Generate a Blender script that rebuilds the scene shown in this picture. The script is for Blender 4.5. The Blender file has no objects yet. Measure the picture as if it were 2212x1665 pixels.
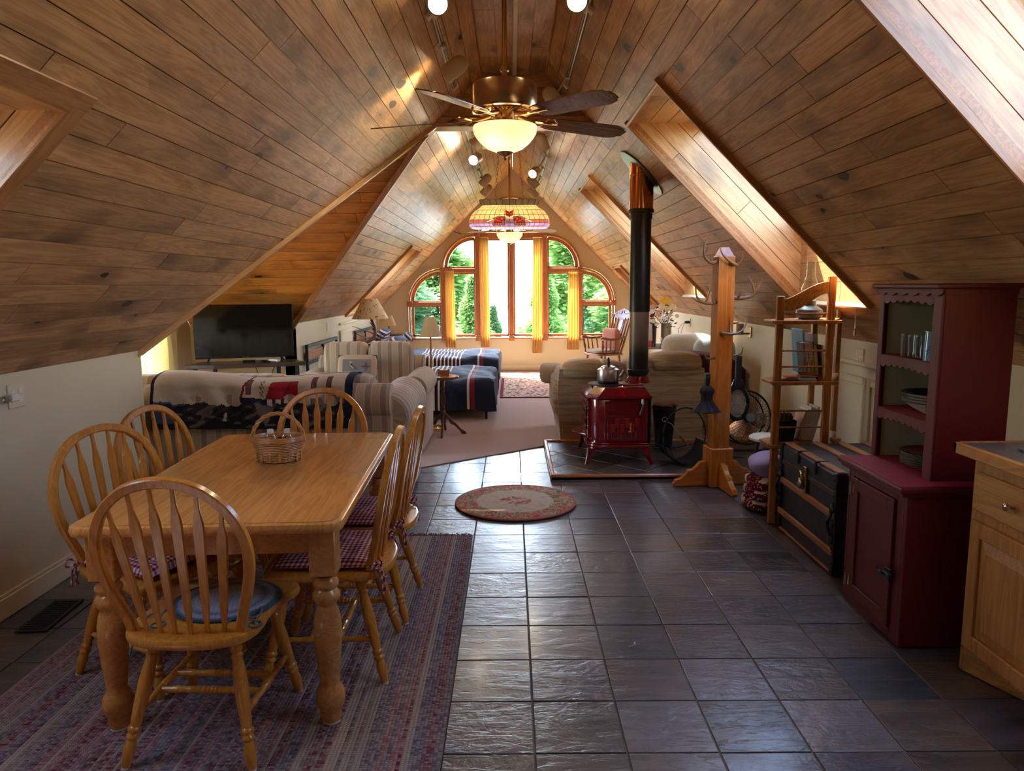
import bpy, math, random
from math import sin, cos, pi, radians, sqrt, atan2
from mathutils import Vector, Matrix
sc = bpy.context.scene
COL = sc.collection
random.seed(7)
# ------------------------------------------------------------------ camera
F = 1575.0
PITCH = math.atan(214.5 / F)
cam_d = bpy.data.cameras.new('camera'); cam = bpy.data.objects.new('camera', cam_d); COL.objects.link(cam)
cam_d.sensor_fit = 'HORIZONTAL'; cam_d.sensor_width = 36.0; cam_d.lens = F / 2212 * 36
cam_d.clip_start = .05; cam_d.clip_end = 3000
cam.matrix_world = Matrix.Translation((0, 0, 1.525)) @ Matrix.Rotation(pi / 2 - PITCH, 4, 'X') @ Matrix.Rotation(-radians(.35), 4, 'Z')
sc.camera = cam
# ------------------------------------------------------------------ world, sun, exposure
w = bpy.data.worlds.new('world'); sc.world = w; w.use_nodes = True
nt = w.node_tree; bg = nt.nodes['Background']
sky = nt.nodes.new('ShaderNodeTexSky'); sky.sky_type = 'NISHITA'; sky.sun_disc = False
sky.sun_elevation = radians(57); sky.sun_rotation = radians(-28); sky.air_density = 1.0; sky.dust_density = 1.6; sky.ozone_density = 1.0
nt.links.new(sky.outputs[0], bg.inputs[0]); bg.inputs[1].default_value = 2.0
sun_d = bpy.data.lights.new('sun', 'SUN'); sun_d.energy = 23.0; sun_d.angle = radians(.6); sun_d.color = (1, .95, .88)
sun = bpy.data.objects.new('sun', sun_d); COL.objects.link(sun)
sun.rotation_euler = Vector((.26, -.46, -.85)).to_track_quat('-Z', 'Y').to_euler()
def portal(loc, direc, sx, sy):
    d = bpy.data.lights.new('window_portal', 'AREA'); d.shape = 'RECTANGLE'; d.size = sx; d.size_y = sy; d.cycles.is_portal = True
    o = bpy.data.objects.new('window_portal', d); COL.objects.link(o); o.location = loc
    o.rotation_euler = Vector(direc).to_track_quat('-Z', 'Z').to_euler(); return o
sc.view_settings.view_transform = 'Standard'; sc.view_settings.look = 'None'
sc.view_settings.gamma = 1.0; sc.view_settings.use_curve_mapping = False
sc.view_settings.exposure = 1.5
try:
    sc.cycles.use_denoising = True; sc.cycles.use_adaptive_sampling = True; sc.cycles.adaptive_threshold = .03; sc.cycles.max_bounces = 9; sc.cycles.diffuse_bounces = 5; sc.cycles.transparent_max_bounces = 16
    sc.cycles.sample_clamp_indirect = 6.0; sc.cycles.caustics_reflective = False; sc.cycles.caustics_refractive = False
except Exception: pass
# ------------------------------------------------------------------ materials
def lin(c):
    return tuple(((v / 255) / 12.92 if v / 255 <= .04045 else ((v / 255 + .055) / 1.055) ** 2.4) for v in c) + (1,)
class NM:
    """small node-material helper"""
    def __init__(s, name):
        s.m = bpy.data.materials.new(name); s.m.use_nodes = True; s.t = s.m.node_tree; s.b = s.t.nodes['Principled BSDF']
        s.out = s.t.nodes['Material Output']
    def n(s, typ, **kw):
        x = s.t.nodes.new('ShaderNode' + typ)
        for k, v in kw.items():
            if k in x.inputs.keys() if hasattr(x.inputs, 'keys') else False: x.inputs[k].default_value = v
            else: setattr(x, k, v)
        return x
    def l(s, a, b): s.t.links.new(a, b)
    def math(s, op, a, b=0.0, c=None):
        x = s.t.nodes.new('ShaderNodeMath'); x.operation = op
        for i, v in enumerate((a, b) if c is None else (a, b, c)):
            if isinstance(v, (int, float)): x.inputs[i].default_value = v
            else: s.l(v, x.inputs[i])
        return x.outputs[0]
    def mix(s, f, a, b, mode='MIX'):
        x = s.t.nodes.new('ShaderNodeMix'); x.data_type = 'RGBA'; x.blend_type = mode
        for sock, v in ((x.inputs[0], f), (x.inputs[6], a), (x.inputs[7], b)):
            if isinstance(v, (int, float)): sock.default_value = v
            elif isinstance(v, tuple): sock.default_value = v
            else: s.l(v, sock)
        return x.outputs[2]
    def ramp(s, f, stops, interp='LINEAR'):
        x = s.t.nodes.new('ShaderNodeValToRGB'); x.color_ramp.interpolation = interp
        e = x.color_ramp.elements
        while len(e) < len(stops): e.new(.5)
        for i, (p, c) in enumerate(stops):
            e[i].position = p; e[i].color = c if len(c) == 4 else tuple(c) + (1,)
        s.l(f, x.inputs[0]); return x.outputs[0]
    def coord(s, kind='Object', scale=(1, 1, 1), rand=0):
        tc = s.t.nodes.new('ShaderNodeTexCoord'); mp = s.t.nodes.new('ShaderNodeMapping')
        s.l(tc.outputs[kind], mp.inputs[0]); mp.inputs['Scale'].default_value = scale
        if rand:
            oi = s.t.nodes.new('ShaderNodeObjectInfo'); cx = s.t.nodes.new('ShaderNodeCombineXYZ')
            r = s.math('MULTIPLY', oi.outputs['Random'], rand)
            s.l(r, cx.inputs[0]); s.l(r, cx.inputs[1]); s.l(r, cx.inputs[2]); s.l(cx.outputs[0], mp.inputs['Location'])
        return mp.outputs[0]
    def xyz(s, kind='Object'):
        tc = s.t.nodes.new('ShaderNodeTexCoord'); sp = s.t.nodes.new('ShaderNodeSeparateXYZ'); s.l(tc.outputs[kind], sp.inputs[0]); return sp.outputs
    def noise(s, vec, scale=5, detail=3, rough=.5, dist=0):
        x = s.t.nodes.new('ShaderNodeTexNoise'); s.l(vec, x.inputs['Vector'])
        x.inputs['Scale'].default_value = scale; x.inputs['Detail'].default_value = detail; x.inputs['Roughness'].default_value = rough
        x.inputs['Distortion'].default_value = dist; return x.outputs[0]
    def voro(s, vec, scale=5, feat='F1', out=0, rnd=1):
        x = s.t.nodes.new('ShaderNodeTexVoronoi'); x.feature = feat; s.l(vec, x.inputs['Vector']); x.inputs['Scale'].default_value = scale
        x.inputs['Randomness'].default_value = rnd
        return x.outputs[out]
    def rnd(s):
        return s.t.nodes.new('ShaderNodeObjectInfo').outputs['Random']
    def base(s, c):
        if isinstance(c, tuple): s.b.inputs['Base Color'].default_value = c
        else: s.l(c, s.b.inputs['Base Color'])
    def bump(s, h, strength=.3, dist=.01):
        x = s.t.nodes.new('ShaderNodeBump'); x.inputs['Strength'].default_value = strength; x.inputs['Distance'].default_value = dist
        s.l(h, x.inputs['Height']); s.l(x.outputs[0], s.b.inputs['Normal'])
    def props(s, rough=.5, metal=0, spec=.5, coat=0, coatr=.1, sheen=0, trans=0, ior=None):
        i = s.b.inputs
        i['Roughness'].default_value = rough; i['Metallic'].default_value = metal; i['Specular IOR Level'].default_value = spec
        i['Coat Weight'].default_value = coat; i['Coat Roughness'].default_value = coatr; i['Sheen Weight'].default_value = sheen
        i['Transmission Weight'].default_value = trans
        if ior: i['IOR'].default_value = ior
        return s.m
def plain(name, c, rough=.5, metal=0, spec=.5, bump=0, bscale=80, vary=.06, **kw):
    m = NM(name); v = m.coord('Object', (1, 1, 1), 5)
    n = m.noise(v, bscale if bump else 6, 3)
    c0 = lin(c); dk = tuple(x * (1 - vary * 2) for x in c0[:3]) + (1,)
    m.base(m.mix(n, dk, tuple(min(1, x * (1 + vary)) for x in c0[:3]) + (1,)))
    if bump: m.bump(n, bump, .004)
    return m.props(rough, metal, spec, **kw)
def wood(name, c1, c2, c3=None, axis=0, knots=0.0, rough=.35, coat=0, tint=.25, gs=1.0, knotc=(60, 36, 22), bump=.08, warm=None):
    """wood with the grain along the local axis; pieces differ by object"""
    m = NM(name)
    g = [13 * gs] * 3; g[axis] = 1.1 * gs
    v = m.coord('Object', tuple(g), 37)
    n1 = m.noise(v, 1.0, 4, .55, 1.1)
    g2 = [60 * gs] * 3; g2[axis] = 2.5 * gs
    n2 = m.noise(m.coord('Object', tuple(g2), 11), 1.0, 3, .6)
    bands = m.math('FRACT', m.math('MULTIPLY', n1, 7.0))
    bands = m.math('ABSOLUTE', m.math('SUBTRACT', bands, .5))
    f = m.math('ADD', m.math('MULTIPLY', n2, .55), m.math('MULTIPLY', bands, .6))
    col = m.ramp(f, [(.12, lin(c2)), (.52, lin(c1)), (.85, lin(c3 or c1))])
    r = m.rnd()
    hue = m.ramp(r, [(0, (1 - tint, 1 - tint * 1.12, 1 - tint * 1.25)), (.45, (1, 1, 1)), (.75, (1.0, .93, .84)), (1, (1 + tint * .3, 1 + tint * .3, 1 + tint * .3))])
    col = m.mix(1.0, col, hue, 'MULTIPLY')
    if knots:
        g3 = [5.2] * 3; g3[axis] = 2.6
        wob = m.noise(m.coord('Object', (9, 9, 9), 3), 1, 2)
        vv = m.t.nodes.new('ShaderNodeVectorMath'); vv.operation = 'ADD'
        m.l(m.coord('Object', tuple(g3), 23), vv.inputs[0]); sc_ = m.t.nodes.new('ShaderNodeVectorMath'); sc_.operation = 'SCALE'
        cx = m.t.nodes.new('ShaderNodeCombineXYZ'); m.l(wob, cx.inputs[0]); m.l(wob, cx.inputs[1]); m.l(cx.outputs[0], sc_.inputs[0]); sc_.inputs['Scale'].default_value = .28
        m.l(sc_.outputs[0], vv.inputs[1])
        d = m.voro(vv.outputs[0], 1.0)
        vc = m.t.nodes.new('ShaderNodeTexVoronoi'); m.l(vv.outputs[0], vc.inputs['Vector']); vc.inputs['Scale'].default_value = 1.0
        sep = m.t.nodes.new('ShaderNodeSeparateColor'); m.l(vc.outputs['Color'], sep.inputs[0])
        on = m.math('LESS_THAN', sep.outputs[0], knots)
        size = m.math('MULTIPLY', sep.outputs[1], .16)
        core = m.math('MULTIPLY', m.math('LESS_THAN', d, m.math('ADD', size, .03)), on)
        halo = m.math('MULTIPLY', m.math('SUBTRACT', 1.0, m.math('DIVIDE', d, .55)), on)
        halo = m.math('MAXIMUM', halo, 0.0)
        cl = m.noise(m.coord('Object', tuple([3.2 if i != axis else 1.3 for i in range(3)]), 51), 1, 4, .65)
        cloud = m.math('MULTIPLY', m.math('MAXIMUM', m.math('SUBTRACT', cl, .51), 0), 4.5)
        col = m.mix(m.math('MINIMUM', cloud, .8), col, m.mix(.62, col, lin(knotc)))
        col = m.mix(m.math('MULTIPLY', halo, .75), col, lin(knotc))
        col = m.mix(m.math('MULTIPLY', core, .95), col, lin(tuple(int(k * .6) for k in knotc)))
    m.base(col)
    if bump: m.bump(f, bump, .002)
    return m.props(rough, 0, .5, coat=coat, coatr=.28 if name.startswith('ceiling') else .12)
M = {}
M['plank'] = wood('ceiling_plank_wood', (212, 162, 108), (168, 118, 70), (228, 184, 132), 0, .50, .45, .10, .26, 1, (74, 48, 34))
M['plank_orange'] = wood('dormer_plank_wood', (226, 156, 76), (194, 120, 52), (238, 178, 100), 0, .12, .4, .1, .22)
M['plank_honey'] = wood('skylight_shaft_wood', (226, 176, 114), (198, 140, 80), (236, 194, 136), 0, .15, .35, .2, .14)
M['trimwood'] = wood('casing_wood', (184, 128, 74), (146, 94, 50), (204, 150, 94), 0, 0, .35, .2, .12)
M['windowwood'] = wood('window_frame_wood', (190, 126, 82), (156, 98, 60), (208, 146, 100), 2, 0, .35, .2, .08)
M['chairwood'] = wood('honey_oak_chair', (210, 142, 52), (176, 106, 30), (226, 162, 72), 2, 0, .28, .4, .10)
M['tablewood'] = wood('maple_tabletop', (206, 146, 76), (180, 116, 54), (218, 162, 92), 1, 0, .26, .4, .20, .8)
M['oakrack'] = wood('oak_rack', (186, 118, 52), (120, 68, 28), (206, 140, 70), 2, .1, .35, .2, .08)
M['oak'] = wood('oak_cabinet', (188, 128, 62), (148, 92, 40), (202, 146, 80), 2, 0, .4, .1, .08)
M['oak_h'] = wood('oak_drawer_front', (188, 128, 62), (134, 82, 36), (202, 146, 80), 1, 0, .4, .1, .08, .7)
M['pine'] = wood('pine_coat_rack', (206, 126, 48), (176, 98, 32), (222, 148, 66), 2, .12, .25, .5, .06)
M['pine_x'] = wood('pine_coat_rack_foot', (206, 126, 48), (176, 98, 32), (222, 148, 66), 0, 0, .25, .5, .06)
M['slatwood'] = wood('trunk_slat_wood', (176, 116, 66), (134, 82, 42), (196, 136, 82), 1, .1, .5, 0, .12)
M['darkwood'] = wood('mahogany', (84, 44, 26), (52, 24, 14), (110, 62, 38), 2, 0, .3, .4, .08)
M['rockerwood'] = wood('rocking_chair_wood', (140, 78, 42), (104, 52, 26), (164, 98, 56), 2, 0, .3, .3, .06)
M['hearthwood'] = wood('hearth_moulding', (200, 134, 72), (164, 100, 48), (216, 154, 92), 0, 0, .3, .3, .1)
M['wall'] = plain('wall_paint', (214, 201, 168), .45, bump=.05, bscale=120, vary=.02)
M['wallgable'] = plain('gable_paint', (214, 202, 166), .7, bump=.05, bscale=120, vary=.02)
M['cream'] = plain('cream_trim_paint', (222, 208, 172), .4, vary=.03)
M['white'] = plain('white_plastic', (228, 222, 208), .4, vary=.02)
M['tracky'] = plain('track_lamp_enamel', (196, 178, 150), .45, vary=.02)
M['steel'] = plain('brushed_steel', (200, 198, 196), .28, 1, vary=.05)
M['chrome'] = plain('chrome', (220, 220, 222), .12, 1, vary=.02)
M['pewter'] = plain('pewter_bronze', (196, 170, 140), .24, 1, vary=.05)
M['brass'] = plain('antique_brass', (206, 168, 110), .25, 1, vary=.08)
M['copper'] = plain('polished_copper_pipe', (214, 146, 92), .14, 1, vary=.06)
M['black'] = plain('black_metal', (26, 25, 26), .45, vary=.1)
M['blackgloss'] = plain('black_plastic', (14, 14, 16), .25, vary=.1)
M['screen'] = plain('screen_glass', (6, 7, 10), .08, vary=.02)
M['pipe'] = plain('stove_pipe_enamel', (22, 20, 20), .38, vary=.1)
M['redpaint'] = plain('barn_red_paint', (96, 18, 22), .42, bump=.06, bscale=60, vary=.10)
M['redtop'] = plain('red_shelf_top', (150, 22, 48), .7, bump=.25, bscale=220, vary=.15)
M['sage'] = plain('sage_back_paint', (188, 180, 136), .5, vary=.04)
M['enamel'] = plain('red_enamel', (122, 4, 20), .12, vary=.05, coat=.8)
M['ivory'] = plain('gold_flame_inlay', (216, 160, 82), .3, .6)
M['antler'] = plain('antler_bone', (150, 112, 74), .35, vary=.35)
M['antlertip'] = plain('antler_bone_pale', (206, 184, 148), .35, vary=.2)
M['ceramic'] = plain('cream_stoneware', (216, 206, 180), .15, vary=.03)
M['navyglaze'] = plain('navy_glaze', (52, 62, 76), .15)
M['redglaze'] = plain('red_glaze', (150, 52, 34), .15, vary=.3)
M['blueglaze'] = plain('pale_blue_glaze', (108, 150, 172), .12, vary=.15)
M['tealglass'] = plain('teal_cutting_glass', (60, 104, 112), .08)
M['countertop'] = plain('grey_laminate', (120, 104, 92), .3, vary=.35, bump=.02, bscale=40)
M['paper'] = plain('book_paper', (220, 208, 180), .8, vary=.1)
M['purple'] = plain('lavender_cloth', (170, 148, 176), .85, bump=.1)
M['pillowpat'] = plain('pale_pillow_cloth', (200, 190, 170), .85, bump=.1, vary=.15)
M['burgundy'] = plain('burgundy_blanket_cloth', (70, 22, 36), .9, bump=.3, bscale=200)
M['pinkcush'] = plain('dusty_pink_cushion', (186, 124, 104), .9, bump=.2, bscale=200)
M['greycush'] = plain('grey_seat_pad', (150, 136, 118), .9, bump=.2, bscale=200)
M['bark'] = plain('tree_bark', (88, 74, 60), .9, bump=.5, bscale=20)
M['blackcloth'] = plain('black_nylon', (20, 20, 22), .6, bump=.1)
M['curtain_back'] = plain('curtain', (1, 1, 1), .5)
M['velum'] = plain('paper', (230, 220, 190), .7)
def emit(name, c, s):
    m = NM(name); m.b.inputs['Emission Color'].default_value = lin(c); m.b.inputs['Emission Strength'].default_value = s
    m.base(lin(c)); return m.props(.5)
M['bulb'] = emit('lamp_face_glow', (255, 236, 200), 14)
M['bulb_off'] = plain('lamp_reflector', (235, 228, 210), .3)
def glass(name, tint=(1, 1, 1), refl=.6, rough=.0):
    m = NM(name); t = m.t
    tr = t.nodes.new('ShaderNodeBsdfTransparent'); tr.inputs[0].default_value = tuple(tint) + (1,)
    gl = t.nodes.new('ShaderNodeBsdfGlossy'); gl.inputs['Roughness'].default_value = rough
    lw = t.nodes.new('ShaderNodeLayerWeight'); fr = m.math('ADD', .035, m.math('MULTIPLY', m.math('POWER', lw.outputs['Facing'], 5.0 if refl < .7 else 2.5), refl))
    mx = t.nodes.new('ShaderNodeMixShader'); m.l(fr, mx.inputs[0]); m.l(tr.outputs[0], mx.inputs[1]); m.l(gl.outputs[0], mx.inputs[2])
    m.l(mx.outputs[0], m.out.inputs[0]); return m.m
M['pane'] = glass('window_glass', (.97, .99, .98))
M['skypane'] = glass('tinted_skylight_glass', (.66, .69, .72))
M['screenpane'] = glass('insect_screen_glass', (.62, .68, .74))
M['clear'] = glass('clear_glass', (.88, .90, .90), .95, rough=.04)
def glowglass(name, c, s, trans=.55):
    """frosted lamp glass: translucent, lit by the bulb inside, with a glow of its own"""
    m = NM(name); v = m.coord('Object', (9, 9, 9)); n = m.noise(v, 1, 3, .5, 2)
    col = m.ramp(n, [(.3, lin(c)), (.7, lin(tuple(min(255, int(x * 1.12)) for x in c)))])
    m.base(col); m.l(col, m.b.inputs['Emission Color']); m.b.inputs['Emission Strength'].default_value = s * .35
    m.props(.35); t = m.t; tb = t.nodes.new('ShaderNodeBsdfTranslucent'); m.l(col, tb.inputs[0]); mx = t.nodes.new('ShaderNodeMixShader'); mx.inputs[0].default_value = trans
    m.l(m.b.outputs[0], mx.inputs[1]); m.l(tb.outputs[0], mx.inputs[2]); m.l(mx.outputs[0], m.out.inputs[0]); return m.m
M['alabaster'] = glowglass('alabaster_bowl', (255, 206, 156), .9)
M['sg_amber'] = glowglass('stained_glass_amber', (240, 216, 166), .55)
M['sg_grey'] = glowglass('stained_glass_grey', (150, 138, 112), .12)
M['sg_red'] = glowglass('stained_glass_red', (206, 84, 62), .45)
M['sg_pink'] = glowglass('stained_glass_pink', (214, 150, 120), .45)
M['sg_violet'] = glowglass('stained_glass_violet', (206, 190, 226), .7)
M['sg_orange'] = glowglass('stained_glass_orange', (226, 120, 80), .45)
M['sg_white'] = glowglass('stained_glass_white', (240, 226, 200), 1.0)
def translucent(name, c, tw=.5, stripes=None):
    m = NM(name); t = m.t
    col = lin(c)
    if stripes:
        n = m.noise(m.coord('Object', (30, 30, 2)), 1, 2); colS = m.mix(n, lin(c), lin(stripes))
    tb = t.nodes.new('ShaderNodeBsdfTranslucent'); db = t.nodes.new('ShaderNodeBsdfDiffuse')
    for x in (tb, db):
        if stripes: m.l(colS, x.inputs[0])
        else: x.inputs[0].default_value = col
    mx = t.nodes.new('ShaderNodeMixShader'); mx.inputs[0].default_value = tw
    m.l(db.outputs[0], mx.inputs[1]); m.l(tb.outputs[0], mx.inputs[2]); m.l(mx.outputs[0], m.out.inputs[0]); return m.m
M['curtain'] = translucent('gold_curtain_cloth', (238, 208, 150), .5, (228, 188, 116))
M['curtain2'] = translucent('pale_yellow_curtain_cloth', (244, 234, 190), .5, (238, 222, 170))
M['shade'] = translucent('linen_lamp_shade', (226, 206, 168), .4)
M['leaf'] = translucent('tree_leaf', (128, 158, 84), .45)
M['leaf2'] = translucent('tree_leaf_blue', (126, 154, 104), .4)
def m_shade2():
    m = NM('parchment_shade_with_pressed_leaves'); v = m.coord('Object', (30, 30, 20)); n = m.noise(v, 1, 3, .6, 1)
    c = m.ramp(n, [(.0, lin((232, 210, 160))), (.58, lin((232, 210, 160))), (.63, lin((170, 112, 60))), (.7, lin((150, 96, 50)))])
    m.base(c); return m.props(.7)
M['shade2'] = m_shade2()
# patterned cloths and floors
def m_slate():
    m = NM('slate_tile'); v = m.coord('Object', (1, 1, 1), 71)
    r = m.rnd(); r2 = m.math('FRACT', m.math('MULTIPLY', r, 7.13))
    base = m.ramp(r, [(0, lin((56, 60, 68))), (.15, lin((92, 80, 72))), (.28, lin((54, 62, 68))), (.42, lin((106, 90, 78))), (.55, lin((40, 42, 46))), (.68, lin((84, 80, 88))), (.82, lin((108, 102, 102))), (.92, lin((84, 68, 54))), (1, lin((36, 38, 42)))])
    n1 = m.noise(v, 7, 5, .65, .8)
    sv = m.coord('Object', (3, 14, 4), 13)
    n2 = m.noise(sv, 1.2, 5, .6, .6)
    rust = m.ramp(n1, [(.45, (0, 0, 0)), (.62, (1, 1, 1))])
    amt = m.math('MULTIPLY', rust, m.math('MULTIPLY', r2, .55))
    col = m.mix(amt, base, lin((116, 86, 58)))
    dk = m.ramp(n2, [(.3, (.62, .62, .62)), (.62, (1.12, 1.12, 1.12))])
    col = m.mix(1.0, col, dk, 'MULTIPLY'); m.base(col)
    n3 = m.noise(v, 34, 3, .6, .2)
    st = m.ramp(n2, [(.30, (0, 0, 0)), (.36, (.3, .3, .3)), (.5, (.34, .34, .34)), (.53, (.65, .65, .65)), (.64, (.7, .7, .7)), (.67, (1, 1, 1))])
    h = m.math('ADD', m.math('MULTIPLY', st, .7), m.math('MULTIPLY', n1, m.math('ADD', .3, m.math('MULTIPLY', r2, .8))))
    h = m.math('ADD', h, m.math('MULTIPLY', n3, m.math('MULTIPLY', r2, .45)))
    m.bump(h, .8, .008)
    m.l(m.math('ADD', .22, m.math('MULTIPLY', n1, .22)), m.b.inputs['Roughness'])
    i = m.b.inputs; i['Specular IOR Level'].default_value = .6; i['Coat Weight'].default_value = .25; i['Coat Roughness'].default_value = .15
    return m.m
M['slate'] = m_slate()
M['grout'] = plain('grout', (122, 110, 96), .85, bump=.2, vary=.15)
def m_carpet():
    m = NM('beige_cut_pile_carpet'); v = m.coord('Object', (1, 1, 1)); n = m.noise(v, 160, 3, .7); n2 = m.noise(v, 5, 3)
    c = m.mix(n, lin((172, 138, 116)), lin((222, 190, 166))); c = m.mix(m.math('MULTIPLY', n2, .35), c, lin((186, 156, 134)))
    m.base(c); m.bump(n, .8, .012); return m.props(.95, spec=.1, sheen=.3)
M['carpet'] = m_carpet()
def m_braid():
    """long braided stripes running along local Y"""
    m = NM('striped_braided_rug'); x, y, z = m.xyz()
    row = m.math('FLOOR', m.math('MULTIPLY', x, 78.0))
    wn = m.t.nodes.new('ShaderNodeTexWhiteNoise'); wn.noise_dimensions = '1D'; m.l(m.math('FLOOR', m.math('MULTIPLY', row, .67)), wn.inputs['W'])
    colr = m.ramp(wn.outputs[0], [(0, lin((124, 40, 52))), (.14, lin((112, 98, 104))), (.28, lin((186, 166, 140))), (.44, lin((104, 100, 112))), (.56, lin((160, 102, 96))), (.7, lin((146, 130, 108))), (.84, lin((116, 58, 66))), (1, lin((196, 178, 150)))], 'CONSTANT')
    cx = m.t.nodes.new('ShaderNodeCombineXYZ'); m.l(m.math('MULTIPLY', row, 3.7), cx.inputs[0]); m.l(m.math('FLOOR', m.math('MULTIPLY', y, 105.0)), cx.inputs[1])
    wn2 = m.t.nodes.new('ShaderNodeTexWhiteNoise'); wn2.noise_dimensions = '2D'; m.l(cx.outputs[0], wn2.inputs[0])
    col = m.mix(m.math('MULTIPLY', wn2.outputs[0], .68), colr, lin((196, 182, 172)))
    fx = m.math('ABSOLUTE', m.math('SUBTRACT', m.math('FRACT', m.math('MULTIPLY', x, 78.0)), .5))
    yy = m.math('ADD', m.math('MULTIPLY', y, 105.0), m.math('MULTIPLY', fx, 1.2))
    fy = m.math('ABSOLUTE', m.math('SUBTRACT', m.math('FRACT', yy), .5))
    hgt = m.math('SUBTRACT', 1.0, m.math('MULTIPLY', m.math('MAXIMUM', fx, fy), 1.7))
    col = m.mix(m.math('MULTIPLY', m.math('MAXIMUM', fx, fy), .9), col, lin((58, 40, 48)))
    m.base(col); m.bump(hgt, .8, .006); return m.props(.9, spec=.15)
M['braid'] = m_braid()
def m_round():
    m = NM('floral_hooked_rug'); x, y, z = m.xyz()
    a = m.math('DIVIDE', x, .43); b = m.math('DIVIDE', y, .43)
    r = m.math('SQRT', m.math('ADD', m.math('MULTIPLY', a, a), m.math('MULTIPLY', b, b)))
    v = m.coord('Object', (1, 1, 1)); n = m.noise(v, 17, 3, .6, .6); n2 = m.noise(v, 31, 2)
    flo = m.ramp(n, [(.2, lin((118, 116, 84))), (.38, lin((160, 140, 100))), (.46, lin((196, 172, 138))), (.53, lin((178, 92, 82))), (.6, lin((206, 120, 104))), (.68, lin((186, 140, 84)))], 'CONSTANT')
    ctr = m.mix(m.ramp(n2, [(.5, (0, 0, 0)), (.6, (1, 1, 1))]), lin((206, 192, 164)), lin((196, 178, 146)))
    mid = m.math('LESS_THAN', r, m.math('ADD', .56, m.math('MULTIPLY', n, .16)))
    core = m.math('LESS_THAN', r, .26)
    c = m.mix(mid, flo, ctr); c = m.mix(m.math('MULTIPLY', core, m.math('GREATER_THAN', n, .46)), c, flo)
    c = m.mix(m.math('GREATER_THAN', r, .955), c, lin((176, 116, 92)))
    m.base(c); m.bump(n2, .4, .004); return m.props(.95, spec=.1)
M['roundrug'] = m_round()
def m_persian():
    m = NM('persian_rug'); x, y, z = m.xyz(); ax = m.math('ABSOLUTE', x); ay = m.math('ABSOLUTE', y)
    e = m.math('MAXIMUM', m.math('SUBTRACT', ax, .60 - 1.05), m.math('SUBTRACT', ay, 0.0))
    d = m.math('MINIMUM', m.math('SUBTRACT', .60, ax), m.math('SUBTRACT', 1.05, ay))
    n = m.noise(m.coord('Object', (1, 1, 1)), 16, 3, .6, .3)
    fld = m.ramp(n, [(.2, lin((60, 58, 66))), (.42, lin((150, 84, 70))), (.5, lin((186, 162, 134))), (.6, lin((160, 110, 90))), (.7, lin((84, 84, 92)))], 'CONSTANT')
    brd = m.ramp(n, [(.2, lin((110, 60, 50))), (.46, lin((190, 168, 138))), (.6, lin((84, 88, 96)))], 'CONSTANT')
    c = m.mix(m.math('LESS_THAN', d, .22), fld, brd); c = m.mix(m.math('LESS_THAN', d, .045), c, lin((110, 24, 34)))
    m.base(c); return m.props(.95, spec=.1)
M['persian'] = m_persian()
def m_gingham():
    m = NM('red_gingham_cloth'); x, y, z = m.xyz()
    a = m.math('GREATER_THAN', m.math('FRACT', m.math('MULTIPLY', m.math('ADD', x, m.math('MULTIPLY', z, .5)), 52.0)), .5)
    b = m.math('GREATER_THAN', m.math('FRACT', m.math('MULTIPLY', m.math('ADD', y, m.math('MULTIPLY', z, .5)), 52.0)), .5)
    s = m.math('MULTIPLY', m.math('ADD', a, b), .5)
    c = m.ramp(s, [(0, lin((214, 200, 196))), (.45, lin((170, 104, 108))), (.9, lin((118, 26, 40)))], 'CONSTANT')
    m.base(c); n = m.noise(m.coord('Object', (1, 1, 1)), 14, 2); m.bump(n, .3, .02); return m.props(.9, spec=.15)
M['gingham'] = m_gingham()
def m_bluebraid():
    m = NM('blue_braided_pad_cloth'); x, y, z = m.xyz()
    r = m.math('SQRT', m.math('ADD', m.math('MULTIPLY', x, x), m.math('MULTIPLY', y, y)))
    th = m.math('ARCTAN2', y, x)
    ring = m.math('MULTIPLY', r, 95.0); fr = m.math('ABSOLUTE', m.math('SUBTRACT', m.math('FRACT', ring), .5))
    seg = m.math('MULTIPLY', th, m.math('MULTIPLY', m.math('FLOOR', ring), .75)); fs = m.math('ABSOLUTE', m.math('SUBTRACT', m.math('FRACT', m.math('ADD', seg, fr)), .5))
    c = m.ramp(r, [(0, lin((176, 178, 190))), (.10, lin((200, 198, 208))), (.125, lin((116, 140, 156))), (.15, lin((196, 192, 200))), (.165, lin((76, 104, 116))), (.2, lin((64, 92, 104)))])
    c = m.mix(m.math('MULTIPLY', m.math('MAXIMUM', fr, fs), 1.0), c, lin((36, 56, 70)))
    m.base(c); m.bump(m.math('SUBTRACT', 1.0, m.math('MAXIMUM', fr, fs)), .8, .006); return m.props(.9, spec=.15)
M['bluebraid'] = m_bluebraid()
def m_stripe(name, ca, cb, axis, freq, duty=.5, line=None):
    m = NM(name); q = m.xyz()
    f = m.math('FRACT', m.math('MULTIPLY', q[axis], freq)); s = m.math('GREATER_THAN', f, duty)
    n = m.noise(m.coord('Object', (1, 1, 1)), 150, 2); n2 = m.noise(m.coord('Object', (1, 1, 1)), 3, 2)
    c = m.mix(s, lin(ca), lin(cb))
    if line:
        d = m.math('MINIMUM', m.math('ABSOLUTE', m.math('SUBTRACT', f, duty)), m.math('MINIMUM', f, m.math('SUBTRACT', 1.0, f)))
        c = m.mix(m.math('LESS_THAN', d, .035), c, lin(line))
    c = m.mix(m.math('MULTIPLY', n, .25), c, lin(tuple(int(v * .75) for v in ca)))
    m.base(c); m.bump(m.math('ADD', m.math('MULTIPLY', n, .15), m.math('MULTIPLY', n2, 2)), .25, .02); return m.props(.92, spec=.1, sheen=.2)
M['sofax'] = m_stripe('sofa_stripe_across', (196, 176, 146), (160, 146, 126), 0, 10.0, .55, (214, 192, 160))
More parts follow.
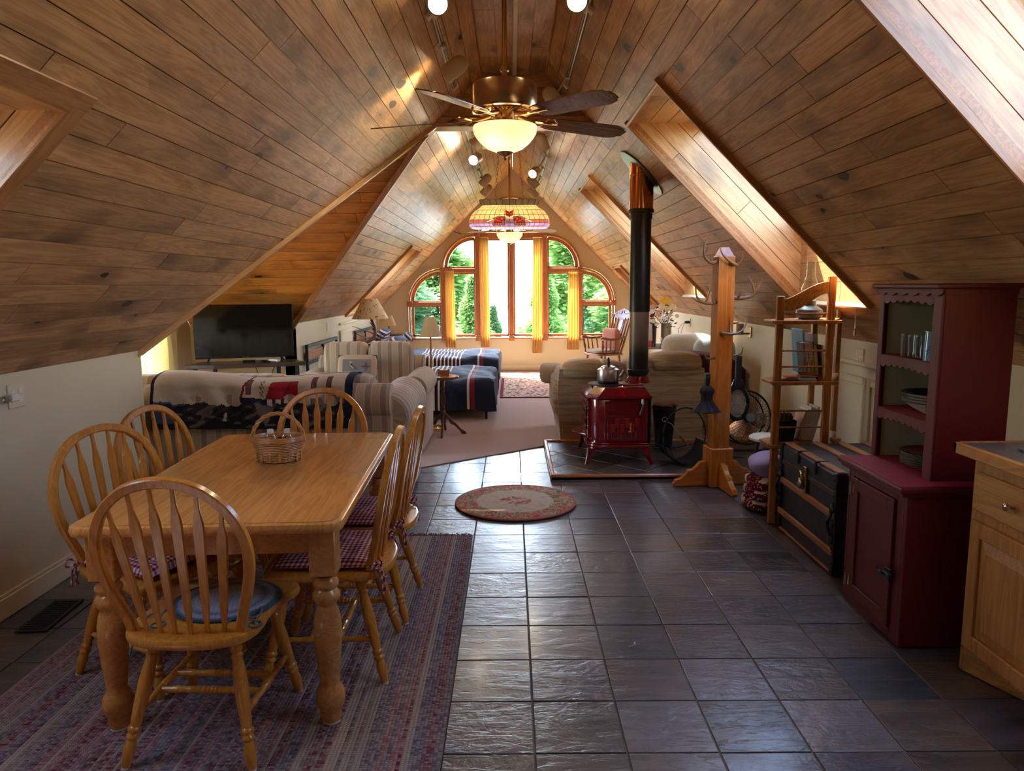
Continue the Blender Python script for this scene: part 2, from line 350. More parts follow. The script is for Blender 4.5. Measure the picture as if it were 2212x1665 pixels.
M['sofay'] = m_stripe('sofa_stripe_along', (196, 176, 146), (160, 146, 126), 1, 11.0, .55, (214, 192, 160))
def m_comforter():
    """navy duvet: cream stripes in a band, a red and cream border near the foot (local X runs head to foot)"""
    m = NM('navy_striped_duvet'); x, y, z = m.xyz()
    inb = m.math('MULTIPLY', m.math('GREATER_THAN', x, .90), m.math('LESS_THAN', x, 1.585))
    f = m.math('FRACT', m.math('MULTIPLY', x, 17.5)); st = m.math('MULTIPLY', m.math('LESS_THAN', f, .36), inb)
    c = m.mix(inb, lin((30, 42, 66)), lin((34, 22, 32)))
    c = m.mix(st, c, lin((226, 208, 196)))
    b1 = m.math('LESS_THAN', m.math('ABSOLUTE', m.math('SUBTRACT', x, 1.83)), .014)
    b2 = m.math('LESS_THAN', m.math('ABSOLUTE', m.math('SUBTRACT', x, 1.88)), .022)
    c = m.mix(b1, c, lin((216, 206, 196))); c = m.mix(b2, c, lin((134, 38, 56)))
    n = m.noise(m.coord('Object', (1, 1, 1)), 5, 3, .5, .6)
    m.base(c); m.bump(n, .5, .05); return m.props(.75, spec=.25, sheen=.1)
M['duvet'] = m_comforter()
def m_sofa2():
    m = NM('tan_patchwork_upholstery'); v = m.coord('Object', (1.2, 1.2, 22)); n = m.noise(v, 1, 4, .6, .6)
    n2 = m.noise(m.coord('Object', (3, 3, 60)), 1, 3)
    c = m.ramp(n, [(.3, lin((140, 122, 92))), (.42, lin((190, 164, 124))), (.5, lin((208, 178, 136))), (.56, lin((160, 148, 116))), (.64, lin((206, 164, 128))), (.75, lin((174, 158, 118)))])
    c = m.mix(m.math('MULTIPLY', n2, .3), c, lin((104, 90, 66)))
    m.base(c); m.bump(n2, .4, .01); return m.props(.92, spec=.1, sheen=.2)
M['sofa2'] = m_sofa2()
def m_basket():
    m = NM('wicker'); v = m.coord('Object', (1, 1, 1)); n = m.noise(v, 25, 2)
    m.base(m.ramp(n, [(.2, lin((178, 120, 54))), (.6, lin((206, 152, 80))), (.8, lin((220, 172, 100)))])); return m.props(.4, coat=.2)
M['wicker'] = m_basket()
def m_trunk():
    m = NM('worn_black_canvas'); v = m.coord('Object', (1, 1, 1)); n = m.noise(v, 9, 5, .7, .5); n2 = m.noise(v, 130, 2)
    m.base(m.ramp(n, [(.35, lin((34, 32, 34))), (.6, lin((52, 46, 44))), (.75, lin((84, 68, 54)))])); m.bump(n2, .3, .003); return m.props(.55)
M['trunk'] = m_trunk()
def m_quilt():
    m = NM('red_floral_quilt_cloth'); v = m.coord('Object', (1, 1, 1)); n = m.noise(v, 60, 2); b = m.noise(v, 9, 1)
    c = m.ramp(n, [(.2, lin((110, 24, 42))), (.56, lin((122, 28, 48))), (.6, lin((210, 186, 176)))], 'CONSTANT')
    c = m.mix(m.math('GREATER_THAN', b, .54), c, lin((206, 194, 168))); m.base(c); m.bump(b, .4, .02); return m.props(.9, spec=.1)
M['quilt'] = m_quilt()
def m_pipeshield():
    m = NM('heat_discoloured_steel'); x, y, z = m.xyz(); n = m.noise(m.coord('Object', (6, 6, 6)), 1, 3)
    zz = m.math('ADD', z, m.math('MULTIPLY', n, .08))
    m.base(m.ramp(zz, [(.0, lin((20, 18, 18))), (.22, lin((34, 30, 28))), (.34, lin((112, 96, 78))), (.62, lin((150, 136, 112)))]))
    return m.props(.42, .35)
M['shield'] = m_pipeshield()
def m_water():
    m = NM('lake_water'); v = m.coord('Object', (.35, .12, 1)); n = m.noise(v, 3, 4, .6); m.base(lin((150, 176, 190))); m.bump(n, .5, .5); return m.props(.12)
M['water'] = m_water()
M['grass'] = plain('lawn', (96, 120, 60), .95, bump=.3, bscale=30, vary=.2)
def colm(name, c, r=.9, **kw): 
    if name not in M: M[name] = plain(name, c, r, **kw)
    return M[name]
# ------------------------------------------------------------------ geometry helpers
class MB:
    def __init__(s): s.v = []; s.f = []; s.mi = []
    def add(s, vs, fs, T=None, mi=0):
        o = len(s.v)
        s.v += [tuple(T @ Vector(p)) for p in vs] if T is not None else [tuple(p) for p in vs]
        s.f += [tuple(i + o for i in f) for f in fs]; s.mi += [mi] * len(fs); return s
    def box(s, a, b, ch=0, T=None, mi=0):
        """box between corners a and b with chamfer ch"""
        x0, y0, z0 = [min(p, q) for p, q in zip(a, b)]; x1, y1, z1 = [max(p, q) for p, q in zip(a, b)]
        ch = min(ch, .49 * min(x1 - x0, y1 - y0, z1 - z0))
        if ch <= 0:
            v = [(x, y, z) for x in (x0, x1) for y in (y0, y1) for z in (z0, z1)]
            return s.add(v, [(0, 1, 3, 2), (4, 6, 7, 5), (0, 4, 5, 1), (2, 3, 7, 6), (0, 2, 6, 4), (1, 5, 7, 3)], T, mi)
        v = []; idx = {}
        for i, x in enumerate((x0, x1)):
            for j, y in enumerate((y0, y1)):
                for k, z in enumerate((z0, z1)):
                    sx, sy, sz = (1, -1)[i] * ch, (1, -1)[j] * ch, (1, -1)[k] * ch
                    for ax, p in enumerate(((x, y + sy, z + sz), (x + sx, y, z + sz), (x + sx, y + sy, z))):
                        idx[(i, j, k, ax)] = len(v); v.append(p)
        f = []
        def q(*a): f.append(tuple(idx[t] for t in a))
        q((0,0,0,0),(0,0,1,0),(0,1,1,0),(0,1,0,0)); q((1,0,0,0),(1,1,0,0),(1,1,1,0),(1,0,1,0))
        q((0,0,0,1),(1,0,0,1),(1,0,1,1),(0,0,1,1)); q((0,1,0,1),(0,1,1,1),(1,1,1,1),(1,1,0,1))
        q((0,0,0,2),(0,1,0,2),(1,1,0,2),(1,0,0,2)); q((0,0,1,2),(1,0,1,2),(1,1,1,2),(0,1,1,2))
        for j in (0, 1):
            for k in (0, 1):
                q((0,j,k,1),(0,j,k,2),(1,j,k,2),(1,j,k,1))
        for i in (0, 1):
            for k in (0, 1): q((i,0,k,0),(i,0,k,2),(i,1,k,2),(i,1,k,0))
        for i in (0, 1):
            for j in (0, 1): q((i,j,0,0),(i,j,0,1),(i,j,1,1),(i,j,1,0))
        for i in (0, 1):
            for j in (0, 1):
                for k in (0, 1): q((i,j,k,0),(i,j,k,1),(i,j,k,2))
        return s.add(v, f, T, mi)
    def prism(s, poly, h0, h1, T=None, mi=0, ch=0):
        """2d polygon (x,y) extruded h0..h1 in z; ch rounds the top/bottom rim"""
        n = len(poly); cx = sum(p[0] for p in poly) / n; cy = sum(p[1] for p in poly) / n
        def inset(d):
            out = []
            for i in range(n):
                a, b, c = Vector(poly[i - 1]), Vector(poly[i]), Vector(poly[(i + 1) % n])
                e1 = (b - a); e2 = (c - b)
                if e1.length < 1e-9 or e2.length < 1e-9: out.append(tuple(b)); continue
                e1.normalize(); e2.normalize(); n1 = Vector((-e1.y, e1.x)); n2 = Vector((-e2.y, e2.x)); t = n1 + n2
                if t.length < 1e-6: t = n1
                t.normalize(); k = d / max(.35, t.dot(n1)); out.append((b.x + t.x * k * sg, b.y + t.y * k * sg))
            return out
        area = sum(poly[i - 1][0] * poly[i][1] - poly[i][0] * poly[i - 1][1] for i in range(n)); sg = 1 if area > 0 else -1
        if ch: lv = [(inset(ch), h0), (inset(ch * .3), h0 + ch * .3), (poly, h0 + ch), (poly, h1 - ch), (inset(ch * .3), h1 - ch * .3), (inset(ch), h1)]
        else: lv = [(poly, h0), (poly, h1)]
        v = []; f = []
        for P, z in lv: v += [(p[0], p[1], z) for p in P]
        for k in range(len(lv) - 1):
            for i in range(n): j = (i + 1) % n; f.append((k * n + i, k * n + j, (k + 1) * n + j, (k + 1) * n + i))
        f.append(tuple(range(n - 1, -1, -1))); f.append(tuple((len(lv) - 1) * n + i for i in range(n)))
        return s.add(v, f, T, mi)
    def lathe(s, prof, seg=20, T=None, mi=0, a0=0, a1=2 * pi, sx=1, sy=1, cap=True):
        full = abs(a1 - a0 - 2 * pi) < 1e-6; m = seg if full else seg + 1; v = []; f = []
        for r, z in prof:
            for i in range(m): a = a0 + (a1 - a0) * i / seg; v.append((r * cos(a) * sx, r * sin(a) * sy, z))
        for k in range(len(prof) - 1):
            for i in range(seg): j = (i + 1) % m; f.append((k * m + i, k * m + j, (k + 1) * m + j, (k + 1) * m + i))
        if cap and full and prof[0][0] > 1e-5: f.append(tuple(range(m - 1, -1, -1)))
        if cap and full and prof[-1][0] > 1e-5: f.append(tuple((len(prof) - 1) * m + i for i in range(m)))
        return s.add(v, f, T, mi)
    def between(s, prof, p0, p1, seg=12, mi=0, sx=1, sy=1):
        """lathe profile of (r, t) with t from 0 to 1 along the segment p0-p1"""
        p0 = Vector(p0); d = Vector(p1) - p0; L = d.length
        T = Matrix.Translation(p0) @ d.to_track_quat('Z', 'Y').to_matrix().to_4x4()
        return s.lathe([(r, t * L) for r, t in prof], seg, T, mi, sx=sx, sy=sy)
    def tube(s, pts, r, seg=8, closed=False, mi=0, flat=1.0, up=(0, 0, 1), caps=True):
        P = [Vector(p) for p in pts]; n = len(P); R = r if isinstance(r, (list, tuple)) else [r] * n
        v = []; f = []; U = Vector(up)
        for i in range(n):
            if closed: d = P[(i + 1) % n] - P[i - 1]
            else: d = P[min(n - 1, i + 1)] - P[max(0, i - 1)]
            d.normalize(); x = U - d * U.dot(d)
            if x.length < 1e-3: x = Vector((1, 0, 0)) - d * d.x
            x.normalize(); y = d.cross(x)
            for k in range(seg):
                a = 2 * pi * (k + .5) / seg; v.append(P[i] + x * (cos(a) * R[i]) + y * (sin(a) * R[i] * flat))
        m = n if closed else n - 1
        for i in range(m):
            for k in range(seg): a = i * seg; b = ((i + 1) % n) * seg; f.append((a + k, a + (k + 1) % seg, b + (k + 1) % seg, b + k))
        if not closed and caps: f.append(tuple(range(seg - 1, -1, -1))); f.append(tuple((n - 1) * seg + k for k in range(seg)))
        return s.add(v, f, None, mi)
    def ball(s, c, r, seg=14, T=None, mi=0, e=1.0):
        """ellipsoid / superellipsoid with radii r (e<1 is boxier)"""
        r = (r, r, r) if isinstance(r, (int, float)) else r; rings = max(6, seg // 2 + 1); v = []; f = []
        def p(x, k): return math.copysign(abs(x) ** k, x)
        for i in range(rings + 1):
            ph = -pi / 2 + pi * i / rings
            for j in range(seg):
                th = 2 * pi * j / seg
                v.append((c[0] + r[0] * p(cos(ph), e) * p(cos(th), e), c[1] + r[1] * p(cos(ph), e) * p(sin(th), e), c[2] + r[2] * p(sin(ph), e)))
        for i in range(rings):
            for j in range(seg): f.append((i * seg + j, i * seg + (j + 1) % seg, (i + 1) * seg + (j + 1) % seg, (i + 1) * seg + j))
        return s.add(v, f, T, mi)
    def grid(s, fn, nu, nv, T=None, mi=0, mf=None):
        v = [fn(i / nu, j / nv) for j in range(nv + 1) for i in range(nu + 1)]; o = len(s.v)
        f = []; m = []
        for j in range(nv):
            for i in range(nu):
                f.append((j * (nu + 1) + i, j * (nu + 1) + i + 1, (j + 1) * (nu + 1) + i + 1, (j + 1) * (nu + 1) + i))
                m.append(mf((i + .5) / nu, (j + .5) / nv) if mf else mi)
        s.add(v, f, T, mi); s.mi[-len(m):] = m; return s
    def build(s, name, mat, parent=None, loc=(0, 0, 0), rotz=0, smooth=False, label=None):
        me = bpy.data.meshes.new(name); me.from_pydata(s.v, [], s.f)
        mats = mat if isinstance(mat, (list, tuple)) else [mat]
        for m in mats: me.materials.append(m if not isinstance(m, str) else M[m])
        if len(mats) > 1: me.polygons.foreach_set('material_index', s.mi)
        if smooth:
            me.polygons.foreach_set('use_smooth', [True] * len(me.polygons))
            try: me.set_sharp_from_angle(angle=radians(42))
            except Exception: pass
        me.update(); o = bpy.data.objects.new(name, me); COL.objects.link(o)
        o.location = loc; o.rotation_euler = (0, 0, rotz)
        if parent is not None: o.parent = parent
        if label: o['label'] = label
        return o
def tag(o, label, cat, group=None, kind=None):
    o['label'] = label; o['category'] = cat
    if group: o['group'] = group
    if kind: o['kind'] = kind
    return o
def thing(name, label, cat, loc=(0, 0, 0), rotz=0, group=None):
    o = bpy.data.objects.new(name, None); COL.objects.link(o); o.empty_display_size = .1
    o.location = loc; o.rotation_euler = (0, 0, rotz); return tag(o, label, cat, group)
def struct(o): o['kind'] = 'structure'; return o
def dup(root, loc=None, rotz=None, label=None, group=None):
    r = root.copy(); COL.objects.link(r)
    if loc is not None: r.location = loc
    if rotz is not None: r.rotation_euler = (0, 0, rotz)
    if label: r['label'] = label
    if group: r['group'] = group
    for ch in root.children:
        c = ch.copy(); COL.objects.link(c); c.parent = r
        for g in ch.children: d = g.copy(); COL.objects.link(d); d.parent = c
    return r
def spline(pts, n=6):
    """Catmull-Rom through points"""
    P = [Vector(p) for p in pts]; P = [P[0] * 2 - P[1]] + P + [P[-1] * 2 - P[-2]]; out = []
    for i in range(1, len(P) - 2):
        a, b, c, d = P[i - 1:i + 3]
        for k in range(n):
            t = k / n; out.append(.5 * ((2 * b) + (c - a) * t + (2 * a - 5 * b + 4 * c - d) * t * t + (3 * b - a - 3 * c + d) * t ** 3))
    out.append(P[-2]); return out
def circle(r, n=24, cx=0, cy=0, ry=None): return [(cx + r * cos(2 * pi * i / n), cy + (ry or r) * sin(2 * pi * i / n)) for i in range(n)]
def RX(a): return Matrix.Rotation(a, 4, 'X')
def RY(a): return Matrix.Rotation(a, 4, 'Y')
def RZ(a): return Matrix.Rotation(a, 4, 'Z')
def TR(x, y, z): return Matrix.Translation((x, y, z))
# convex polygon clipping for planks and tiles
def clip(poly, n, d, keep=1):
    """keep the side where n.p - d <= 0 (keep=1) or >= 0 (keep=-1)"""
    out = []; m = len(poly)
    for i in range(m):
        p, q = poly[i], poly[(i + 1) % m]
        a = (n[0] * p[0] + n[1] * p[1] - d) * keep; b = (n[0] * q[0] + n[1] * q[1] - d) * keep
        if a <= 1e-9: out.append(p)
        if (a < -1e-9 and b > 1e-9) or (a > 1e-9 and b < -1e-9):
            t = a / (a - b); out.append((p[0] + (q[0] - p[0]) * t, p[1] + (q[1] - p[1]) * t))
    return out
def area(p): return abs(sum(p[i - 1][0] * p[i][1] - p[i][0] * p[i - 1][1] for i in range(len(p)))) / 2 if len(p) > 2 else 0
def ccw(p):
    return p if sum(p[i - 1][0] * p[i][1] - p[i][0] * p[i - 1][1] for i in range(len(p))) > 0 else p[::-1]
def edges(poly):
    poly = ccw(list(poly)); out = []
    for i in range(len(poly)):
        a, b = poly[i], poly[(i + 1) % len(poly)]; n = (b[1] - a[1], -(b[0] - a[0])); out.append((n, n[0] * a[0] + n[1] * a[1]))
    return out
def clip_in(p, region):
    for n, d in edges(region):
        p = clip(p, n, d, 1)
        if len(p) < 3: return []
    return p
def clip_out(ps, hole):
    res = []; E = edges(hole)
    for p in ps:
        rem = p
        for n, d in E:
            o = clip(rem, n, d, -1)
            if area(o) > 2e-5: res.append(o)
            rem = clip(rem, n, d, 1)
            if len(rem) < 3: break
    return res
def planks(name, mat, origin, xd, yd, side, region, holes, roww, Ls, seed=1, th=.012, gap=.0045, piece='plank', back='trimwood', v_off=0.0):
    """a boarded plane: local x along the boards, y across, side=+1/-1 is the room side along z"""
    rg = random.Random(seed)
    X = Vector(xd).normalized(); Y = Vector(yd).normalized(); Z = X.cross(Y)
    Mx = Matrix(((X.x, Y.x, Z.x, origin[0]), (X.y, Y.y, Z.y, origin[1]), (X.z, Y.z, Z.z, origin[2]), (0, 0, 0, 1)))
    us = [p[0] for p in region]; vs = [p[1] for p in region]
    bs = [list(region)]
    for h in holes: bs = clip_out(bs, h)
    b = MB()
    for p in bs:
        z0, z1 = sorted((-side * th, -side * (th + .03))); b.prism(ccw(p), z0, z1)
    root = struct(b.build(name, back)); root.matrix_world = Mx
    v = min(vs) + v_off
    if v_off > 0: v -= roww
    while v < max(vs) - 1e-4:
        u = min(us) - rg.uniform(0, Ls[1])
        while u < max(us):
            L = rg.uniform(*Ls)
            rect = [(u + gap / 2, v + gap / 2), (u + L - gap / 2, v + gap / 2), (u + L - gap / 2, v + roww - gap / 2), (u + gap / 2, v + roww - gap / 2)]
            p = clip_in(rect, region); u += L
            if area(p) < 4e-4: continue
            ps = [p]
            for h in holes: ps = clip_out(ps, h)
            if not ps or sum(area(q) for q in ps) < 4e-4: continue
            pb = MB(); dz = rg.uniform(0, .0012)
            for q in ps:
                z0, z1 = sorted((-side * th, -side * dz)); pb.prism(ccw(q), z0, z1)
            pb.build(piece, mat, root)
        v += roww
    return root
# ================================================================== room shell
XL, XR, KZ, YB, YE = -2.38, 2.44, 1.13, -2.6, 13.15
XM = (XL + XR) / 2; RZ_ = KZ + (XR - XL) / 2; SL = (XR - XL) / 2 * sqrt(2)
S2 = sqrt(.5)
DY0, DY1 = 4.66, 7.95; DYM = (DY0 + DY1) / 2; DH = (DY1 - DY0) / 2      # left dormer
def RP(y, v, w=0): return (XR - v * S2 - w * S2, y, KZ + v * S2 - w * S2)   # point on the right slope, w into the room
def LP(y, v, w=0): return (XL + v * S2 + w * S2, y, KZ + v * S2 - w * S2)
HY = 6.36  # beam where the low flat ridge ends
rect = lambda a, b, c, d: [(a, c), (b, c), (b, d), (a, d)]
vof = lambda z: (z - KZ) / S2
# shafts: side, y0, y1, z at the low edge, z at the high edge
WELLS = [('R', 1.37, 2.47, 1.40, 2.70), ('R', 4.42, 5.54, 1.40, 2.70), ('R', 8.12, 9.24, 1.40, 2.70), ('R', 11.62, 12.45, 1.13, 1.83),
         ('L', 1.32, 2.42, 1.13, 2.09), ('L', 10.46, 11.56, 1.13, 2.09)]
hl = [rect(a, b, vof(c), vof(d)) for s, a, b, c, d in WELLS if s == 'L'] + [[(DY0, 0), (DY1, 0), (DYM, DH * sqrt(2))]]
hr = [rect(a, b, vof(c), vof(d)) for s, a, b, c, d in WELLS if s == 'R']
FZ = 3.28; fv = vof(FZ)
regL = [(YB, 0), (YE, 0), (YE, SL), (HY, SL), (HY, fv), (YB, fv)]
def slope(name, origin, yd, side, holes, seed):
    root = planks(name, 'plank', origin, (0, 1, 0), yd, side, rect(YB, YE, 0, SL), holes, .1165, (1.2, 2.5), seed)
    return root
slope('ceiling', (XL, 0, KZ), (1, 0, 1), 1, hl, 3)
slope('ceiling', (XR, 0, KZ), (-1, 0, 1), -1, hr, 5)
# low flat strip along the ridge in the near half, with its pale cover strip
fx0, fx1 = XL + (FZ - KZ), XR - (FZ - KZ)
planks('ceiling', 'plank', (0, 0, FZ), (0, 1, 0), (1, 0, 0), 1, rect(YB, HY, fx0, fx1), [], .13, (1.4, 2.6), 8)
b = MB(); b.box((.02, YB, FZ - .02), (.055, HY, FZ), .004); struct(b.build('trim_1', 'cream'))
# boarded beam face
z0h = 2.885
hb = planks('trim_2', 'plank', (0, HY - .002, 0), (1, 0, 0), (0, 0, 1), 1, [(XL + (z0h - KZ), z0h), (XR - (z0h - KZ), z0h), (XR - (FZ - KZ), FZ), (XL + (FZ - KZ), FZ)], [], .117, (.7, 1.4), 4, v_off=.05)
b = MB(); b.prism([(XL + (z0h - KZ), z0h), (XR - (z0h - KZ), z0h), (XM, RZ_)], 0, .10, TR(0, HY + .15, 0) @ RX(pi / 2)); struct(b.build('trim_3', 'plank_honey'))
b = MB(); b.box((XL + (z0h - KZ) - .03, HY - .03, z0h - .035), (XR - (z0h - KZ) + .03, HY + .17, z0h), .004); struct(b.build('trim_4', 'trimwood'))
# walls
def wallbox(name, a, b_, mat='wall'): x = MB(); x.box(a, b_); return struct(x.build(name, mat))
wallbox('wall_left', (XL - .1, YB, 0), (XL, DY0, KZ + .02))
wallbox('wall_left', (XL - .1, DY1, 0), (XL, YE, KZ + .02))
wallbox('wall_right', (XR, YB, 0), (XR + .1, YE, KZ + .02))
wallbox('wall_back', (XL - .1, YB - .1, 0), (XR + .1, YB, 3.6), 'wallgable')
# left dormer
OX = -3.5
wallbox('wall_dormer', (OX, DY1, 0), (XL, DY1 + .1, KZ + .02)); wallbox('wall_dormer', (OX, DY0 - .1, 0), (XL - .1, DY0, KZ + .02))
WY0, WY1, WZ0, WZ1 = 5.55, 7.25, .66, 1.75
x = MB()
for y0, y1, z0, z1 in ((DY0 - .1, WY0, 0, KZ), (WY1, DY1 + .1, 0, KZ), (WY0, WY1, 0, WZ0)): x.box((OX - .1, y0, z0), (OX, y1, z1))
T = Matrix(((0, 0, 1, OX - .1), (1, 0, 0, 0), (0, 1, 0, 0), (0, 0, 0, 1)))
x.prism([(DY0, KZ), (WY0, KZ), (WY0, KZ + WY0 - DY0)], 0, .1, T); x.prism([(WY1, KZ), (DY1, KZ), (WY1, KZ + DY1 - WY1)], 0, .1, T)
x.prism([(WY0, WZ1), (WY1, WZ1), (WY1, KZ + DY1 - WY1), (DYM, KZ + DH), (WY0, KZ + WY0 - DY0)], 0, .1, T)
struct(x.build('wall_dormer', 'wall'))
x = MB(); t = .05
for a, c in (((WY0, WZ0), (WY1, WZ0 + t)), ((WY0, WZ1 - t), (WY1, WZ1)), ((WY0, WZ0), (WY0 + t, WZ1)), ((WY1 - t, WZ0), (WY1, WZ1)), ((6.37, WZ0), (6.43, WZ1))): x.box((OX - .08, a[0], a[1]), (OX + .01, c[0], c[1]), .004)
wd = struct(x.build('window_8', 'windowwood')); x = MB(); x.box((OX - .05, WY0 + t, WZ0 + t), (OX - .045, WY1 - t, WZ1 - t)); x.build('pane', 'pane', wd)
portal((OX + .02, 6.4, 1.2), (1, 0, 0), 1.6, 1.0)
drx = XL + DH  # apex x
planks('ceiling_dormer', 'plank_orange', (0, DY1, KZ), (1, 0, 0), (0, -1, 1), 1, [(OX, 0), (XL, 0), (drx, DH * sqrt(2)), (OX, DH * sqrt(2))], [], .1165, (1.0, 1.9), 9)
planks('ceiling_dormer', 'plank_orange', (0, DY0, KZ), (1, 0, 0), (0, 1, 1), -1, [(OX, 0), (XL, 0), (drx, DH * sqrt(2)), (OX, DH * sqrt(2))], [], .1165, (1.2, 2.3), 10)
def board(name, p, q, nrm, w_, th, mat, ch=.004, off=0):
    """flat board along p-q, width across, nrm the face normal"""
    p = Vector(p); q = Vector(q); d = q - p; L = d.length; d.normalize(); n = Vector(nrm).normalized(); c = n.cross(d).normalized(); n = d.cross(c).normalized()
    T = Matrix(((d.x, c.x, n.x, p.x), (d.y, c.y, n.y, p.y), (d.z, c.z, n.z, p.z), (0, 0, 0, 1)))
    x = MB(); x.box((0, -w_ / 2 + off, -.005), (L, w_ / 2 + off, th), ch); o = x.build(name, mat); o.matrix_world = T; return o
struct(board('trim_5', LP(DY0 - .03, -.03), LP(DYM + .06, DH * sqrt(2) + .13), (1, 0, -1), .028, .03, 'plank_honey'))
struct(board('trim_6', LP(DY0 + .02, -.02), LP(DYM + .02, DH * sqrt(2)), (1, 0, -1), .05, .02, 'trimwood'))
struct(board('trim_7', LP(DY1 + .02, -.06), LP(DYM - .02, DH * sqrt(2)), (1, .35, -1), .13, .045, 'trimwood'))
# skylight shafts
DEP = .55
for i, (s, y0, y1, za, zb) in enumerate(WELLS):
    sg = 1 if s == 'R' else -1; X0 = XR if s == 'R' else XL
    xo = lambda z: X0 - sg * (z - KZ)              # x on the slope at height z
    xa, xb = xo(za), xo(zb)
    L = (zb - za) * sqrt(2)
    # side walls: boards run with the slope. local x up the slope, y outwards (horizontal part)
    yd = (sg * S2, 0, S2)
    reg = [(0, 0), (L, 0), (L - DEP * S2, DEP * S2), (-DEP * S2 + 0, DEP * S2)]
    e_ = .05; reg = [(-.01, 0), (L + .01, 0), (L - DEP * S2 + e_, DEP * S2 + e_), (DEP * S2 - e_, DEP * S2 + e_)]; reg[2] = (L + .01 - (DEP * S2 + e_), DEP * S2 + e_); reg[3] = (-.01 + (DEP * S2 + e_), DEP * S2 + e_)
    for yy, sd in ((y1, 1), (y0, -1)):
        X = Vector((-sg * S2, 0, S2)); Y = Vector(yd); Zz = X.cross(Y)
        side = -1 if (Zz.y > 0) == (yy == y1) else 1
        planks('skylight_shaft', 'plank_honey', (xa, yy, za), tuple(X), tuple(Y), side, reg, [], .14, (1.6, 2.6), 20 + i + (7 if sd > 0 else 0), v_off=.11)
    # upper (level) and lower (upright) ends
    Zs = Vector((0, 1, 0)).cross(Vector((sg, 0, 0))); planks('skylight_shaft', 'plank_honey', (xb, 0, zb), (0, 1, 0), (sg, 0, 0), -1 if Zs.z > 0 else 1, rect(y0 - .02, y1 + .02, 0, DEP + .07), [], .14, (.8, 1.6), 40 + i)
    Zs = Vector((0, 1, 0)).cross(Vector((0, 0, 1))); planks('skylight_shaft', 'plank_honey', (xa, 0, za), (0, 1, 0), (0, 0, 1), (-sg) if Zs.x > 0 else sg, rect(y0 - .02, y1 + .02, 0, DEP + .07), [], .14, (.8, 1.6), 60 + i)
    # glazing
    nx = Vector((sg * S2, 0, S2)); lo = Vector((xa, y0, za + DEP)); up = Vector((xb + sg * DEP, y0, zb)); Lg = (up - lo).length
    T = Matrix(((0, -sg * S2, sg * S2, lo.x), (1, 0, 0, lo.y), (0, S2, S2, lo.z), (0, 0, 0, 1)))
    if sg < 0: T = Matrix(((0, S2, -S2, lo.x), (1, 0, 0, lo.y), (0, S2, S2, lo.z), (0, 0, 0, 1)))
    wd_ = y1 - y0; x = MB(); t = .05
    for a, c in (((-.05, -.05), (wd_ + .05, t)), ((-.05, Lg - t), (wd_ + .05, Lg + .05)), ((-.05, 0), (t, Lg)), ((wd_ - t, 0), (wd_ + .05, Lg))): x.box((a[0], a[1], -.02), (c[0], c[1], .06), .004)
    f = struct(x.build('window_%d' % (10 + i), 'cream')); f.matrix_world = T
    x = MB(); x.box((t, t, .02), (wd_ - t, Lg - t, .026)); x.build('pane', 'skypane', f)
    c_ = (lo + up) / 2 + Vector((0, wd_ / 2, 0)) + nx * .0; portal(tuple(c_), tuple(-nx), wd_ - .05, Lg - .05)
    # casing lip round the opening
    P = (lambda y, z: (xo(z), y, z)); n = (-sg, 0, -1)
    cw = .085 if (s == 'L' and i == 4) else .022
    ct = .012 if cw > .05 else .03
    o_ = cw / 2 if cw > .05 else 0
    struct(board('trim_%d' % (20 + i), P(y1 + o_, za - .01), P(y1 + o_, zb + .02), n, cw, ct, 'trimwood')); struct(board('trim_%d' % (30 + i), P(y0 - o_, za - .01), P(y0 - o_, zb + .02), n, cw, ct, 'trimwood'))
    zz = o_ * S2
    struct(board('trim_%d' % (40 + i), P(y0 - o_ * 2, zb + zz), P(y1 + o_ * 2, zb + zz), n, cw, ct, 'trimwood')); struct(board('trim_%d' % (50 + i), P(y0 - o_, za - zz), P(y1 + o_, za - zz), n, cw, ct, 'cream' if s == 'R' else 'trimwood'))
# ------------------------------------------------------------------ end wall and its arched window
BAYS = [(.05, .55, .66, 2.34), (.65, 1.17, .66, 1.74), (1.27, 1.76, .68, 1.16)]
# wall: many narrow upright strips around the opening outline (outer edge of the casing)
def top_open(x):
    x = abs(x)
    if x <= .60: return 2.49 + sqrt(max(0, .60 ** 2 - x * x))
    if x <= 1.23: return 1.82 + sqrt(max(0, .60 ** 2 - (x - .63) ** 2))
    if x <= 1.85: return 1.24 + sqrt(max(0, .61 ** 2 - (x - 1.24) ** 2))
    return None
WIN0 = .60; SILL = .6
x = MB(); N = 148; xs = [-1.85 + 3.7 * i / N for i in range(N + 1)]
def roofz(x_): return KZ + min(x_ - XL, XR - x_)
def strip(xa, xb, za, zb, za2, zb2):
    x.add([(xa, YE, za), (xb, YE, za2), (xb, YE, zb2), (xa, YE, zb), (xa, YE + .14, za), (xb, YE + .14, za2), (xb, YE + .14, zb2), (xa, YE + .14, zb)], [(0, 1, 2, 3), (7, 6, 5, 4), (0, 4, 5, 1), (3, 2, 6, 7)])
strip(XL - .1, -1.85, 0, KZ + .06, 0, roofz(-1.85) + .06); strip(1.85, XR + .1, 0, roofz(1.85) + .06, 0, KZ + .06); strip(-1.85, 1.85, 0, SILL, 0, SILL)
for a, c in zip(xs[:-1], xs[1:]):
    m_ = (a + c) / 2
    def tz(q): # outline evaluated inside the interval's own arc
        q2 = m_ + (q - m_) * .999; return top_open(q2) or 1.24
    strip(a, c, tz(a), roofz(a) + .06, tz(c), roofz(c) + .06)
x.add([(-1.85, YE, SILL), (-1.85, YE + .14, SILL), (-1.85, YE + .14, 1.24), (-1.85, YE, 1.24)], [(0, 1, 2, 3)]); x.add([(1.85, YE, SILL), (1.85, YE, 1.24), (1.85, YE + .14, 1.24), (1.85, YE + .14, SILL)], [(0, 1, 2, 3)])
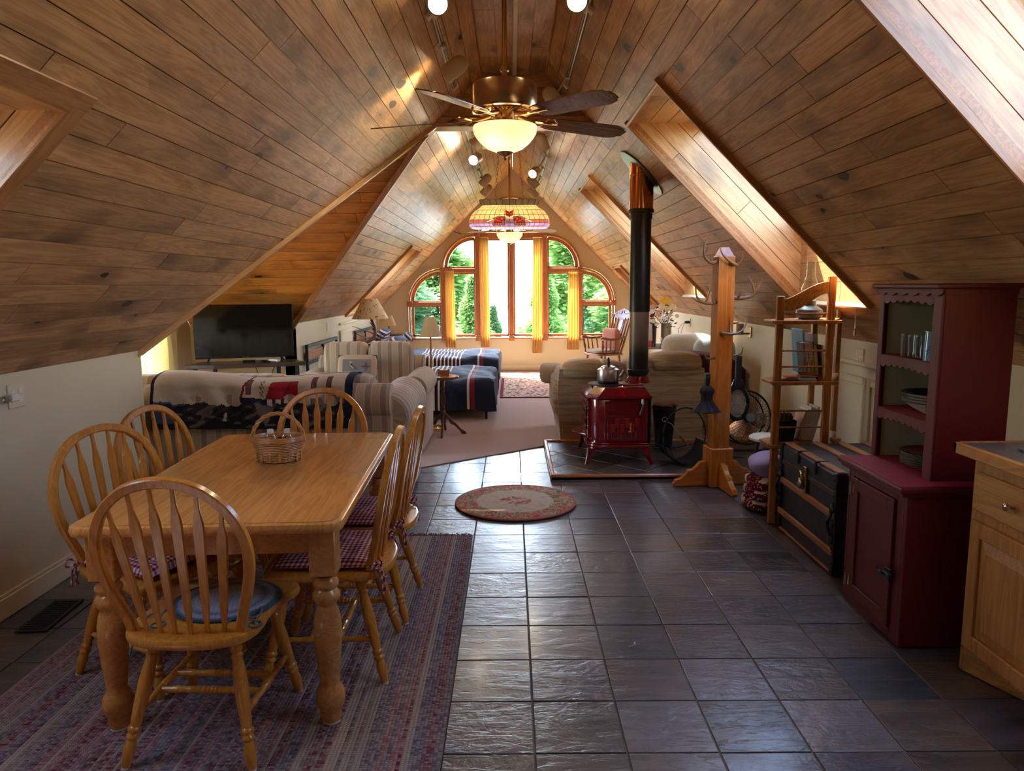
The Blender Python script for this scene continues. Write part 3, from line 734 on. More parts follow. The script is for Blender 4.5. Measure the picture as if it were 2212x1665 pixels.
struct(x.build('wall_far', 'wallgable'))
portal((0, YE - .02, 1.6), (0, -1, 0), 3.6, 2.6)
wi = 0
def rectframe(b, x0, x1, z0, z1, t=.045, y0=YE + .02, y1=YE + .09):
    b.box((x0, y0, z0), (x1, y1, z0 + t), .004); b.box((x0, y0, z1 - t), (x1, y1, z1), .004); b.box((x0, y0, z0), (x0 + t, y1, z1), .004); b.box((x1 - t, y0, z0), (x1, y1, z1), .004)
def arcpts(cx, cz, r, a0, a1, n=18): return [(cx + r * cos(a0 + (a1 - a0) * i / n), cz + r * sin(a0 + (a1 - a0) * i / n)) for i in range(n + 1)]
def arcband(b, cx, cz, r0, r1, a0, a1, y0, y1, n=20):
    P = arcpts(cx, cz, r0, a0, a1, n); Q = arcpts(cx, cz, r1, a0, a1, n)
    for i in range(n):
        v = [(p[0], y, p[1]) for y in (y0, y1) for p in (P[i], P[i + 1], Q[i + 1], Q[i])]
        b.add(v, [(0, 1, 2, 3), (7, 6, 5, 4), (0, 4, 5, 1), (3, 2, 6, 7), (1, 5, 6, 2), (0, 3, 7, 4)])
def flatpoly(b, pts, y, th=.005):
    n = len(pts); v = [(p[0], y, p[1]) for p in pts] + [(p[0], y + th, p[1]) for p in pts]
    f = [tuple(range(n)), tuple(range(2 * n - 1, n - 1, -1))] + [(i, n + i, n + (i + 1) % n, (i + 1) % n) for i in range(n)]
    b.add(v, f)
yg = YE + .055
for sgn in (-1, 1):
    X = lambda v: v * sgn
    def rf(x0, x1, z0, z1, mat='pane', t=.04):
        global wi
        wi += 1; b = MB(); a, c = sorted((X(x0), X(x1))); rectframe(b, a, c, z0, z1, t); f = struct(b.build('window_%d' % (100 + wi), 'windowwood'))
        b = MB(); b.box((a + t, yg, z0 + t), (c - t, yg + .005, z1 - t)); b.build('pane', mat, f); return f
    rf(.03, .57, .63, 2.37); rf(.63, 1.19, .63, 1.78); rf(1.25, 1.79, .63, 1.20, 'screenpane')
    for cx, cz, r in ((.65, 1.85, .52), (1.26, 1.25, .52)):
        wi += 1; b = MB(); a0, a1 = (0, pi / 2) if sgn > 0 else (pi / 2, pi)
        arcband(b, X(cx), cz, r - .035, r + .02, a0, a1, YE + .02, YE + .09)
        b.box((X(cx - .02), YE + .02, cz - .02), (X(cx + .02), YE + .09, cz + r), .003); b.box((X(cx), YE + .02, cz - .02), (X(cx + r + .02), YE + .09, cz + .025), .003)
        f = struct(b.build('window_%d' % (100 + wi), 'windowwood')); b = MB(); flatpoly(b, [(X(cx), cz)] + arcpts(X(cx), cz, r - .01, a0, a1), yg); b.build('pane', 'pane', f)
wi += 1; b = MB(); arcband(b, 0, 2.49, .52, .58, 0, pi, YE + .02, YE + .09, 28); b.box((-.57, YE + .02, 2.45), (.57, YE + .09, 2.50), .003)
f = struct(b.build('window_%d' % (100 + wi), 'windowwood')); b = MB(); flatpoly(b, arcpts(0, 2.49, .55, 0, pi, 28), yg); b.build('pane', 'pane', f)
# mullions and casings with rosette blocks
b = MB()
for sgn in (-1, 1):
    for c, z1 in ((.60, 2.49), (1.22, 1.82)): b.box((sgn * c - .045, YE - .01, SILL), (sgn * c + .045, YE + .11, z1), .006)
    b.box((sgn * .63, YE - .005, 1.765), (sgn * 1.22, YE + .1, 1.845), .006); b.box((sgn * 1.24, YE - .005, 1.185), (sgn * 1.80, YE + .1, 1.255), .006)
b.box((-.04, YE - .01, SILL), (.04, YE + .11, 2.40), .006); b.box((-.6, YE - .005, 2.36), (.6, YE + .1, 2.47), .006)
struct(b.build('trim_60', 'windowwood'))
def casing(k, pts):
    b = MB(); b.tube([(p[0], YE - .004, p[1]) for p in pts], .042, 8, up=(0, 1, 0), flat=.5); b2 = b
    b.tube([(p[0], YE - .016, p[1]) for p in pts], .014, 6, up=(0, 1, 0)); struct(b.build('trim_%d' % k, 'windowwood', smooth=True))
casing(61, [(-1.82, SILL), (1.82, SILL)])
for sgn in (-1, 1):
    casing(62 + (sgn > 0), [(sgn * 1.82, SILL), (sgn * 1.82, 1.22)])
    casing(64 + (sgn > 0), [(sgn * q[0], q[1]) for q in arcpts(1.24, 1.24, .58, 0, pi / 2)])
    casing(66 + (sgn > 0), [(sgn * q[0], q[1]) for q in arcpts(.64, 1.83, .58, 0, pi / 2)])
casing(68, arcpts(0, 2.49, .58, 0, pi, 30))
k = 69
for px, pz in ((-1.82, SILL), (1.82, SILL), (-1.82, 1.22), (1.82, 1.22), (-1.22, 1.81), (1.22, 1.81), (-.61, 2.45), (.61, 2.45), (-1.22, SILL), (1.22, SILL), (-.6, SILL), (.6, SILL), (0, SILL)):
    b = MB(); b.box((px - .05, YE - .035, pz - .05), (px + .05, YE, pz + .05), .005); b.lathe([(0, 0), (.014, .002), (.018, .008), (.028, .008), (.032, 0)], 14, TR(px, YE - .036, pz) @ RX(pi / 2)); struct(b.build('trim_%d' % k, 'windowwood', smooth=True)); k += 1
# ------------------------------------------------------------------ floor
CE = ((-.812, 6.021), (.326, 6.874)); cs = (CE[1][1] - CE[0][1]) / (CE[1][0] - CE[0][0])
ce = lambda x_: CE[0][1] + (x_ - CE[0][0]) * cs
b = MB(); b.box((XL - 1.3, YB - .1, -.12), (XR + .1, YE + .14, -.008)); fl = struct(b.build('floor', 'grout'))
tile_poly = [(XL, 1.30), (XR, 1.30), (XR, 5.6), (.3, 5.6), (.3, ce(.3)), (XL, ce(XL))]
regs = [[(XL, 1.30), (XR, 1.30), (XR, 5.6), (XL, 5.6)], None]
# tile field = box below y 5.6 and left of the diagonal, plus the wedge between 5.6 and the carpet
A_ = [(XL, YB), (XR, YB), (XR, 5.6), (-1.374 + 0, 5.6), (XL, ce(XL))]
B_ = [(-1.374, 5.6), (.3, 5.6), (.3, ce(.3))]
PT = .3055; ox = .068 % PT; oy = 2.525 % PT
rg = random.Random(11); nt_ = 0; far = MB()
i0 = int((XL - ox) // PT) - 1
for i in range(i0, i0 + 19):
    for j in range(4, 24):
        x0 = ox + i * PT; y0 = oy + j * PT; g = .0028
        R = [(x0 + g, y0 + g), (x0 + PT - g, y0 + g), (x0 + PT - g, y0 + PT - g), (x0 + g, y0 + PT - g)]
        parts = [q for q in (clip_in(R, A_), clip_in(R, B_)) if area(q) > 2e-4]
        if not parts: continue
        z = -.003 + rg.uniform(-.0012, .0012); tb = MB(); tx, ty = rg.uniform(-.004, .004), rg.uniform(-.004, .004)
        for q in parts:
            q = ccw(q); n = len(q); cx = x0 + PT / 2; cy = y0 + PT / 2
            tb.prism([(p[0] - cx, p[1] - cy) for p in q], -.012, 0, None, 0, .0025 if len(parts) == 1 else 0)
        o = tb.build('tile', 'slate', fl, (cx, cy, z)); o.rotation_euler = (tx, ty, 0); nt_ += 1
b = MB(); b.prism(ccw([(OX, ce(XL) - .3), (XL, ce(XL)), (.3, ce(.3)), (.3, 6.9), (XR, 6.9), (XR, YE), (OX, YE)]), -.02, .006); struct(b.build('floor', 'carpet'))
b = MB(); b.box((OX, DY0, -.02), (XL, 5.0, .006)); struct(b.build('floor', 'carpet'))
# hearth pad with diagonal slates and a wood moulding
hx0, hx1, hy0, hy1 = .30, XR - .02, 5.60, 6.94
b = MB(); b.box((hx0, hy0, -.01), (hx1, hy1, .028)); he = tag(b.build('hearth_pad', 'grout'), 'raised slate hearth pad with diagonal tiles and oak moulding under the red stove', 'hearth')
hreg = rect(hx0 + .035, hx1 - .01, hy0 + .035, hy1 - .035)
for i in range(-14, 16):
    for j in range(-14, 16):
        c_ = (1.3 + (i + j) * .2157, 6.2 + (i - j) * .2157); h_ = .2157 - .006
        q = clip_in([(c_[0] - h_, c_[1]), (c_[0], c_[1] - h_), (c_[0] + h_, c_[1]), (c_[0], c_[1] + h_)], hreg)
        if area(q) < 1e-3: continue
        tb = MB(); tb.prism([(p[0] - c_[0], p[1] - c_[1]) for p in ccw(q)], -.008, 0, None, 0, .002); o = tb.build('tile', 'slate', he, (c_[0], c_[1], .034 + rg.uniform(-.001, .001)))
for a, c in (((hx0, hy0), (hx1, hy0 + .035)), ((hx0, hy1 - .035), (hx1, hy1)), ((hx0, hy0 + .035), (hx0 + .035, hy1 - .035))):
    b = MB(); b.box((a[0], a[1], .0), (c[0], c[1], .05), .008); b.build('moulding', 'hearthwood', he)
# baseboards
def bb(name, a, c): b = MB(); b.box(a, c, .004); return b
b = bb('', (XL, YB, 0), (XL + .014, DY0 - .004, .10)); b.box((XL, YB, .10), (XL + .009, DY0 - .004, .118), .003); struct(b.build('baseboard_left', 'cream'))
b = MB(); b.box((XL, DY1, 0), (XL + .014, YE, .11), .004); struct(b.build('baseboard_left', 'cream'))
b = MB(); b.box((XL + .014, YE - .014, .006), (XR, YE, .115), .004); struct(b.build('baseboard_far', 'cream'))
b = MB(); b.box((XR - .014, YB, 0), (XR, YE - .014, .11), .004); struct(b.build('baseboard_right', 'cream'))
b = MB(); b.box((OX, DY1 - .014, 0), (XL, DY1, .11), .004); b.box((OX, DY0, 0), (OX + .014, DY1 - .014, .11), .004); struct(b.build('baseboard_dormer', 'cream'))
# recessed-panel wainscot doors in the knee walls
def wains(name, X, y0, y1, z0, z1, sgn, label, n=2, cap=True):
    root = thing(name, label, 'access panel', (X, (y0 + y1) / 2, 0)); h = (y1 - y0) / 2
    b = MB(); b.box((0, -h, z0), (sgn * .012, h, z1), .002); b.build('panel_board', 'cream', root)
    w_ = (2 * h) / n
    for k in range(n):
        b = MB(); a = -h + k * w_
        for p, q in (((a, z0), (a + .05, z1)), ((a + w_ - .05, z0), (a + w_, z1)), ((a + .05, z0), (a + w_ - .05, z0 + .05)), ((a + .05, z1 - .05), (a + w_ - .05, z1))): b.box((sgn * .012, p[0], p[1]), (sgn * .028, q[0], q[1]), .003)
        b.build('panel_frame', 'cream', root)
    if cap: b = MB(); b.box((0, -h, z1 + .075), (sgn * .03, h, z1 + .105), .006); b.build('cap_rail', 'cream', root)
    return root
wains('knee_wall_panel', XR, 4.40, 5.44, .13, .885, -1, 'cream panelled knee wall cupboard behind the travel trunk and red hutch')
wains('knee_wall_panel', XL, 10.05, 11.15, .2, .93, 1, 'cream framed knee wall access door behind the antler lamp', 1)
# ================================================================== dining set
def turned(L, r, kind='chair'):
    if kind == 'chair':  # t from top (0) to foot (1)
        P = [(.55, 0), (.75, .03), (.95, .08), (1.0, .13), (.72, .155), (.98, .175), (.78, .20), (.9, .24), (1.12, .38), (1.05, .5), (.86, .66), (.74, .70), (1.02, .715), (1.02, .735), (.74, .75), (1.0, .77), (1.0, .785), (.72, .80), (.98, .86), (.84, .93), (.62, 1.0)]
    elif kind == 'stretch':
        P = [(.6, 0), (.72, .05), (.95, .17), (1.0, .19), (.8, .21), (.9, .3), (1.0, .40), (.8, .415), (1.05, .43), (.8, .445), (1.05, .46), (1.1, .475), (.85, .49), (1.1, .505), (1.1, .52), (.85, .53), (1.05, .55), (.8, .565), (1.0, .58), (.9, .7), (.8, .79), (1.0, .81), (.95, .83), (.72, .95), (.6, 1)]
    return [(r * a, t) for a, t in P]
def make_chair(label, loc=(0, 0, 0), rz=0):
    t = thing('dining_chair', label, 'chair', loc, rz, 'arrow back dining chairs around the table')
    half = [(0, -.225), (.06, -.222), (.12, -.207), (.165, -.18), (.188, -.14), (.194, -.08), (.188, -.02), (.192, .04), (.206, .09), (.219, .13), (.218, .165), (.195, .19), (.15, .203), (.07, .212), (0, .214)]
    out = [(p[0], p[1], 0) for p in half]; out = [(v.x * 1.10, v.y * 1.14 - .006) for v in spline(out, 3)]; poly = out[:-1] + [(-x_, y_) for x_, y_ in out[::-1]][:-1]
    b = MB(); b.prism(ccw(poly), .408, .442, None, 0, .011); b.build('seat', 'chairwood', t, smooth=True)
    lean = lambda z: -.190 - .19 * (z - .435)
    hp = [(.170, .425), (.184, .49), (.210, .57), (.229, .65), (.234, .72), (.222, .79), (.186, .86), (.128, .915), (.066, .941), (0, .95)]
    hp3 = [(x_, lean(z_) + (.008 if z_ < .5 else 0), z_) for x_, z_ in hp]; pts = spline(hp3 + [(-p[0], p[1], p[2]) for p in hp3[::-1][1:]], 4)
    n = len(pts); b = MB()
    # rectangular bent hoop
    v = []; f = []
    nb = Vector((0, -.235, 1)).normalized(); fwd = Vector((0, 1, .235)).normalized()
    for i, p in enumerate(pts):
        d = (pts[min(i + 1, n - 1)] - pts[max(i - 1, 0)]).normalized(); o_ = d.cross(fwd).normalized(); a_, c_, ch = .0155, .013, .004
        for u, w_ in ((-a_, -c_ + ch), (-a_ + ch, -c_), (a_ - ch, -c_), (a_, -c_ + ch), (a_, c_ - ch), (a_ - ch, c_), (-a_ + ch, c_), (-a_, c_ - ch)): v.append(p + o_ * u + fwd * w_)
    for i in range(n - 1):
        for k in range(8): f.append((i * 8 + k, i * 8 + (k + 1) % 8, (i + 1) * 8 + (k + 1) % 8, (i + 1) * 8 + k))
    b.add(v, f); b.build('back_hoop', 'chairwood', t, smooth=True)
    def hoopz(x_):
        best = min(((abs(p.x - x_), p.z) for p in pts if p.z > .7)); return best[1]
    prof = [(0, .0065), (.08, .0075), (.18, .0125), (.3, .0145), (.55, .0165), (.74, .0185), (.79, .0175), (.85, .011), (.89, .0075), (1, .006)]
    for k in range(6):
        xb = (-.5 + k / 5) * .245; xt = (-.5 + k / 5) * .345; zt = hoopz(xt) - .012
        p0 = Vector((xb, lean(.44) - .022 + .009 * abs(k - 2.5), .436)); p1 = Vector((xt, lean(zt), zt)); d = (p1 - p0); L = d.length; d.normalize()
        sx = Vector((1, 0, 0)); sx = (sx - d * sx.dot(d)).normalized(); ny = d.cross(sx); v = []; f = []
        for i, (tt, hw) in enumerate(prof):
            c_ = p0 + d * (tt * L); th = .0055
            v += [c_ + sx * hw * .8 - ny * th, c_ + sx * hw, c_ + sx * hw * .8 + ny * th, c_ - sx * hw * .8 + ny * th, c_ - sx * hw, c_ - sx * hw * .8 - ny * th]
        for i in range(len(prof) - 1):
            for q in range(6): f.append((i * 6 + q, i * 6 + (q + 1) % 6, (i + 1) * 6 + (q + 1) % 6, (i + 1) * 6 + q))
        b = MB(); b.add(v, f); b.build('spindle', 'chairwood', t)
    tops = [(-.125, -.13), (.125, -.13), (-.14, .135), (.14, .135)]; feet = [(-.205, -.235), (.205, -.235), (-.205, .225), (.205, .225)]
    for a, c in zip(tops, feet):
        b = MB(); b.between([(r * 1, tt) for r, tt in turned(1, .0205)], (a[0], a[1], .412), (c[0], c[1], .004), 12); l = b.build('leg', 'chairwood', t, smooth=True)
        b = MB(); b.lathe([(.0125, 0), (.0125, .008)], 10, TR(c[0], c[1], 0)); b.build('glide', 'white', l)
    P = lambda k, s: Vector((tops[k][0], tops[k][1], .412)).lerp(Vector((feet[k][0], feet[k][1], 0)), s)
    for a, c in ((0, 2), (1, 3)): b = MB(); b.between(turned(1, .0125, 'stretch'), P(a, .60), P(c, .60), 10); b.build('stretcher', 'chairwood', t, smooth=True)
    for s_ in (.36, .64): b = MB(); q0 = P(0, .60).lerp(P(2, .60), s_); q1 = P(1, .60).lerp(P(3, .60), s_); b.between(turned(1, .0135, 'stretch'), q0, q1, 10); b.build('stretcher', 'chairwood', t, smooth=True)
    return t
R_ = radians
ch0 = make_chair('wooden hoop back dining chair nearest the camera with a blue braided seat pad', (-1.025, 2.365, .012), R_(-2))
chairs = [((-.735, 2.835, .012), R_(91), 'wooden hoop back chair at the right side of the table, nearer of the two there'),
          ((-.715, 3.345, .012), R_(88), 'wooden hoop back chair at the right side of the table, farther of the two there'),
          ((-1.425, 2.80, .012), R_(-115), 'wooden hoop back chair by the left wall, nearer one, in front of bare wall'),
          ((-1.455, 3.33, .012), R_(-105), 'wooden hoop back chair by the left wall, farther one, in front of the sofa'),
          ((-1.045, 3.70, .012), R_(180), 'wooden hoop back chair at the far end of the table before the throw blanket')]
for l, r, lab in chairs: dup(ch0, l, r, lab)
# table
t = thing('dining_table', 'maple farmhouse dining table with turned legs set with a wicker basket', 'table', (-1.035, 3.02, .012), R_(2.4))
def rrect(hx, hy, r, n=6):
    out = []
    for cx, cy, a in ((hx - r, hy - r, 0), (-hx + r, hy - r, pi / 2), (-hx + r, -hy + r, pi), (hx - r, -hy + r, 1.5 * pi)):
        for i in range(n + 1): q = a + pi / 2 * i / n; out.append((cx + r * cos(q), cy + r * sin(q)))
    return out
TL = .755
# glued-up top: strips of maple of different lengths as pieces over a rounded body
b = MB(); b.prism(rrect(.445, .755, .06), .716, TL - .002, None, 0, .014); tt = b.build('tabletop', 'tablewood', t, smooth=True)
rg = random.Random(5); yy = -.735; hx = .425
xx = -hx; nst = 9; sw = 2 * hx / nst
for i in range(nst):
    y = -.735
    while y < .735:
        L = rg.uniform(.3, .7); y1 = min(.735, y + L)
        if .735 - y1 < .12: y1 = .735
        q = clip_in(rect(xx + i * sw, xx + (i + 1) * sw, y, y1), rrect(.425, .735, .05))
        b = MB(); b.prism(ccw(q), TL - .003, TL); b.build('board', 'tablewood', tt); y = y1
for a, c in (((-.36, -.655, .618), (.36, -.635, .716)), ((-.36, .635, .618), (.36, .655, .716)), ((-.375, -.62, .618), (-.355, .62, .716)), ((.355, -.62, .618), (.375, .62, .716))):
    b = MB(); b.box(a, c, .003); b.build('apron', 'tablewood', t)
LP_ = [(r_ * 1.10, z_) for r_, z_ in [(.037, .54), (.030, .535), (.034, .525), (.040, .515), (.040, .505), (.031, .49), (.042, .475), (.044, .46), (.033, .44), (.030, .43), (.036, .415), (.0425, .38), (.044, .33), (.040, .26), (.034, .19), (.030, .145), (.031, .14), (.043, .12), (.0475, .095), (.045, .07), (.034, .045), (.033, .04), (.034, .03), (.030, .008)]]
for sx in (-1, 1):
    for sy in (-1, 1):
        T = TR(sx * .365, sy * .645, 0); b = MB(); b.box((-.045, -.045, .545), (.045, .045, .716), .004, T); b.lathe(LP_[::-1], 20, T)
        l = b.build('leg', 'tablewood', t, smooth=True); b = MB(); b.lathe([(.031, 0), (.031, .008)], 16, T); b.build('glide', 'white', l)
# seat cushions
def cushion(label, loc, rz, tie=True):
    t = thing('seat_cushion', label, 'cushion', loc, rz, 'red gingham seat cushions')
    rg = random.Random(int(loc[1] * 100)); tf = [(-.09, -.09), (.09, -.09), (-.09, .09), (.09, .09), (0, 0)]
    def top(u, v, s=1):
        x_ = (u * 2 - 1); y_ = (v * 2 - 1); e = (1 - abs(x_) ** 4) * (1 - abs(y_) ** 4); X_ = x_ * .195; Y_ = y_ * .19
        h = .034 * max(0, e) ** .5; 
        for a in tf: h -= .018 * math.exp(-((X_ - a[0]) ** 2 + (Y_ - a[1]) ** 2) / .0012)
        return (X_, Y_, .022 + (max(-.004, h) if s > 0 else -.02 * max(0, e) ** .5))
    b = MB(); b.grid(lambda u, v: top(u, v, 1), 22, 22); b.grid(lambda u, v: top(1 - u, v, -1), 10, 10); b.build('pad', 'gingham', t, smooth=True)
    if tie:
        for s in (-1, 1):
            b = MB(); k = (s * .185, -.20, .02); b.ball(k, (.016, .014, .016), 8)
            for d in ((.03, -.02, .01), (-.025, -.03, .012)): b.tube(spline([k, (k[0] + d[0], k[1] + d[1], k[2] + .02), (k[0] + d[0] * 1.3, k[1] + d[1] * 1.2, k[2] - .01), k], 4), .004, 6)
            for d in ((.018 * s, -.03), (-.01 * s, -.035)): b.tube(spline([k, (k[0] + d[0] * .6, k[1] + d[1], k[2] - .03), (k[0] + d[0], k[1] + d[1] * 1.2, k[2] - .10)], 4), [.004] * 8 + [.007], 6)
            b.tube(spline([(s * .16, -.15, .03), k], 2), .004, 6); b.build('tie', 'gingham', t, smooth=True)
    return t
for k, lab in ((0, 'red gingham tufted seat cushion on the nearer right-hand chair'), (1, 'red gingham tufted seat cushion on the farther right-hand chair'), (2, 'red gingham tufted seat cushion on the nearer left-hand chair'), (3, 'red gingham tufted seat cushion on the farther left-hand chair')):
    l, r, _ = chairs[k]; cushion(lab, (l[0], l[1], .452), r)
t = thing('chair_pad', 'round blue and white braided chair pad with ties on the nearest chair', 'cushion', (-.985, 2.39, .455))
b = MB(); b.lathe([(0, 0), (.175, 0), (.182, .005), (.178, .011), (.165, .013), (0, .013)], 40, None, sy=.93); b.build('pad', 'bluebraid', t, smooth=True)
for s in (-1, 1):
    b = MB(); b.tube(spline([(s * .14, -.07, .012), (s * .16, -.12, .02), (s * .155, -.18, .004)], 5), .0035, 6)
    b.tube([(s * .155 + .021 * cos(a), -.175 + .021 * sin(a), .0) for a in [i * pi / 8 for i in range(16)]], .0035, 6, True)
    if s > 0: b.tube(spline([(.15, -.15, .01), (.09, -.14, .012), (.06, -.17, .002)], 4), .0035, 6)
    else: b.tube(spline([(-.155, -.17, .0), (-.2, -.12, .012), (-.23, -.16, -.02), (-.24, -.2, -.09)], 5), .0035, 6)
    b.build('tie', plain('slate_blue_cord', (74, 98, 112), .8) if 'cord' not in M else 'cord', t, smooth=True)
    M['cord'] = bpy.data.materials['slate_blue_cord']
# basket with two bottles
bz = .767
t = thing('wicker_basket', 'oval wicker basket with twisted hoop handle holding water bottles on the table', 'basket', (-1.035, 3.16, bz), R_(4))
b = MB(); hgt = .095
b.lathe([(0, .004), (.075, .004), (.08, .01), (.098, hgt)], 30, None, sx=1.06, sy=.80)
for k in range(13):
    z = .006 + k * .0076; r = .079 + .019 * (z / hgt) + .003
    b.tube([((r + .0028 * sin(15 * a + (pi if k % 2 else 0))) * 1.06 * cos(a), (r + .0028 * sin(15 * a + (pi if k % 2 else 0))) * .80 * sin(a), z) for a in [2 * pi * i / 60 for i in range(60)]], .0036, 5, True)
b.build('woven_body', 'wicker', t, smooth=True)
b = MB()
for k in range(4): b.tube([((.1035 + .002 * (k % 2)) * 1.06 * cos(a), (.1035 + .002 * (k % 2)) * .8 * sin(a), hgt - .002 + k * .005) for a in [2 * pi * i / 48 for i in range(48)]], .0042, 5, True)
b.build('rim', 'wicker', t, smooth=True)
b = MB(); arc = [(.113 * cos(a), 0, .085 + .125 * sin(a)) for a in [pi * i / 40 for i in range(41)]]
for ph in (0, 2.1, 4.2): b.tube([(p[0] + .005 * cos(i * .55 + ph) * cos(pi * i / 40), .006 * sin(i * .55 + ph), p[2] + .005 * cos(i * .55 + ph) * sin(pi * i / 40)) for i, p in enumerate(arc)], .0048, 6)
b.build('handle', 'wicker', t, smooth=True)
for k in range(14):
    a = 2 * pi * k / 14; b = MB(); b.box((-.006, -.0022, .004), (.006, .0022, hgt), .001, TR(.0905 * 1.06 * cos(a), .0905 * .8 * sin(a), 0) @ RZ(a + pi / 2)); b.build('stake', 'wicker', t)
def bottle(label, x_, y_, z_, tilt):
    t = thing('water_bottle', label, 'bottle', (x_, y_, z_), 0, 'water bottles in the wicker basket'); t.rotation_euler = (tilt[0], tilt[1], 0)
    b = MB(); b.lathe([(.0, 0), (.028, 0), (.030, .01), (.029, .05), (.030, .07), (.026, .085), (.014, .105), (.0115, .108), (.0115, .116)], 18); b.build('bottle_body', 'clear', t, smooth=True)
    b = MB(); b.lathe([(0, .132), (.0125, .132), (.0135, .129), (.0135, .114), (.0125, .113)], 16); b.build('cap', 'white', t, smooth=True)
bottle('clear plastic bottle with white cap in the wicker basket, left one', -1.055, 3.14, bz + .012, (.0, -.05)); bottle('clear plastic bottle with white cap in the wicker basket, right one', -.995, 3.15, bz + .012, (.0, .04))
b = MB(); b.box((-.02, -.012, 0), (.02, .012, .085), .003); o = b.build('snack_packet', colm('dark_red_foil', (96, 22, 40), .35), None, (-1.025, 3.19, bz + .014)); tag(o, 'small dark red snack packet between the bottles in the basket', 'packet')
# rugs
t = thing('braided_rug', 'long red grey and beige striped braided rug under the dining table', 'rug', (-1.02, 0, 0))
b = MB(); b.prism([(-.91, .8), (.79, .8), (.775, 4.315), (-.91, 4.315)], .0015, .012, None, 0, .004); b.build('rug_body', 'braid', t)
rg = random.Random(3); b = MB()
for i in range(420):
    x_ = -.90 + 1.67 * i / 420; d = rg.uniform(-.02, .02); L = rg.uniform(.025, .06)
    b.tube([(x_, 4.30, .008), (x_ + d * .5, 4.30 + L * .6, .010 + rg.uniform(0, .012)), (x_ + d, 4.30 + L, .004)], [.0025, .002, .001], 4)
fr = b.build('fringe', colm('rug_fringe', (96, 72, 52)), t); fr['kind'] = 'stuff'
b = MB(); b.prism(circle(.43, 56), .0015, .014, None, 0, .004); o = b.build('round_rug', 'roundrug', None, (.02, 5.03, 0), smooth=True); tag(o, 'round floral hooked rug with pink border on the slate floor', 'rug')
b = MB(); b.box((-.60, -1.05, 0), (.60, 1.05, .012), .004); o = b.build('persian_rug', 'persian', None, (.43, 10.92, .006)); tag(o, 'patterned beige and red rectangular rug on the carpet beyond the beds', 'rug')
# wall bits by the table
def plate(name, label, cat, loc, rz, kind='outlet'):
    t = thing(name, label, cat, loc, rz); b = MB(); b.box((-.035, -.006, -.058), (.035, 0, .058), .003); b.build('cover_plate', 'cream', t)
    if kind == 'outlet':
        for z in (-.02, .02): b = MB(); b.box((-.015, -.009, z - .013), (.015, -.006, z + .013), .003); b.box((-.007, -.0095, z - .005), (-.004, -.0088, z + .006)); b.box((.004, -.0095, z - .005), (.007, -.0088, z + .006)); b.build('socket', 'white', t)
    else: b = MB(); b.box((-.006, -.014, -.012), (.006, -.006, .012), .002); b.build('toggle', 'white', t)
    return t
def quad_plate(label, loc, rz):
    t = thing('wall_outlet', label, 'outlet', loc, rz); b = MB(); b.box((-.06, -.006, -.058), (.06, 0, .058), .003); b.build('cover_plate', 'cream', t)
    for x_ in (-.025, .025):
        for z in (-.02, .02): b = MB(); b.box((x_ - .014, -.009, z - .013), (x_ + .014, -.006, z + .013), .003); b.build('socket', 'white', t)
    return t
sw = quad_plate('wide cream wall plate with a clear night light on the near left wall', (XL, 3.46, 1.02), R_(90))
t = thing('night_light', 'clear flame shaped night light plugged in on the left wall', 'night light', (XL + .012, 3.40, 1.02))
b = MB(); b.between([(.004, 0), (.014, .15), (.019, .35), (.016, .6), (.008, .85), (.001, 1)], (.03, -.03, 0), (.02, -.14, -.002), 12); b.build('bulb_cover', 'clear', t, smooth=True); b = MB(); b.box((0, -.035, -.018), (.035, .02, .018), .004); b.build('plug_body', 'white', t)
plate('wall_outlet', 'low cream outlet on the left wall behind the dining chairs', 'outlet', (XL, 4.47, .40), R_(90))
plate('wall_outlet', 'cream outlet high on the left wall above the near bed headboard', 'outlet', (XL, 9.43, 1.02), R_(90))
quad_plate('four socket cream outlet on the right wall above the panelling', (XR, 5.09, 1.02), R_(-90))
t = thing('floor_vent', 'black metal floor register in the slate by the left wall', 'vent', (-2.18, 3.26, .002), R_(4))
b = MB(); b.box((-.07, -.17, 0), (.07, .17, .006), .002); b.build('vent_frame', 'black', t)
for k in range(14): b = MB(); b.box((-.055, -.15 + k * .022, .006), (.055, -.145 + k * .022, .009)); b.build('louver', 'black', t)
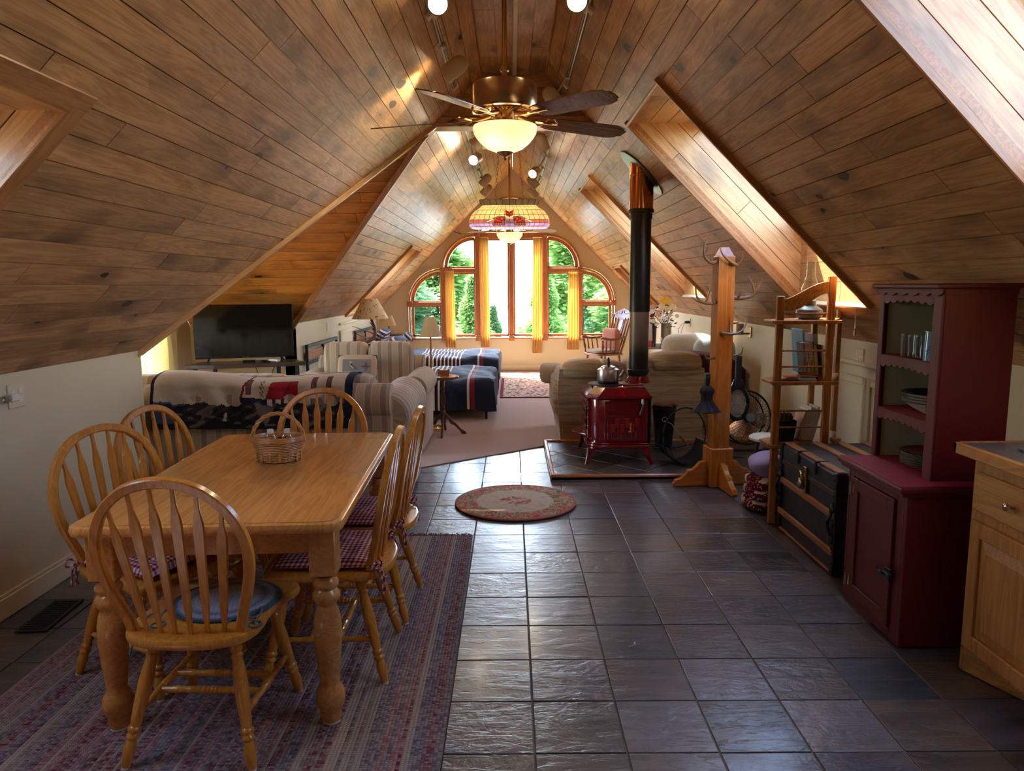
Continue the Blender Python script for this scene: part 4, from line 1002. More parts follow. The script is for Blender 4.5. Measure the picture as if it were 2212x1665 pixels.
# ================================================================== fans, lamps
def make_fan(label, loc, rad, rot, ztop, light=True, s=1.0, bladeMat='fanblade'):
    """loc = centre of the motor underside"""
    t = thing('ceiling_fan', label, 'fan', loc, rot)
    b = MB(); b.lathe([(0, .19), (.02, .19), (.17, .175), (.178, .165), (.178, .05), (.172, .035), (.16, .03)], 36); b.build('motor_housing', 'pewter', t, smooth=True)
    b = MB()
    for k in range(36):
        a = 2 * pi * k / 36; b.box((.085, -.003, .022), (.155, .003, .034), 0, RZ(a))
    b.lathe([(.16, .032), (.155, .024), (.15, .03)], 36); b.lathe([(.085, .03), (.08, .015), (.0, .012)], 24); b.build('vent_ring', 'brass', t, smooth=True)
    b = MB(); b.lathe([(0, .028), (.155, .028), (.155, .03), (0, .03)], 30); b.build('inner_plate', 'black', t)
    b = MB(); b.lathe([(.055, .015), (.055, -.03), (.075, -.04), (.10, -.045)], 24); b.build('switch_housing', 'pewter', t, smooth=True)
    b = MB(); b.lathe([(.016, .26), (.016, .19), (.022, .19)], 14); b.lathe([(.0135, .24), (.0135, ztop - loc[2])], 14); b.lathe([(.022, .24), (.026, .25), (.02, .27), (.0135, .27)], 14); b.build('down_rod', 'brass', t, smooth=True)
    b = MB(); b.lathe([(.0135, ztop - loc[2] - .09), (.04, ztop - loc[2] - .08), (.07, ztop - loc[2] - .01), (.07, ztop - loc[2])], 20); b.build('canopy', 'brass', t, smooth=True)
    for k in range(5):
        a = 2 * pi * k / 5; T = RZ(a); dz = -.005
        # blade: slight droop and pitch, notched tip
        r0 = .245; pts = [(r0, -.055), (r0 + .05, -.068), (rad - .085, -.080), (rad - .03, -.060), (rad - .026, -.046), (rad - .004, -.036), (rad, 0), (rad - .004, .036), (rad - .026, .046), (rad - .03, .060), (rad - .085, .080), (r0 + .05, .068), (r0, .055)]
        b = MB(); b.prism(pts, -.003, .003, T @ TR(0, 0, dz) @ RX(radians(-13)) @ RY(radians(1.5)), 0, .001); b.build('blade', bladeMat, t)
        b = MB()
        b.tube([T @ Vector(p) for p in ((.08, 0, .012), (.12, 0, .0), (.16, 0, -.008), (.20, 0, -.006))], [.014, .012, .011, .012], 8, flat=.6)
        for sg in (-1, 1): b.tube([T @ Vector(p) for p in spline([(.19, 0, -.008), (.225, sg * .04, -.012 + sg * .008), (.27, sg * .045, -.013 + sg * .009), (.32, sg * .012, -.012 + sg * .002)], 4)], .007, 6)
        b.tube([T @ Vector(p) for p in ((.20, 0, -.01), (.33, 0, -.013))], .007, 6); b.build('blade_iron', 'brass', t, smooth=True)
    if light:
        b = MB(); prof = [(.176, -.05), (.178, -.06), (.174, -.085), (.160, -.110), (.135, -.140), (.10, -.168), (.05, -.188), (.0, -.192)]
        b.lathe(prof, 36, cap=False); b.build('light_bowl', 'alabaster', t, smooth=True)
        b = MB(); b.lathe([(.048, -.182), (.047, -.19), (.025, -.205), (.008, -.212), (.012, -.222), (.0, -.234)], 20); b.build('finial', 'pewter', t, smooth=True)
        for q in (-1, 1):
            ld = bpy.data.lights.new('fan_bulb', 'POINT'); ld.energy = .5 * s; ld.color = (1, .74, .45); ld.shadow_soft_size = .03
            lo = bpy.data.objects.new('fan_bulb', ld); COL.objects.link(lo); lo.parent = t; lo.location = (q * .06, -.03, -.10)
        b = MB()
        for q in (-1, 1): b.ball((q * .06, .02, -.11), (.03, .03, .035), 12)
        b.build('bulb', 'bulbglow', t, smooth=True)
    return t
M['fanblade'] = wood('walnut_fan_blade', (126, 84, 56), (90, 56, 36), (150, 108, 78), 0, 0, .18, .8, .1)
M['fanblade2'] = plain('pale_fan_blade', (196, 190, 170), .3)
M['bulbglow'] = emit('warm_bulb_glow', (255, 224, 160), 4)
make_fan('large bronze ceiling fan with five walnut blades and lit alabaster bowl nearest the camera', (-.03, 4.2, 2.452), .78, R_(25), FZ)
make_fan('distant ceiling fan with pale blades and small lit bowl in front of the arched window', (-.02, 10.2, 2.30), .66, R_(10), RZ_ - .02, bladeMat='fanblade2')
# stained glass pendant: barrel shade built pane by pane
t = thing('stained_glass_pendant', 'amber stained glass barrel pendant with red fan motifs hanging on chains', 'lamp', (-.015, 7.0, 0))
sh = bpy.data.objects.new('shade', None); COL.objects.link(sh); sh.parent = t
# cross outlines from top to bottom: (half length x, half depth y, z)
lv = [(.262, .135, 2.262), (.275, .15, 2.245), (.325, .19, 2.215), (.36, .215, 2.17), (.378, .23, 2.125), (.378, .23, 2.095), (.362, .22, 2.068)]
def ring(hx, hy, nx=14, ny=6):
    out = []
    for i in range(nx): out.append((-hx * .86 + 2 * hx * .86 * i / nx, -hy))
    out.append((hx * .86, -hy))
    for i in range(1, ny): a = -pi / 2 + pi * i / ny; out.append((hx * .86 + hx * .14 * cos(a), hy * sin(a)))
    for i in range(nx + 1): out.append((hx * .86 - 2 * hx * .86 * i / nx, hy))
    for i in range(1, ny): a = pi / 2 + pi * i / ny; out.append((-hx * .86 + hx * .14 * cos(a), hy * sin(a)))
    return out
rings = [[(p[0], p[1], z) for p in ring(hx, hy)] for hx, hy, z in lv]; NR = len(rings[0]); came = MB()
for k in range(len(lv) - 1):
    for i in range(NR):
        j = (i + 1) % NR; q = [Vector(rings[k][i]), Vector(rings[k][j]), Vector(rings[k + 1][j]), Vector(rings[k + 1][i])]
        c_ = sum(q, Vector()) / 4; front = c_.y < -.1; u = abs(c_.x)
        mat = 'sg_amber'
        if k == 4: mat = 'sg_pink'
        if k == 5: mat = 'sg_violet'
        n = (q[1] - q[0]).cross(q[3] - q[0]).normalized() * .0015
        q = [c_ + (p - c_) * .94 for p in q]; b = MB(); b.add([p + n for p in q] + [p - n for p in q], [(0, 1, 2, 3), (7, 6, 5, 4), (0, 4, 5, 1), (1, 5, 6, 2), (2, 6, 7, 3), (3, 7, 4, 0)]); b.build('pane', mat, sh)
for r_ in rings: came.tube(r_, .0022, 4, True)
for i in range(NR): came.tube([r_[i] for r_ in rings], .002, 4)
# the red fan motif: separate panes set on the camera-facing side
def mp(x, z):   # motif point on the shade's front face
    y = None
    for (hx, hy, z1), (hx2, hy2, z2) in zip(lv[:-1], lv[1:]):
        if z2 <= z <= z1: y = -(hy + (hy2 - hy) * (z1 - z) / (z1 - z2))
    return Vector((x, (y if y is not None else -.22) - .006, z))
def mpane(pts, mat):
    P = [mp(*q) for q in pts]; c_ = sum(P, Vector()) / len(P); P = [c_ + (q - c_) * .93 for q in P]; b = MB(); n = len(P); o = Vector((0, .003, 0))
    b.add([q for q in P] + [q + o for q in P], [tuple(range(n)), tuple(range(2 * n - 1, n - 1, -1))] + [(i, n + i, n + (i + 1) % n, (i + 1) % n) for i in range(n)]); b.build('motif_pane', mat, sh); came.tube([mp(*q) + Vector((0, -.001, 0)) for q in pts], .0018, 4, True)
for s_ in (-1, 1):
    cx, cz_ = s_ * .045, 2.098
    for k in range(5):
        a0, a1 = radians(95 - 19 * k), radians(95 - 19 * (k + 1)); r0, r1 = .022, .085 - .004 * k + .022 * (k / 4)
        mpane([(cx + s_ * r0 * cos(a0), cz_ + r0 * .6 * sin(a0)), (cx + s_ * r1 * cos(a0), cz_ + r1 * .62 * sin(a0)), (cx + s_ * r1 * 1.05 * cos((a0 + a1) / 2), cz_ + r1 * .66 * sin((a0 + a1) / 2)), (cx + s_ * r1 * cos(a1), cz_ + r1 * .62 * sin(a1)), (cx + s_ * r0 * cos(a1), cz_ + r0 * .6 * sin(a1))], 'sg_red' if k % 2 == 0 else 'sg_orange')
    for k in range(5): x0 = s_ * (.048 + .021 * k); mpane([(x0, 2.098), (x0 + s_ * .019, 2.098), (x0 + s_ * .021, 2.080), (x0 + s_ * .010, 2.070), (x0 - s_ * .001, 2.080)], 'sg_pink')
    mpane([(s_ * .036, 2.148), (s_ * .10, 2.158), (s_ * .15, 2.135), (s_ * .13, 2.13), (s_ * .085, 2.145), (s_ * .045, 2.136)], 'sg_pink')
    mpane([(s_ * .15, 2.135), (s_ * .215, 2.108), (s_ * .20, 2.098), (s_ * .135, 2.126)], 'sg_white')
    mpane([(s_ * .006, 2.13), (s_ * .034, 2.148), (s_ * .042, 2.10), (s_ * .04, 2.075), (s_ * .010, 2.072)], 'sg_violet')
    for k in range(3): z = 2.150 + .016 * k; mpane([(s_ * .002, z), (s_ * .036, z + .018), (s_ * .033, z + .030), (s_ * .002, z + .013)], 'sg_red' if k != 1 else 'sg_orange')
came.build('lead_came', 'lead', sh) if 'lead' in M else came.build('lead_came', plain('lead_came', (52, 34, 24), .4, .4), sh)
# grey crown panes
cr0 = ring(.262, .135, 8, 3); cr1 = ring(.285, .15, 8, 3); b = MB()
for i in range(len(cr0)):
    j = (i + 1) % len(cr0); z0, z1 = 2.264, 2.312; m_ = ((cr1[i][0] + cr1[j][0]) / 2, (cr1[i][1] + cr1[j][1]) / 2, z1 + .008)
    v = [(*cr0[i], z0), (*cr0[j], z0), (*cr1[j], z1), m_, (*cr1[i], z1)]; q = MB(); q.add(v, [(0, 1, 2, 3, 4)]); q.add([(p[0] * .99, p[1] * .99, p[2]) for p in v], [(4, 3, 2, 1, 0)]); q.build('crown_pane', 'sg_grey', sh)
    b.tube([(*cr0[i], z0), (*cr1[i], z1)], .002, 4); b.tube([(*cr1[i], z1), m_, (*cr1[j], z1)], .002, 4)
b.build('crown_came', bpy.data.materials['lead_came'], sh)
b = MB(); b.tube([(-.262, 0, 2.27), (.262, 0, 2.27)], .006, 8); b.tube([(0, -.135, 2.268), (0, .135, 2.268)], .005, 8); b.build('cross_bar', 'brass', t)
b = MB()
for s_ in (-1, 1):
    p0, p1 = Vector((s_ * .135, 0, 2.272)), Vector((s_ * .05, 0, 3.34)); n = 34
    for k in range(n):
        c_ = p0.lerp(p1, (k + .5) / n); L = (p1 - p0).length / n * .68; d = (p1 - p0).normalized(); w_ = Vector((0, 1, 0)) if k % 2 else d.cross(Vector((0, 1, 0))); w_ = w_.normalized() * .009
        b.tube([c_ + d * L * cos(a) + w_ * sin(a) for a in [pi * 2 * i / 10 for i in range(10)]], .0022, 4, True)
b.build('chain', 'brass', t, smooth=True)
b = MB(); b.lathe([(0, 3.34), (.07, 3.345), (.075, 3.37), (.0, 3.40)], 20); b.tube([(0, 0, 3.36), (.02, .02, 2.28)], .003, 5); b.build('ceiling_canopy', 'brass', t, smooth=True)
for x_ in (-.17, .17):
    ld = bpy.data.lights.new('pendant_bulb', 'POINT'); ld.energy = 1.5; ld.color = (1, .78, .5); ld.shadow_soft_size = .03; lo = bpy.data.objects.new('pendant_bulb', ld); COL.objects.link(lo); lo.parent = t; lo.location = (x_, 0, 2.17)
# track lights
M['rail'] = plain('track_rail_aluminium', (206, 202, 190), .3, .6)
def track(label, s_, y0, y1):
    P = RP if s_ > 0 else LP; v = vof(3.07 if s_ < 0 else 3.12); X0 = P(0, v)
    root = thing('light_track', label, 'light track', (X0[0], (y0 + y1) / 2, X0[2]))
    h = (y1 - y0) / 2; a = pi / 4 * (1 if s_ > 0 else -1); T = RY(a)
    b = MB(); b.box((-.018, -h, -.02), (.018, h, 0), .002, T); b.build('rail', 'rail', root)
    b = MB()
    for q in (-.008, .008): b.box((q - .002, -h, -.0215), (q + .002, h, -.0195), 0, T)
    b.build('conductor_slot', 'black', root)
    b = MB(); b.box((-.03, -h - .004, -.026), (.03, -h + .03, .0), .003, T); b.build('end_feed', 'white', root); b = MB(); b.box((-.03, h - .03, -.026), (.03, h + .004, .0), .003, T); b.build('end_feed', 'white', root)
    for yy in ((-.05 * h),): b = MB(); b.box((-.055, yy - .03, -.028), (.055, yy + .03, 0), .004, T); b.box((-.02, yy - .07, -.032), (.02, yy + .07, -.0), .004, T); b.build('joiner', 'white', root)
    return root
track('left near light track on the sloped ceiling beside the large fan', -1, 2.9, 5.95); track('right near light track on the sloped ceiling beside the large fan', 1, 2.9, 6.1)
track('left far light track beyond the beam towards the arched window', -1, 6.9, 11.2); track('right far light track beyond the beam towards the arched window', 1, 7.3, 11.4)
def head(label, loc, d, lit, s_, e=12):
    """cylinder spot head; loc = centre, d = direction of the beam"""
    root = thing('spotlight', label, 'spotlight', loc, 0, 'track spotlights'); dv = Vector(d).normalized(); T = dv.to_track_quat('-Z', 'Y').to_matrix().to_4x4()
    r = .058; b = MB(); b.lathe([(.05, -.075), (.05, -.085), (r, -.085), (r, .03), (r * .94, .055), (r * .72, .078), (r * .4, .09), (0, .094)], 24, T, cap=False); b.build('lamp_housing', 'tracky', root, smooth=True)
    b = MB(); b.lathe([(0, -.078), (.052, -.08)], 24, T); b.build('lamp_face', 'bulb' if lit else 'bulb_off', root)
    P = RP if s_ > 0 else LP; v = vof(3.07 if s_ < 0 else 3.12); a = Vector(P(loc[1] - .08, v, .02)) - Vector(loc); e_ = Vector((0, 0, .03)) + Vector((s_ * .03, 0, 0))
    b = MB(); b.tube([a, a * .75 + e_ * .25, e_], [.012, .009, .009], 8, flat=.7); b.box((a.x - .02, a.y - .03, a.z - .02), (a.x + .02, a.y + .03, a.z + .015), .004); b.build('swivel_arm', 'tracky', root, smooth=True)
    if lit:
        ld = bpy.data.lights.new('spot_beam', 'SPOT'); ld.energy = e; ld.color = (1, .80, .55); ld.spot_size = radians(95); ld.spot_blend = .6; ld.shadow_soft_size = .03
        lo = bpy.data.objects.new('spot_beam', ld); COL.objects.link(lo); lo.parent = root; lo.location = dv * .09; lo.rotation_euler = dv.to_track_quat('-Z', 'Y').to_euler()
head('lit cylinder spotlight at the top edge of the photo, left track', (-.385, 4.1, 3.02), (.12, -.8, -.42), True, -1, 16)
head('lit cylinder spotlight at the top edge of the photo, right track', (.35, 4.05, 3.01), (-.05, -.85, -.42), True, 1, 16)
head('cylinder spotlight hanging left of the large fan motor, turned to the left slope', (-.36, 5.0, 2.94), (-.75, .12, -.5), True, -1, 12)
head('cylinder spotlight behind the right blade of the large fan', (.33, 5.9, 2.97), (.55, .1, -.6), False, 1)
head('spotlight just beyond the beam on the left far track, beside the lower fan blade', (-.30, 7.4, 2.945), (-.65, .12, -.6), True, -1, 7)
head('lit spotlight on the left far track facing the camera', (-.37, 8.1, 2.885), (-.35, -.9, -.35), True, -1, 4)
head('third spotlight of the left far track, turned down and left', (-.335, 10.0, 2.925), (-.6, .15, -.65), True, -1, 4)
head('farthest spotlight of the left far track', (-.345, 10.7, 2.885), (-.6, .15, -.65), True, -1, 4)
head('grey-backed spotlight just beyond the beam on the right far track', (.325, 7.8, 3.0), (.35, .45, -.8), True, 1, 7)
head('lit spotlight on the right far track facing the camera', (.30, 9.3, 2.925), (-.40, -.85, -.45), True, 1, 4)
head('third spotlight of the right far track, turned down and right', (.30, 10.2, 2.925), (.6, .15, -.65), True, 1, 4)
head('farthest spotlight of the right far track', (.32, 11.0, 2.89), (.6, .15, -.65), True, 1, 4)
# ================================================================== right side of the room
# stove: front door faces left, its side with the trivet door faces the camera
sx, sy = .90, 6.33
t = thing('wood_stove', 'cherry red enamelled cast iron wood stove on splayed legs', 'stove', (sx, sy, .036))
X0, X1, Y0, Y1 = -.255, .25, -.33, .33
def octo(x0, x1, y0, y1, c): return [(x0, y0 + c), (x0 + c, y0), (x1, y0), (x1, y1), (x0 + c, y1), (x0, y1 - c)]
b = MB(); b.prism(octo(X0 + .02, X1 - .01, Y0 + .03, Y1 - .03, .075), .155, .565, None, 0, .004)
b.build('firebox', 'enamel', t, smooth=True)
b = MB(); b.prism(octo(X0 - .01, X1 + .01, Y0, Y1, .085), .130, .160, None, 0, .008); b.prism(octo(X0 + .0, X1, Y0 + .015, Y1 - .015, .08), .16, .175, None, 0, .006); b.build('base_plate', 'enamel', t, smooth=True)
def loft(b, secs):
    n = len(secs[0][0]); v = [(p[0], p[1], z) for P, z in secs for p in P]; f = [(k * n + i, k * n + (i + 1) % n, (k + 1) * n + (i + 1) % n, (k + 1) * n + i) for k in range(len(secs) - 1) for i in range(n)]
    f += [tuple(range(n - 1, -1, -1)), tuple((len(secs) - 1) * n + i for i in range(n))]; b.add(v, f)
b = MB(); loft(b, [(octo(X0 + .0, X1, Y0 + .02, Y1 - .02, .08), .54), (octo(X0 - .02, X1 + .015, Y0 - .005, Y1 + .005, .09), .555), (octo(X0 - .02, X1 + .015, Y0 - .005, Y1 + .005, .09), .572), (octo(X0 + .0, X1, Y0 + .015, Y1 - .015, .09), .585), (octo(X0 + .055, X1 - .03, Y0 + .07, Y1 - .07, .08), .635), (octo(X0 + .07, X1 - .04, Y0 + .085, Y1 - .085, .07), .64)]); b.build('top_casting', 'enamel', t)
b = MB(); b.lathe([(0, .648), (.155, .648), (.16, .643), (.16, .636)], 32, TR(-.075, -.02, 0)); b.build('cook_plate', 'black', t, smooth=True)
b = MB(); b.prism([(.05, -.14), (X1 - .03, -.14), (X1 - .03, .14), (.05, .14)], .635, .655, None, 0, .008); loft(b, [([(.09 + .13 * (cos(a) + 1) - .02, .105 * sin(a)) for a in [2 * pi * i / 20 for i in range(20)]], .65), ([(.21 + .10 * cos(a), .09 * sin(a)) for a in [2 * pi * i / 20 for i in range(20)]], .70), ([(.205 + .087 * cos(a), .087 * sin(a)) for a in [2 * pi * i / 20 for i in range(20)]], .765)]); b.build('flue_collar', 'enamel', t, smooth=True)
yf = Y0 + .03
b = MB(); b.box((-.125, yf - .010, .19), (X1 - .03, yf, .53), .004)
b.box((-.10, yf - .014, .395), (X1 - .07, yf - .009, .405), .002); b.box((-.10, yf - .014, .42), (X1 - .07, yf - .009, .43), .002)
b.box((-.09, yf - .0125, .44), (-.03, yf - .009, .51), .002); b.box((-.10, yf - .013, .21), (-.085, yf - .009, .38), .002); b.box((X1 - .09, yf - .013, .21), (X1 - .075, yf - .009, .38), .002)
d_ = b.build('side_door', 'enamel', t)
for k in range(6):
    x0 = -.075 + k * .041; up = k % 2 == 1
    q = MB(); q.prism([(x0, .295 + .04 * up), (x0 + .032, .295 + .04 * up), (x0 + .037, .365 + .05 * up), (x0 - .005 + .002, .365 + .05 * up)], 0, .012, TR(0, yf - .009, -.03) @ RX(pi / 2), 0, .003); q.build('relief_block', plain('red_enamel_relief', (160, 30, 34), .2) if 'red_enamel_relief' not in bpy.data.materials else bpy.data.materials['red_enamel_relief'], d_)
    q = MB(); q.box((x0 + .004, yf - .016, .205), (x0 + .024, yf - .009, .29), .003); q.build('relief_rib', 'enamel', d_)
q = MB(); q.prism([(.072, .268), (.098, .268), (.098, .35), (.088, .352), (.082, .335), (.088, .32), (.082, .305), (.088, .285), (.072, .276)], 0, .006, TR(0, yf - .019, 0) @ RX(pi / 2), 0, .001); q.build('gold_flame_inlay', 'ivory', d_)
# faint raised cursive mark
q = MB(); q.tube(spline([(.02 + dx * .85, yf - .012, .458 + dz) for dx, dz in ((0, 0), (.012, .004), (.02, .024), (.012, .026), (.018, .006), (.03, .004), (.034, .012), (.040, .004), (.046, .02), (.05, .004), (.058, .012), (.062, .004), (.07, .010), (.08, .004))], 3), .0012, 4); q.build('raised_script', 'enamel', d_)
q = MB(); q.tube(spline([(X1 - .065, yf - .02, .535), (X1 - .055, yf - .035, .53), (X1 - .06, yf - .04, .505)], 4), .007, 8); q.lathe([(0, -.028), (.013, -.02), (.014, 0), (.009, .02), (0, .024)], 10, TR(X1 - .06, yf - .03, .53)); h_ = q.build('door_handle', 'steel', d_, smooth=True)
q = MB(); q.between([(.007, 0), (.010, .1), (.009, .5), (.011, .95), (.006, 1)], (X1 - .06, yf - .04, .50), (X1 - .085, yf - .045, .415), 10); q.build('handle_grip', plain('carved_horn_grip', (110, 90, 78), .5), d_, smooth=True)
# left front with door, glass and shelf
b = MB(); b.box((X0 - .005, Y0 + .11, .20), (X0 + .02, Y1 - .11, .53), .006)
for k in range(5): z = .22 + k * .075; b.box((X0 - .02, Y0 + .10, z), (X0 + .0, Y1 - .10, z + .012), .004)
b.build('front_door', 'enamel', t); b = MB(); b.box((X0 - .012, Y0 + .16, .27), (X0 - .004, Y1 - .16, .47)); b.build('door_glass', 'screen', t)
b = MB(); b.prism([(X0 - .12 * sin(pi * i / 16), -.20 + .40 * i / 16) for i in range(17)], .215, .23, None, 0, .004); b.build('ash_lip', 'enamel', t, smooth=True)
for k, (lx, ly, dx, dy) in enumerate(((X0 + .03, Y0 + .03, -.05, -.03), (X1 - .04, Y0 + .03, .06, -.03), (X0 + .03, Y1 - .03, -.05, .03), (X1 - .04, Y1 - .03, .06, .03))):
    b = MB(); loft(b, [([(lx + dx + a * .014, ly + dy + c * .014) for a, c in ((-1, -1), (1, -1), (1, 1), (-1, 1))], 0), ([(lx + dx * .55 + a * .02, ly + dy * .5 + c * .018) for a, c in ((-1, -1), (1, -1), (1, 1), (-1, 1))], .06), ([(lx + a * .04, ly + c * .03) for a, c in ((-1, -1), (1, -1), (1, 1), (-1, 1))], .135)]); b.build('leg', 'enamel', t)
b = MB(); b.box((-.16, -.2, .10), (.17, .2, .132), .005); b.build('ash_pan', 'black', t)
b = MB(); b.box((X1 + .005, Y0 + .05, .16), (X1 + .02, Y1 - .05, .56), .003); b.build('rear_heat_shield', 'black', t)
# stove pipe
px, py = 1.105, 6.33
t = thing('stove_pipe', 'black stove pipe with bare scorched lower section and copper top through the slope', 'stove pipe', (px, py, 0))
b = MB(); b.lathe([(.083, .0), (.083, .61)], 28); o = b.build('lower_pipe', 'shield', t, (0, 0, .74), smooth=True)
b = MB(); b.lathe([(.09, .745), (.093, .75), (.093, .80), (.088, .805)], 28); b.build('bottom_collar', 'black', t, smooth=True)
b = MB(); b.lathe([(.084, 1.30), (.088, 1.30), (.088, 2.10), (.084, 2.10)], 28); b.build('upper_pipe', 'pipe', t, smooth=True)
b = MB(); b.lathe([(.088, 2.085), (.094, 2.085), (.094, 2.13), (.108, 2.135), (.108, 2.16), (.1, 2.165)], 28); b.build('joint_band', 'black', t, smooth=True)
b = MB(); b.lathe([(.1, 2.15), (.1, 2.60)], 32); b.lathe([(.1015, 2.44), (.103, 2.445), (.1015, 2.45)], 32); b.build('copper_section', 'copper', t, smooth=True)
cz = KZ + XR - px; T = TR(0, .0, cz - .012) @ RY(-pi / 4 + pi / 2)
T = Matrix(((S2, 0, -S2, .0), (0, 1, 0, .0), (-S2, 0, -S2, cz - .0), (0, 0, 0, 1)))
b = MB(); b.lathe([(0, .0), (.245, .0), (.25, .004), (.245, .010), (0, .012)], 40, T, sx=1.0, sy=.86); b.build('ceiling_flashing', plain('grey_flashing_plate', (84, 90, 88), .3, .6), t, smooth=True)
# kettle
t = thing('kettle', 'brushed aluminium kettle with black knob on the stove top', 'kettle', (.84, 6.31, .684 + .002))
b = MB(); b.lathe([(0, 0), (.085, 0), (.088, .004), (.088, .016), (.082, .018)], 28); b.build('kettle_base', 'black', t, smooth=True)
b = MB(); b.lathe([(.086, .016), (.094, .02), (.097, .03), (.097, .10), (.092, .118), (.07, .130), (.062, .132)], 32); b.build('kettle_body', 'steel', t, smooth=True)
b = MB(); b.lathe([(.066, .130), (.064, .140), (.04, .150), (.015, .155), (0, .156)], 28); b.build('lid', 'steel', t, smooth=True)
b = MB(); b.lathe([(.0, .15), (.016, .155), (.012, .165), (.017, .175), (.011, .19), (.013, .205), (.0, .225)], 16); b.build('knob', 'black', t, smooth=True)
for s_ in (-1, 1): b = MB(); b.tube([(s_ * .012, -.03, .135), (s_ * .012, -.02, .17), (s_ * .010, -.004, .185)], .003, 6); b.build('lid_wire', 'chrome', t)
b = MB(); b.tube([(.095, 0, .05), (.12, 0, .075), (.135, 0, .11)], [.014, .011, .008], 10); b.build('spout', 'steel', t, smooth=True)
# bucket with gloves, log ring with fire tool
t = thing('ash_bucket', 'black tapered bucket behind the stove against the tan sofa', 'bucket', (1.40, 6.62, .036))
b = MB(); b.lathe([(0, .002), (.075, 0), (.105, .36), (.112, .365), (.112, .385), (.104, .385), (.10, .37), (.072, .01), (0, .01)], 24); b.build('bucket_body', 'black', t, smooth=True)
t = thing('work_gloves', 'brown leather work gloves lying on the black bucket', 'gloves', (1.40, 6.60, .42)); gm = plain('tan_leather', (136, 92, 58), .7)
b = MB(); b.ball((0, 0, .012), (.075, .05, .022), 12)
for k in range(4): b.tube([(.03 + .0 * k, -.03 + k * .02, .02), (.08, -.035 + k * .022, .03), (.115, -.035 + k * .024, .018)], [.012, .011, .008], 8)
b.tube([(-.01, -.04, .015), (.03, -.075, .02), (.05, -.09, .012)], [.013, .011, .008], 8); b.build('glove_fingers', gm, t, smooth=True)
b = MB(); b.ball((-.05, .01, .02), (.06, .055, .026), 12); b.build('glove_cuff', gm, t, smooth=True)
t = thing('log_ring', 'black iron hoop firewood carrier in front of the bucket on the hearth', 'log holder', (1.43, 6.00, .036), R_(12)); Rr = .205; cz = .245
P = [(Rr * cos(a) * .93, 0, cz + Rr * 1.15 * sin(a)) for a in [2 * pi * i / 48 for i in range(48)]]
for yy in (-.10,): b = MB(); b.tube([(p[0], yy * .3, p[2]) for p in P], .0065, 8, True); b.build('hoop', 'black', t, smooth=True)
b = MB(); b.grid(lambda u, v: ((Rr - .004) * .93 * cos(pi * 1.12 + u * pi * .80), -.12 + .24 * v, cz + (Rr - .004) * 1.15 * sin(pi * 1.12 + u * pi * .80)), 20, 2); b.grid(lambda u, v: ((Rr - .009) * .93 * cos(pi * 1.92 - u * pi * .80), -.12 + .24 * v, cz + (Rr - .009) * 1.15 * sin(pi * 1.92 - u * pi * .80)), 20, 2); b.build('cradle', plain('worn_black_sling', (40, 38, 36), .8), t, smooth=True)
t = thing('fire_poker', 'thin metal poker with wooden grip leaning in the log hoop', 'poker', (1.36, 6.12, .05))
b = MB(); b.tube([(.22, .02, .02), (0, 0, .30), (-.06, 0, .33)], .004, 6); b.tube([(-.06 + .02 * cos(a), 0, .34 + .02 * sin(a)) for a in [i * pi / 6 for i in range(12)]], .003, 5, True); b.build('poker_rod', 'steel', t); b = MB(); b.between([(.006, 0), (.011, .2), (.012, .8), (.007, 1)], (.13, .01, .13), (.075, .006, .20), 10); b.build('poker_grip', 'slatwood', t, smooth=True)
# coat rack
t = thing('coat_rack', 'tall square pine coat rack with deer antler hooks', 'coat rack', (1.575, 5.47, .0), R_(6))
b = MB(); b.prism([(-.062, -.062), (.062, -.062), (.062, .062), (-.062, .062)], .05, 1.735, None, 0, .006)
loft(b, [([(-.056, -.056), (.056, -.056), (.056, .056), (-.056, .056)], 1.732), ([(-.03, -.012), (.03, -.012), (.03, .012), (-.03, .012)], 1.80)]); b.build('post', 'pine', t)
b = MB()
for a, c in (((-.088, -.088, 0), (.088, -.062, .30)), ((-.088, .062, 0), (.088, .088, .30)), ((-.088, -.062, 0), (-.062, .062, .30)), ((.062, -.062, 0), (.088, .062, .30))): b.box(a, c, .005)
b.build('base_sleeve', 'pine', t)
ft = [(.088, .0), (.34, .0), (.352, .02), (.335, .05), (.29, .065), (.255, .095), (.24, .12), (.20, .13), (.17, .155), (.145, .185), (.11, .19), (.088, .19)]
for k in range(4):
    b = MB(); b.prism(ccw(ft), -.022, .022, RZ(k * pi / 2) @ RX(pi / 2), 0, .006); b.build('foot', 'pine_x', t)
def antler(name, pts, r, tines, root):
    b = MB(); P = spline(pts, 5); n = len(P); b.tube(P, [r * (1 - .72 * (i / (n - 1)) ** 1.6) for i in range(n)], 8)
    for tp in tines: Q = spline(tp, 4); m_ = len(Q); b.tube(Q, [r * .72 * (1 - .8 * i / (m_ - 1)) for i in range(m_)], 7)
    b.lathe([(r * 1.0, -.004), (r * 1.4, 0), (r * 1.3, .008)], 8, TR(*pts[0]) @ (Vector(pts[1]) - Vector(pts[0])).to_track_quat('Z', 'Y').to_matrix().to_4x4())
    return b.build(name, 'antler', root, smooth=True)
A_ = lambda *p: antler('antler_hook', p[0], p[1], p[2], t)
A_([(-.055, -.02, 1.70), (-.12, -.06, 1.685), (-.18, -.08, 1.73), (-.185, -.085, 1.80), (-.165, -.08, 1.85)], .013, [[(-.13, -.065, 1.688), (-.125, -.07, 1.72), (-.135, -.075, 1.745)], [(-.175, -.08, 1.76), (-.165, -.085, 1.775), (-.16, -.09, 1.80)]])
A_([(.02, -.065, 1.685), (.06, -.10, 1.665), (.0, -.12, 1.69), (-.06, -.12, 1.745), (-.075, -.11, 1.79)], .013, [[(.055, -.10, 1.668), (.085, -.115, 1.70), (.09, -.12, 1.77)]])
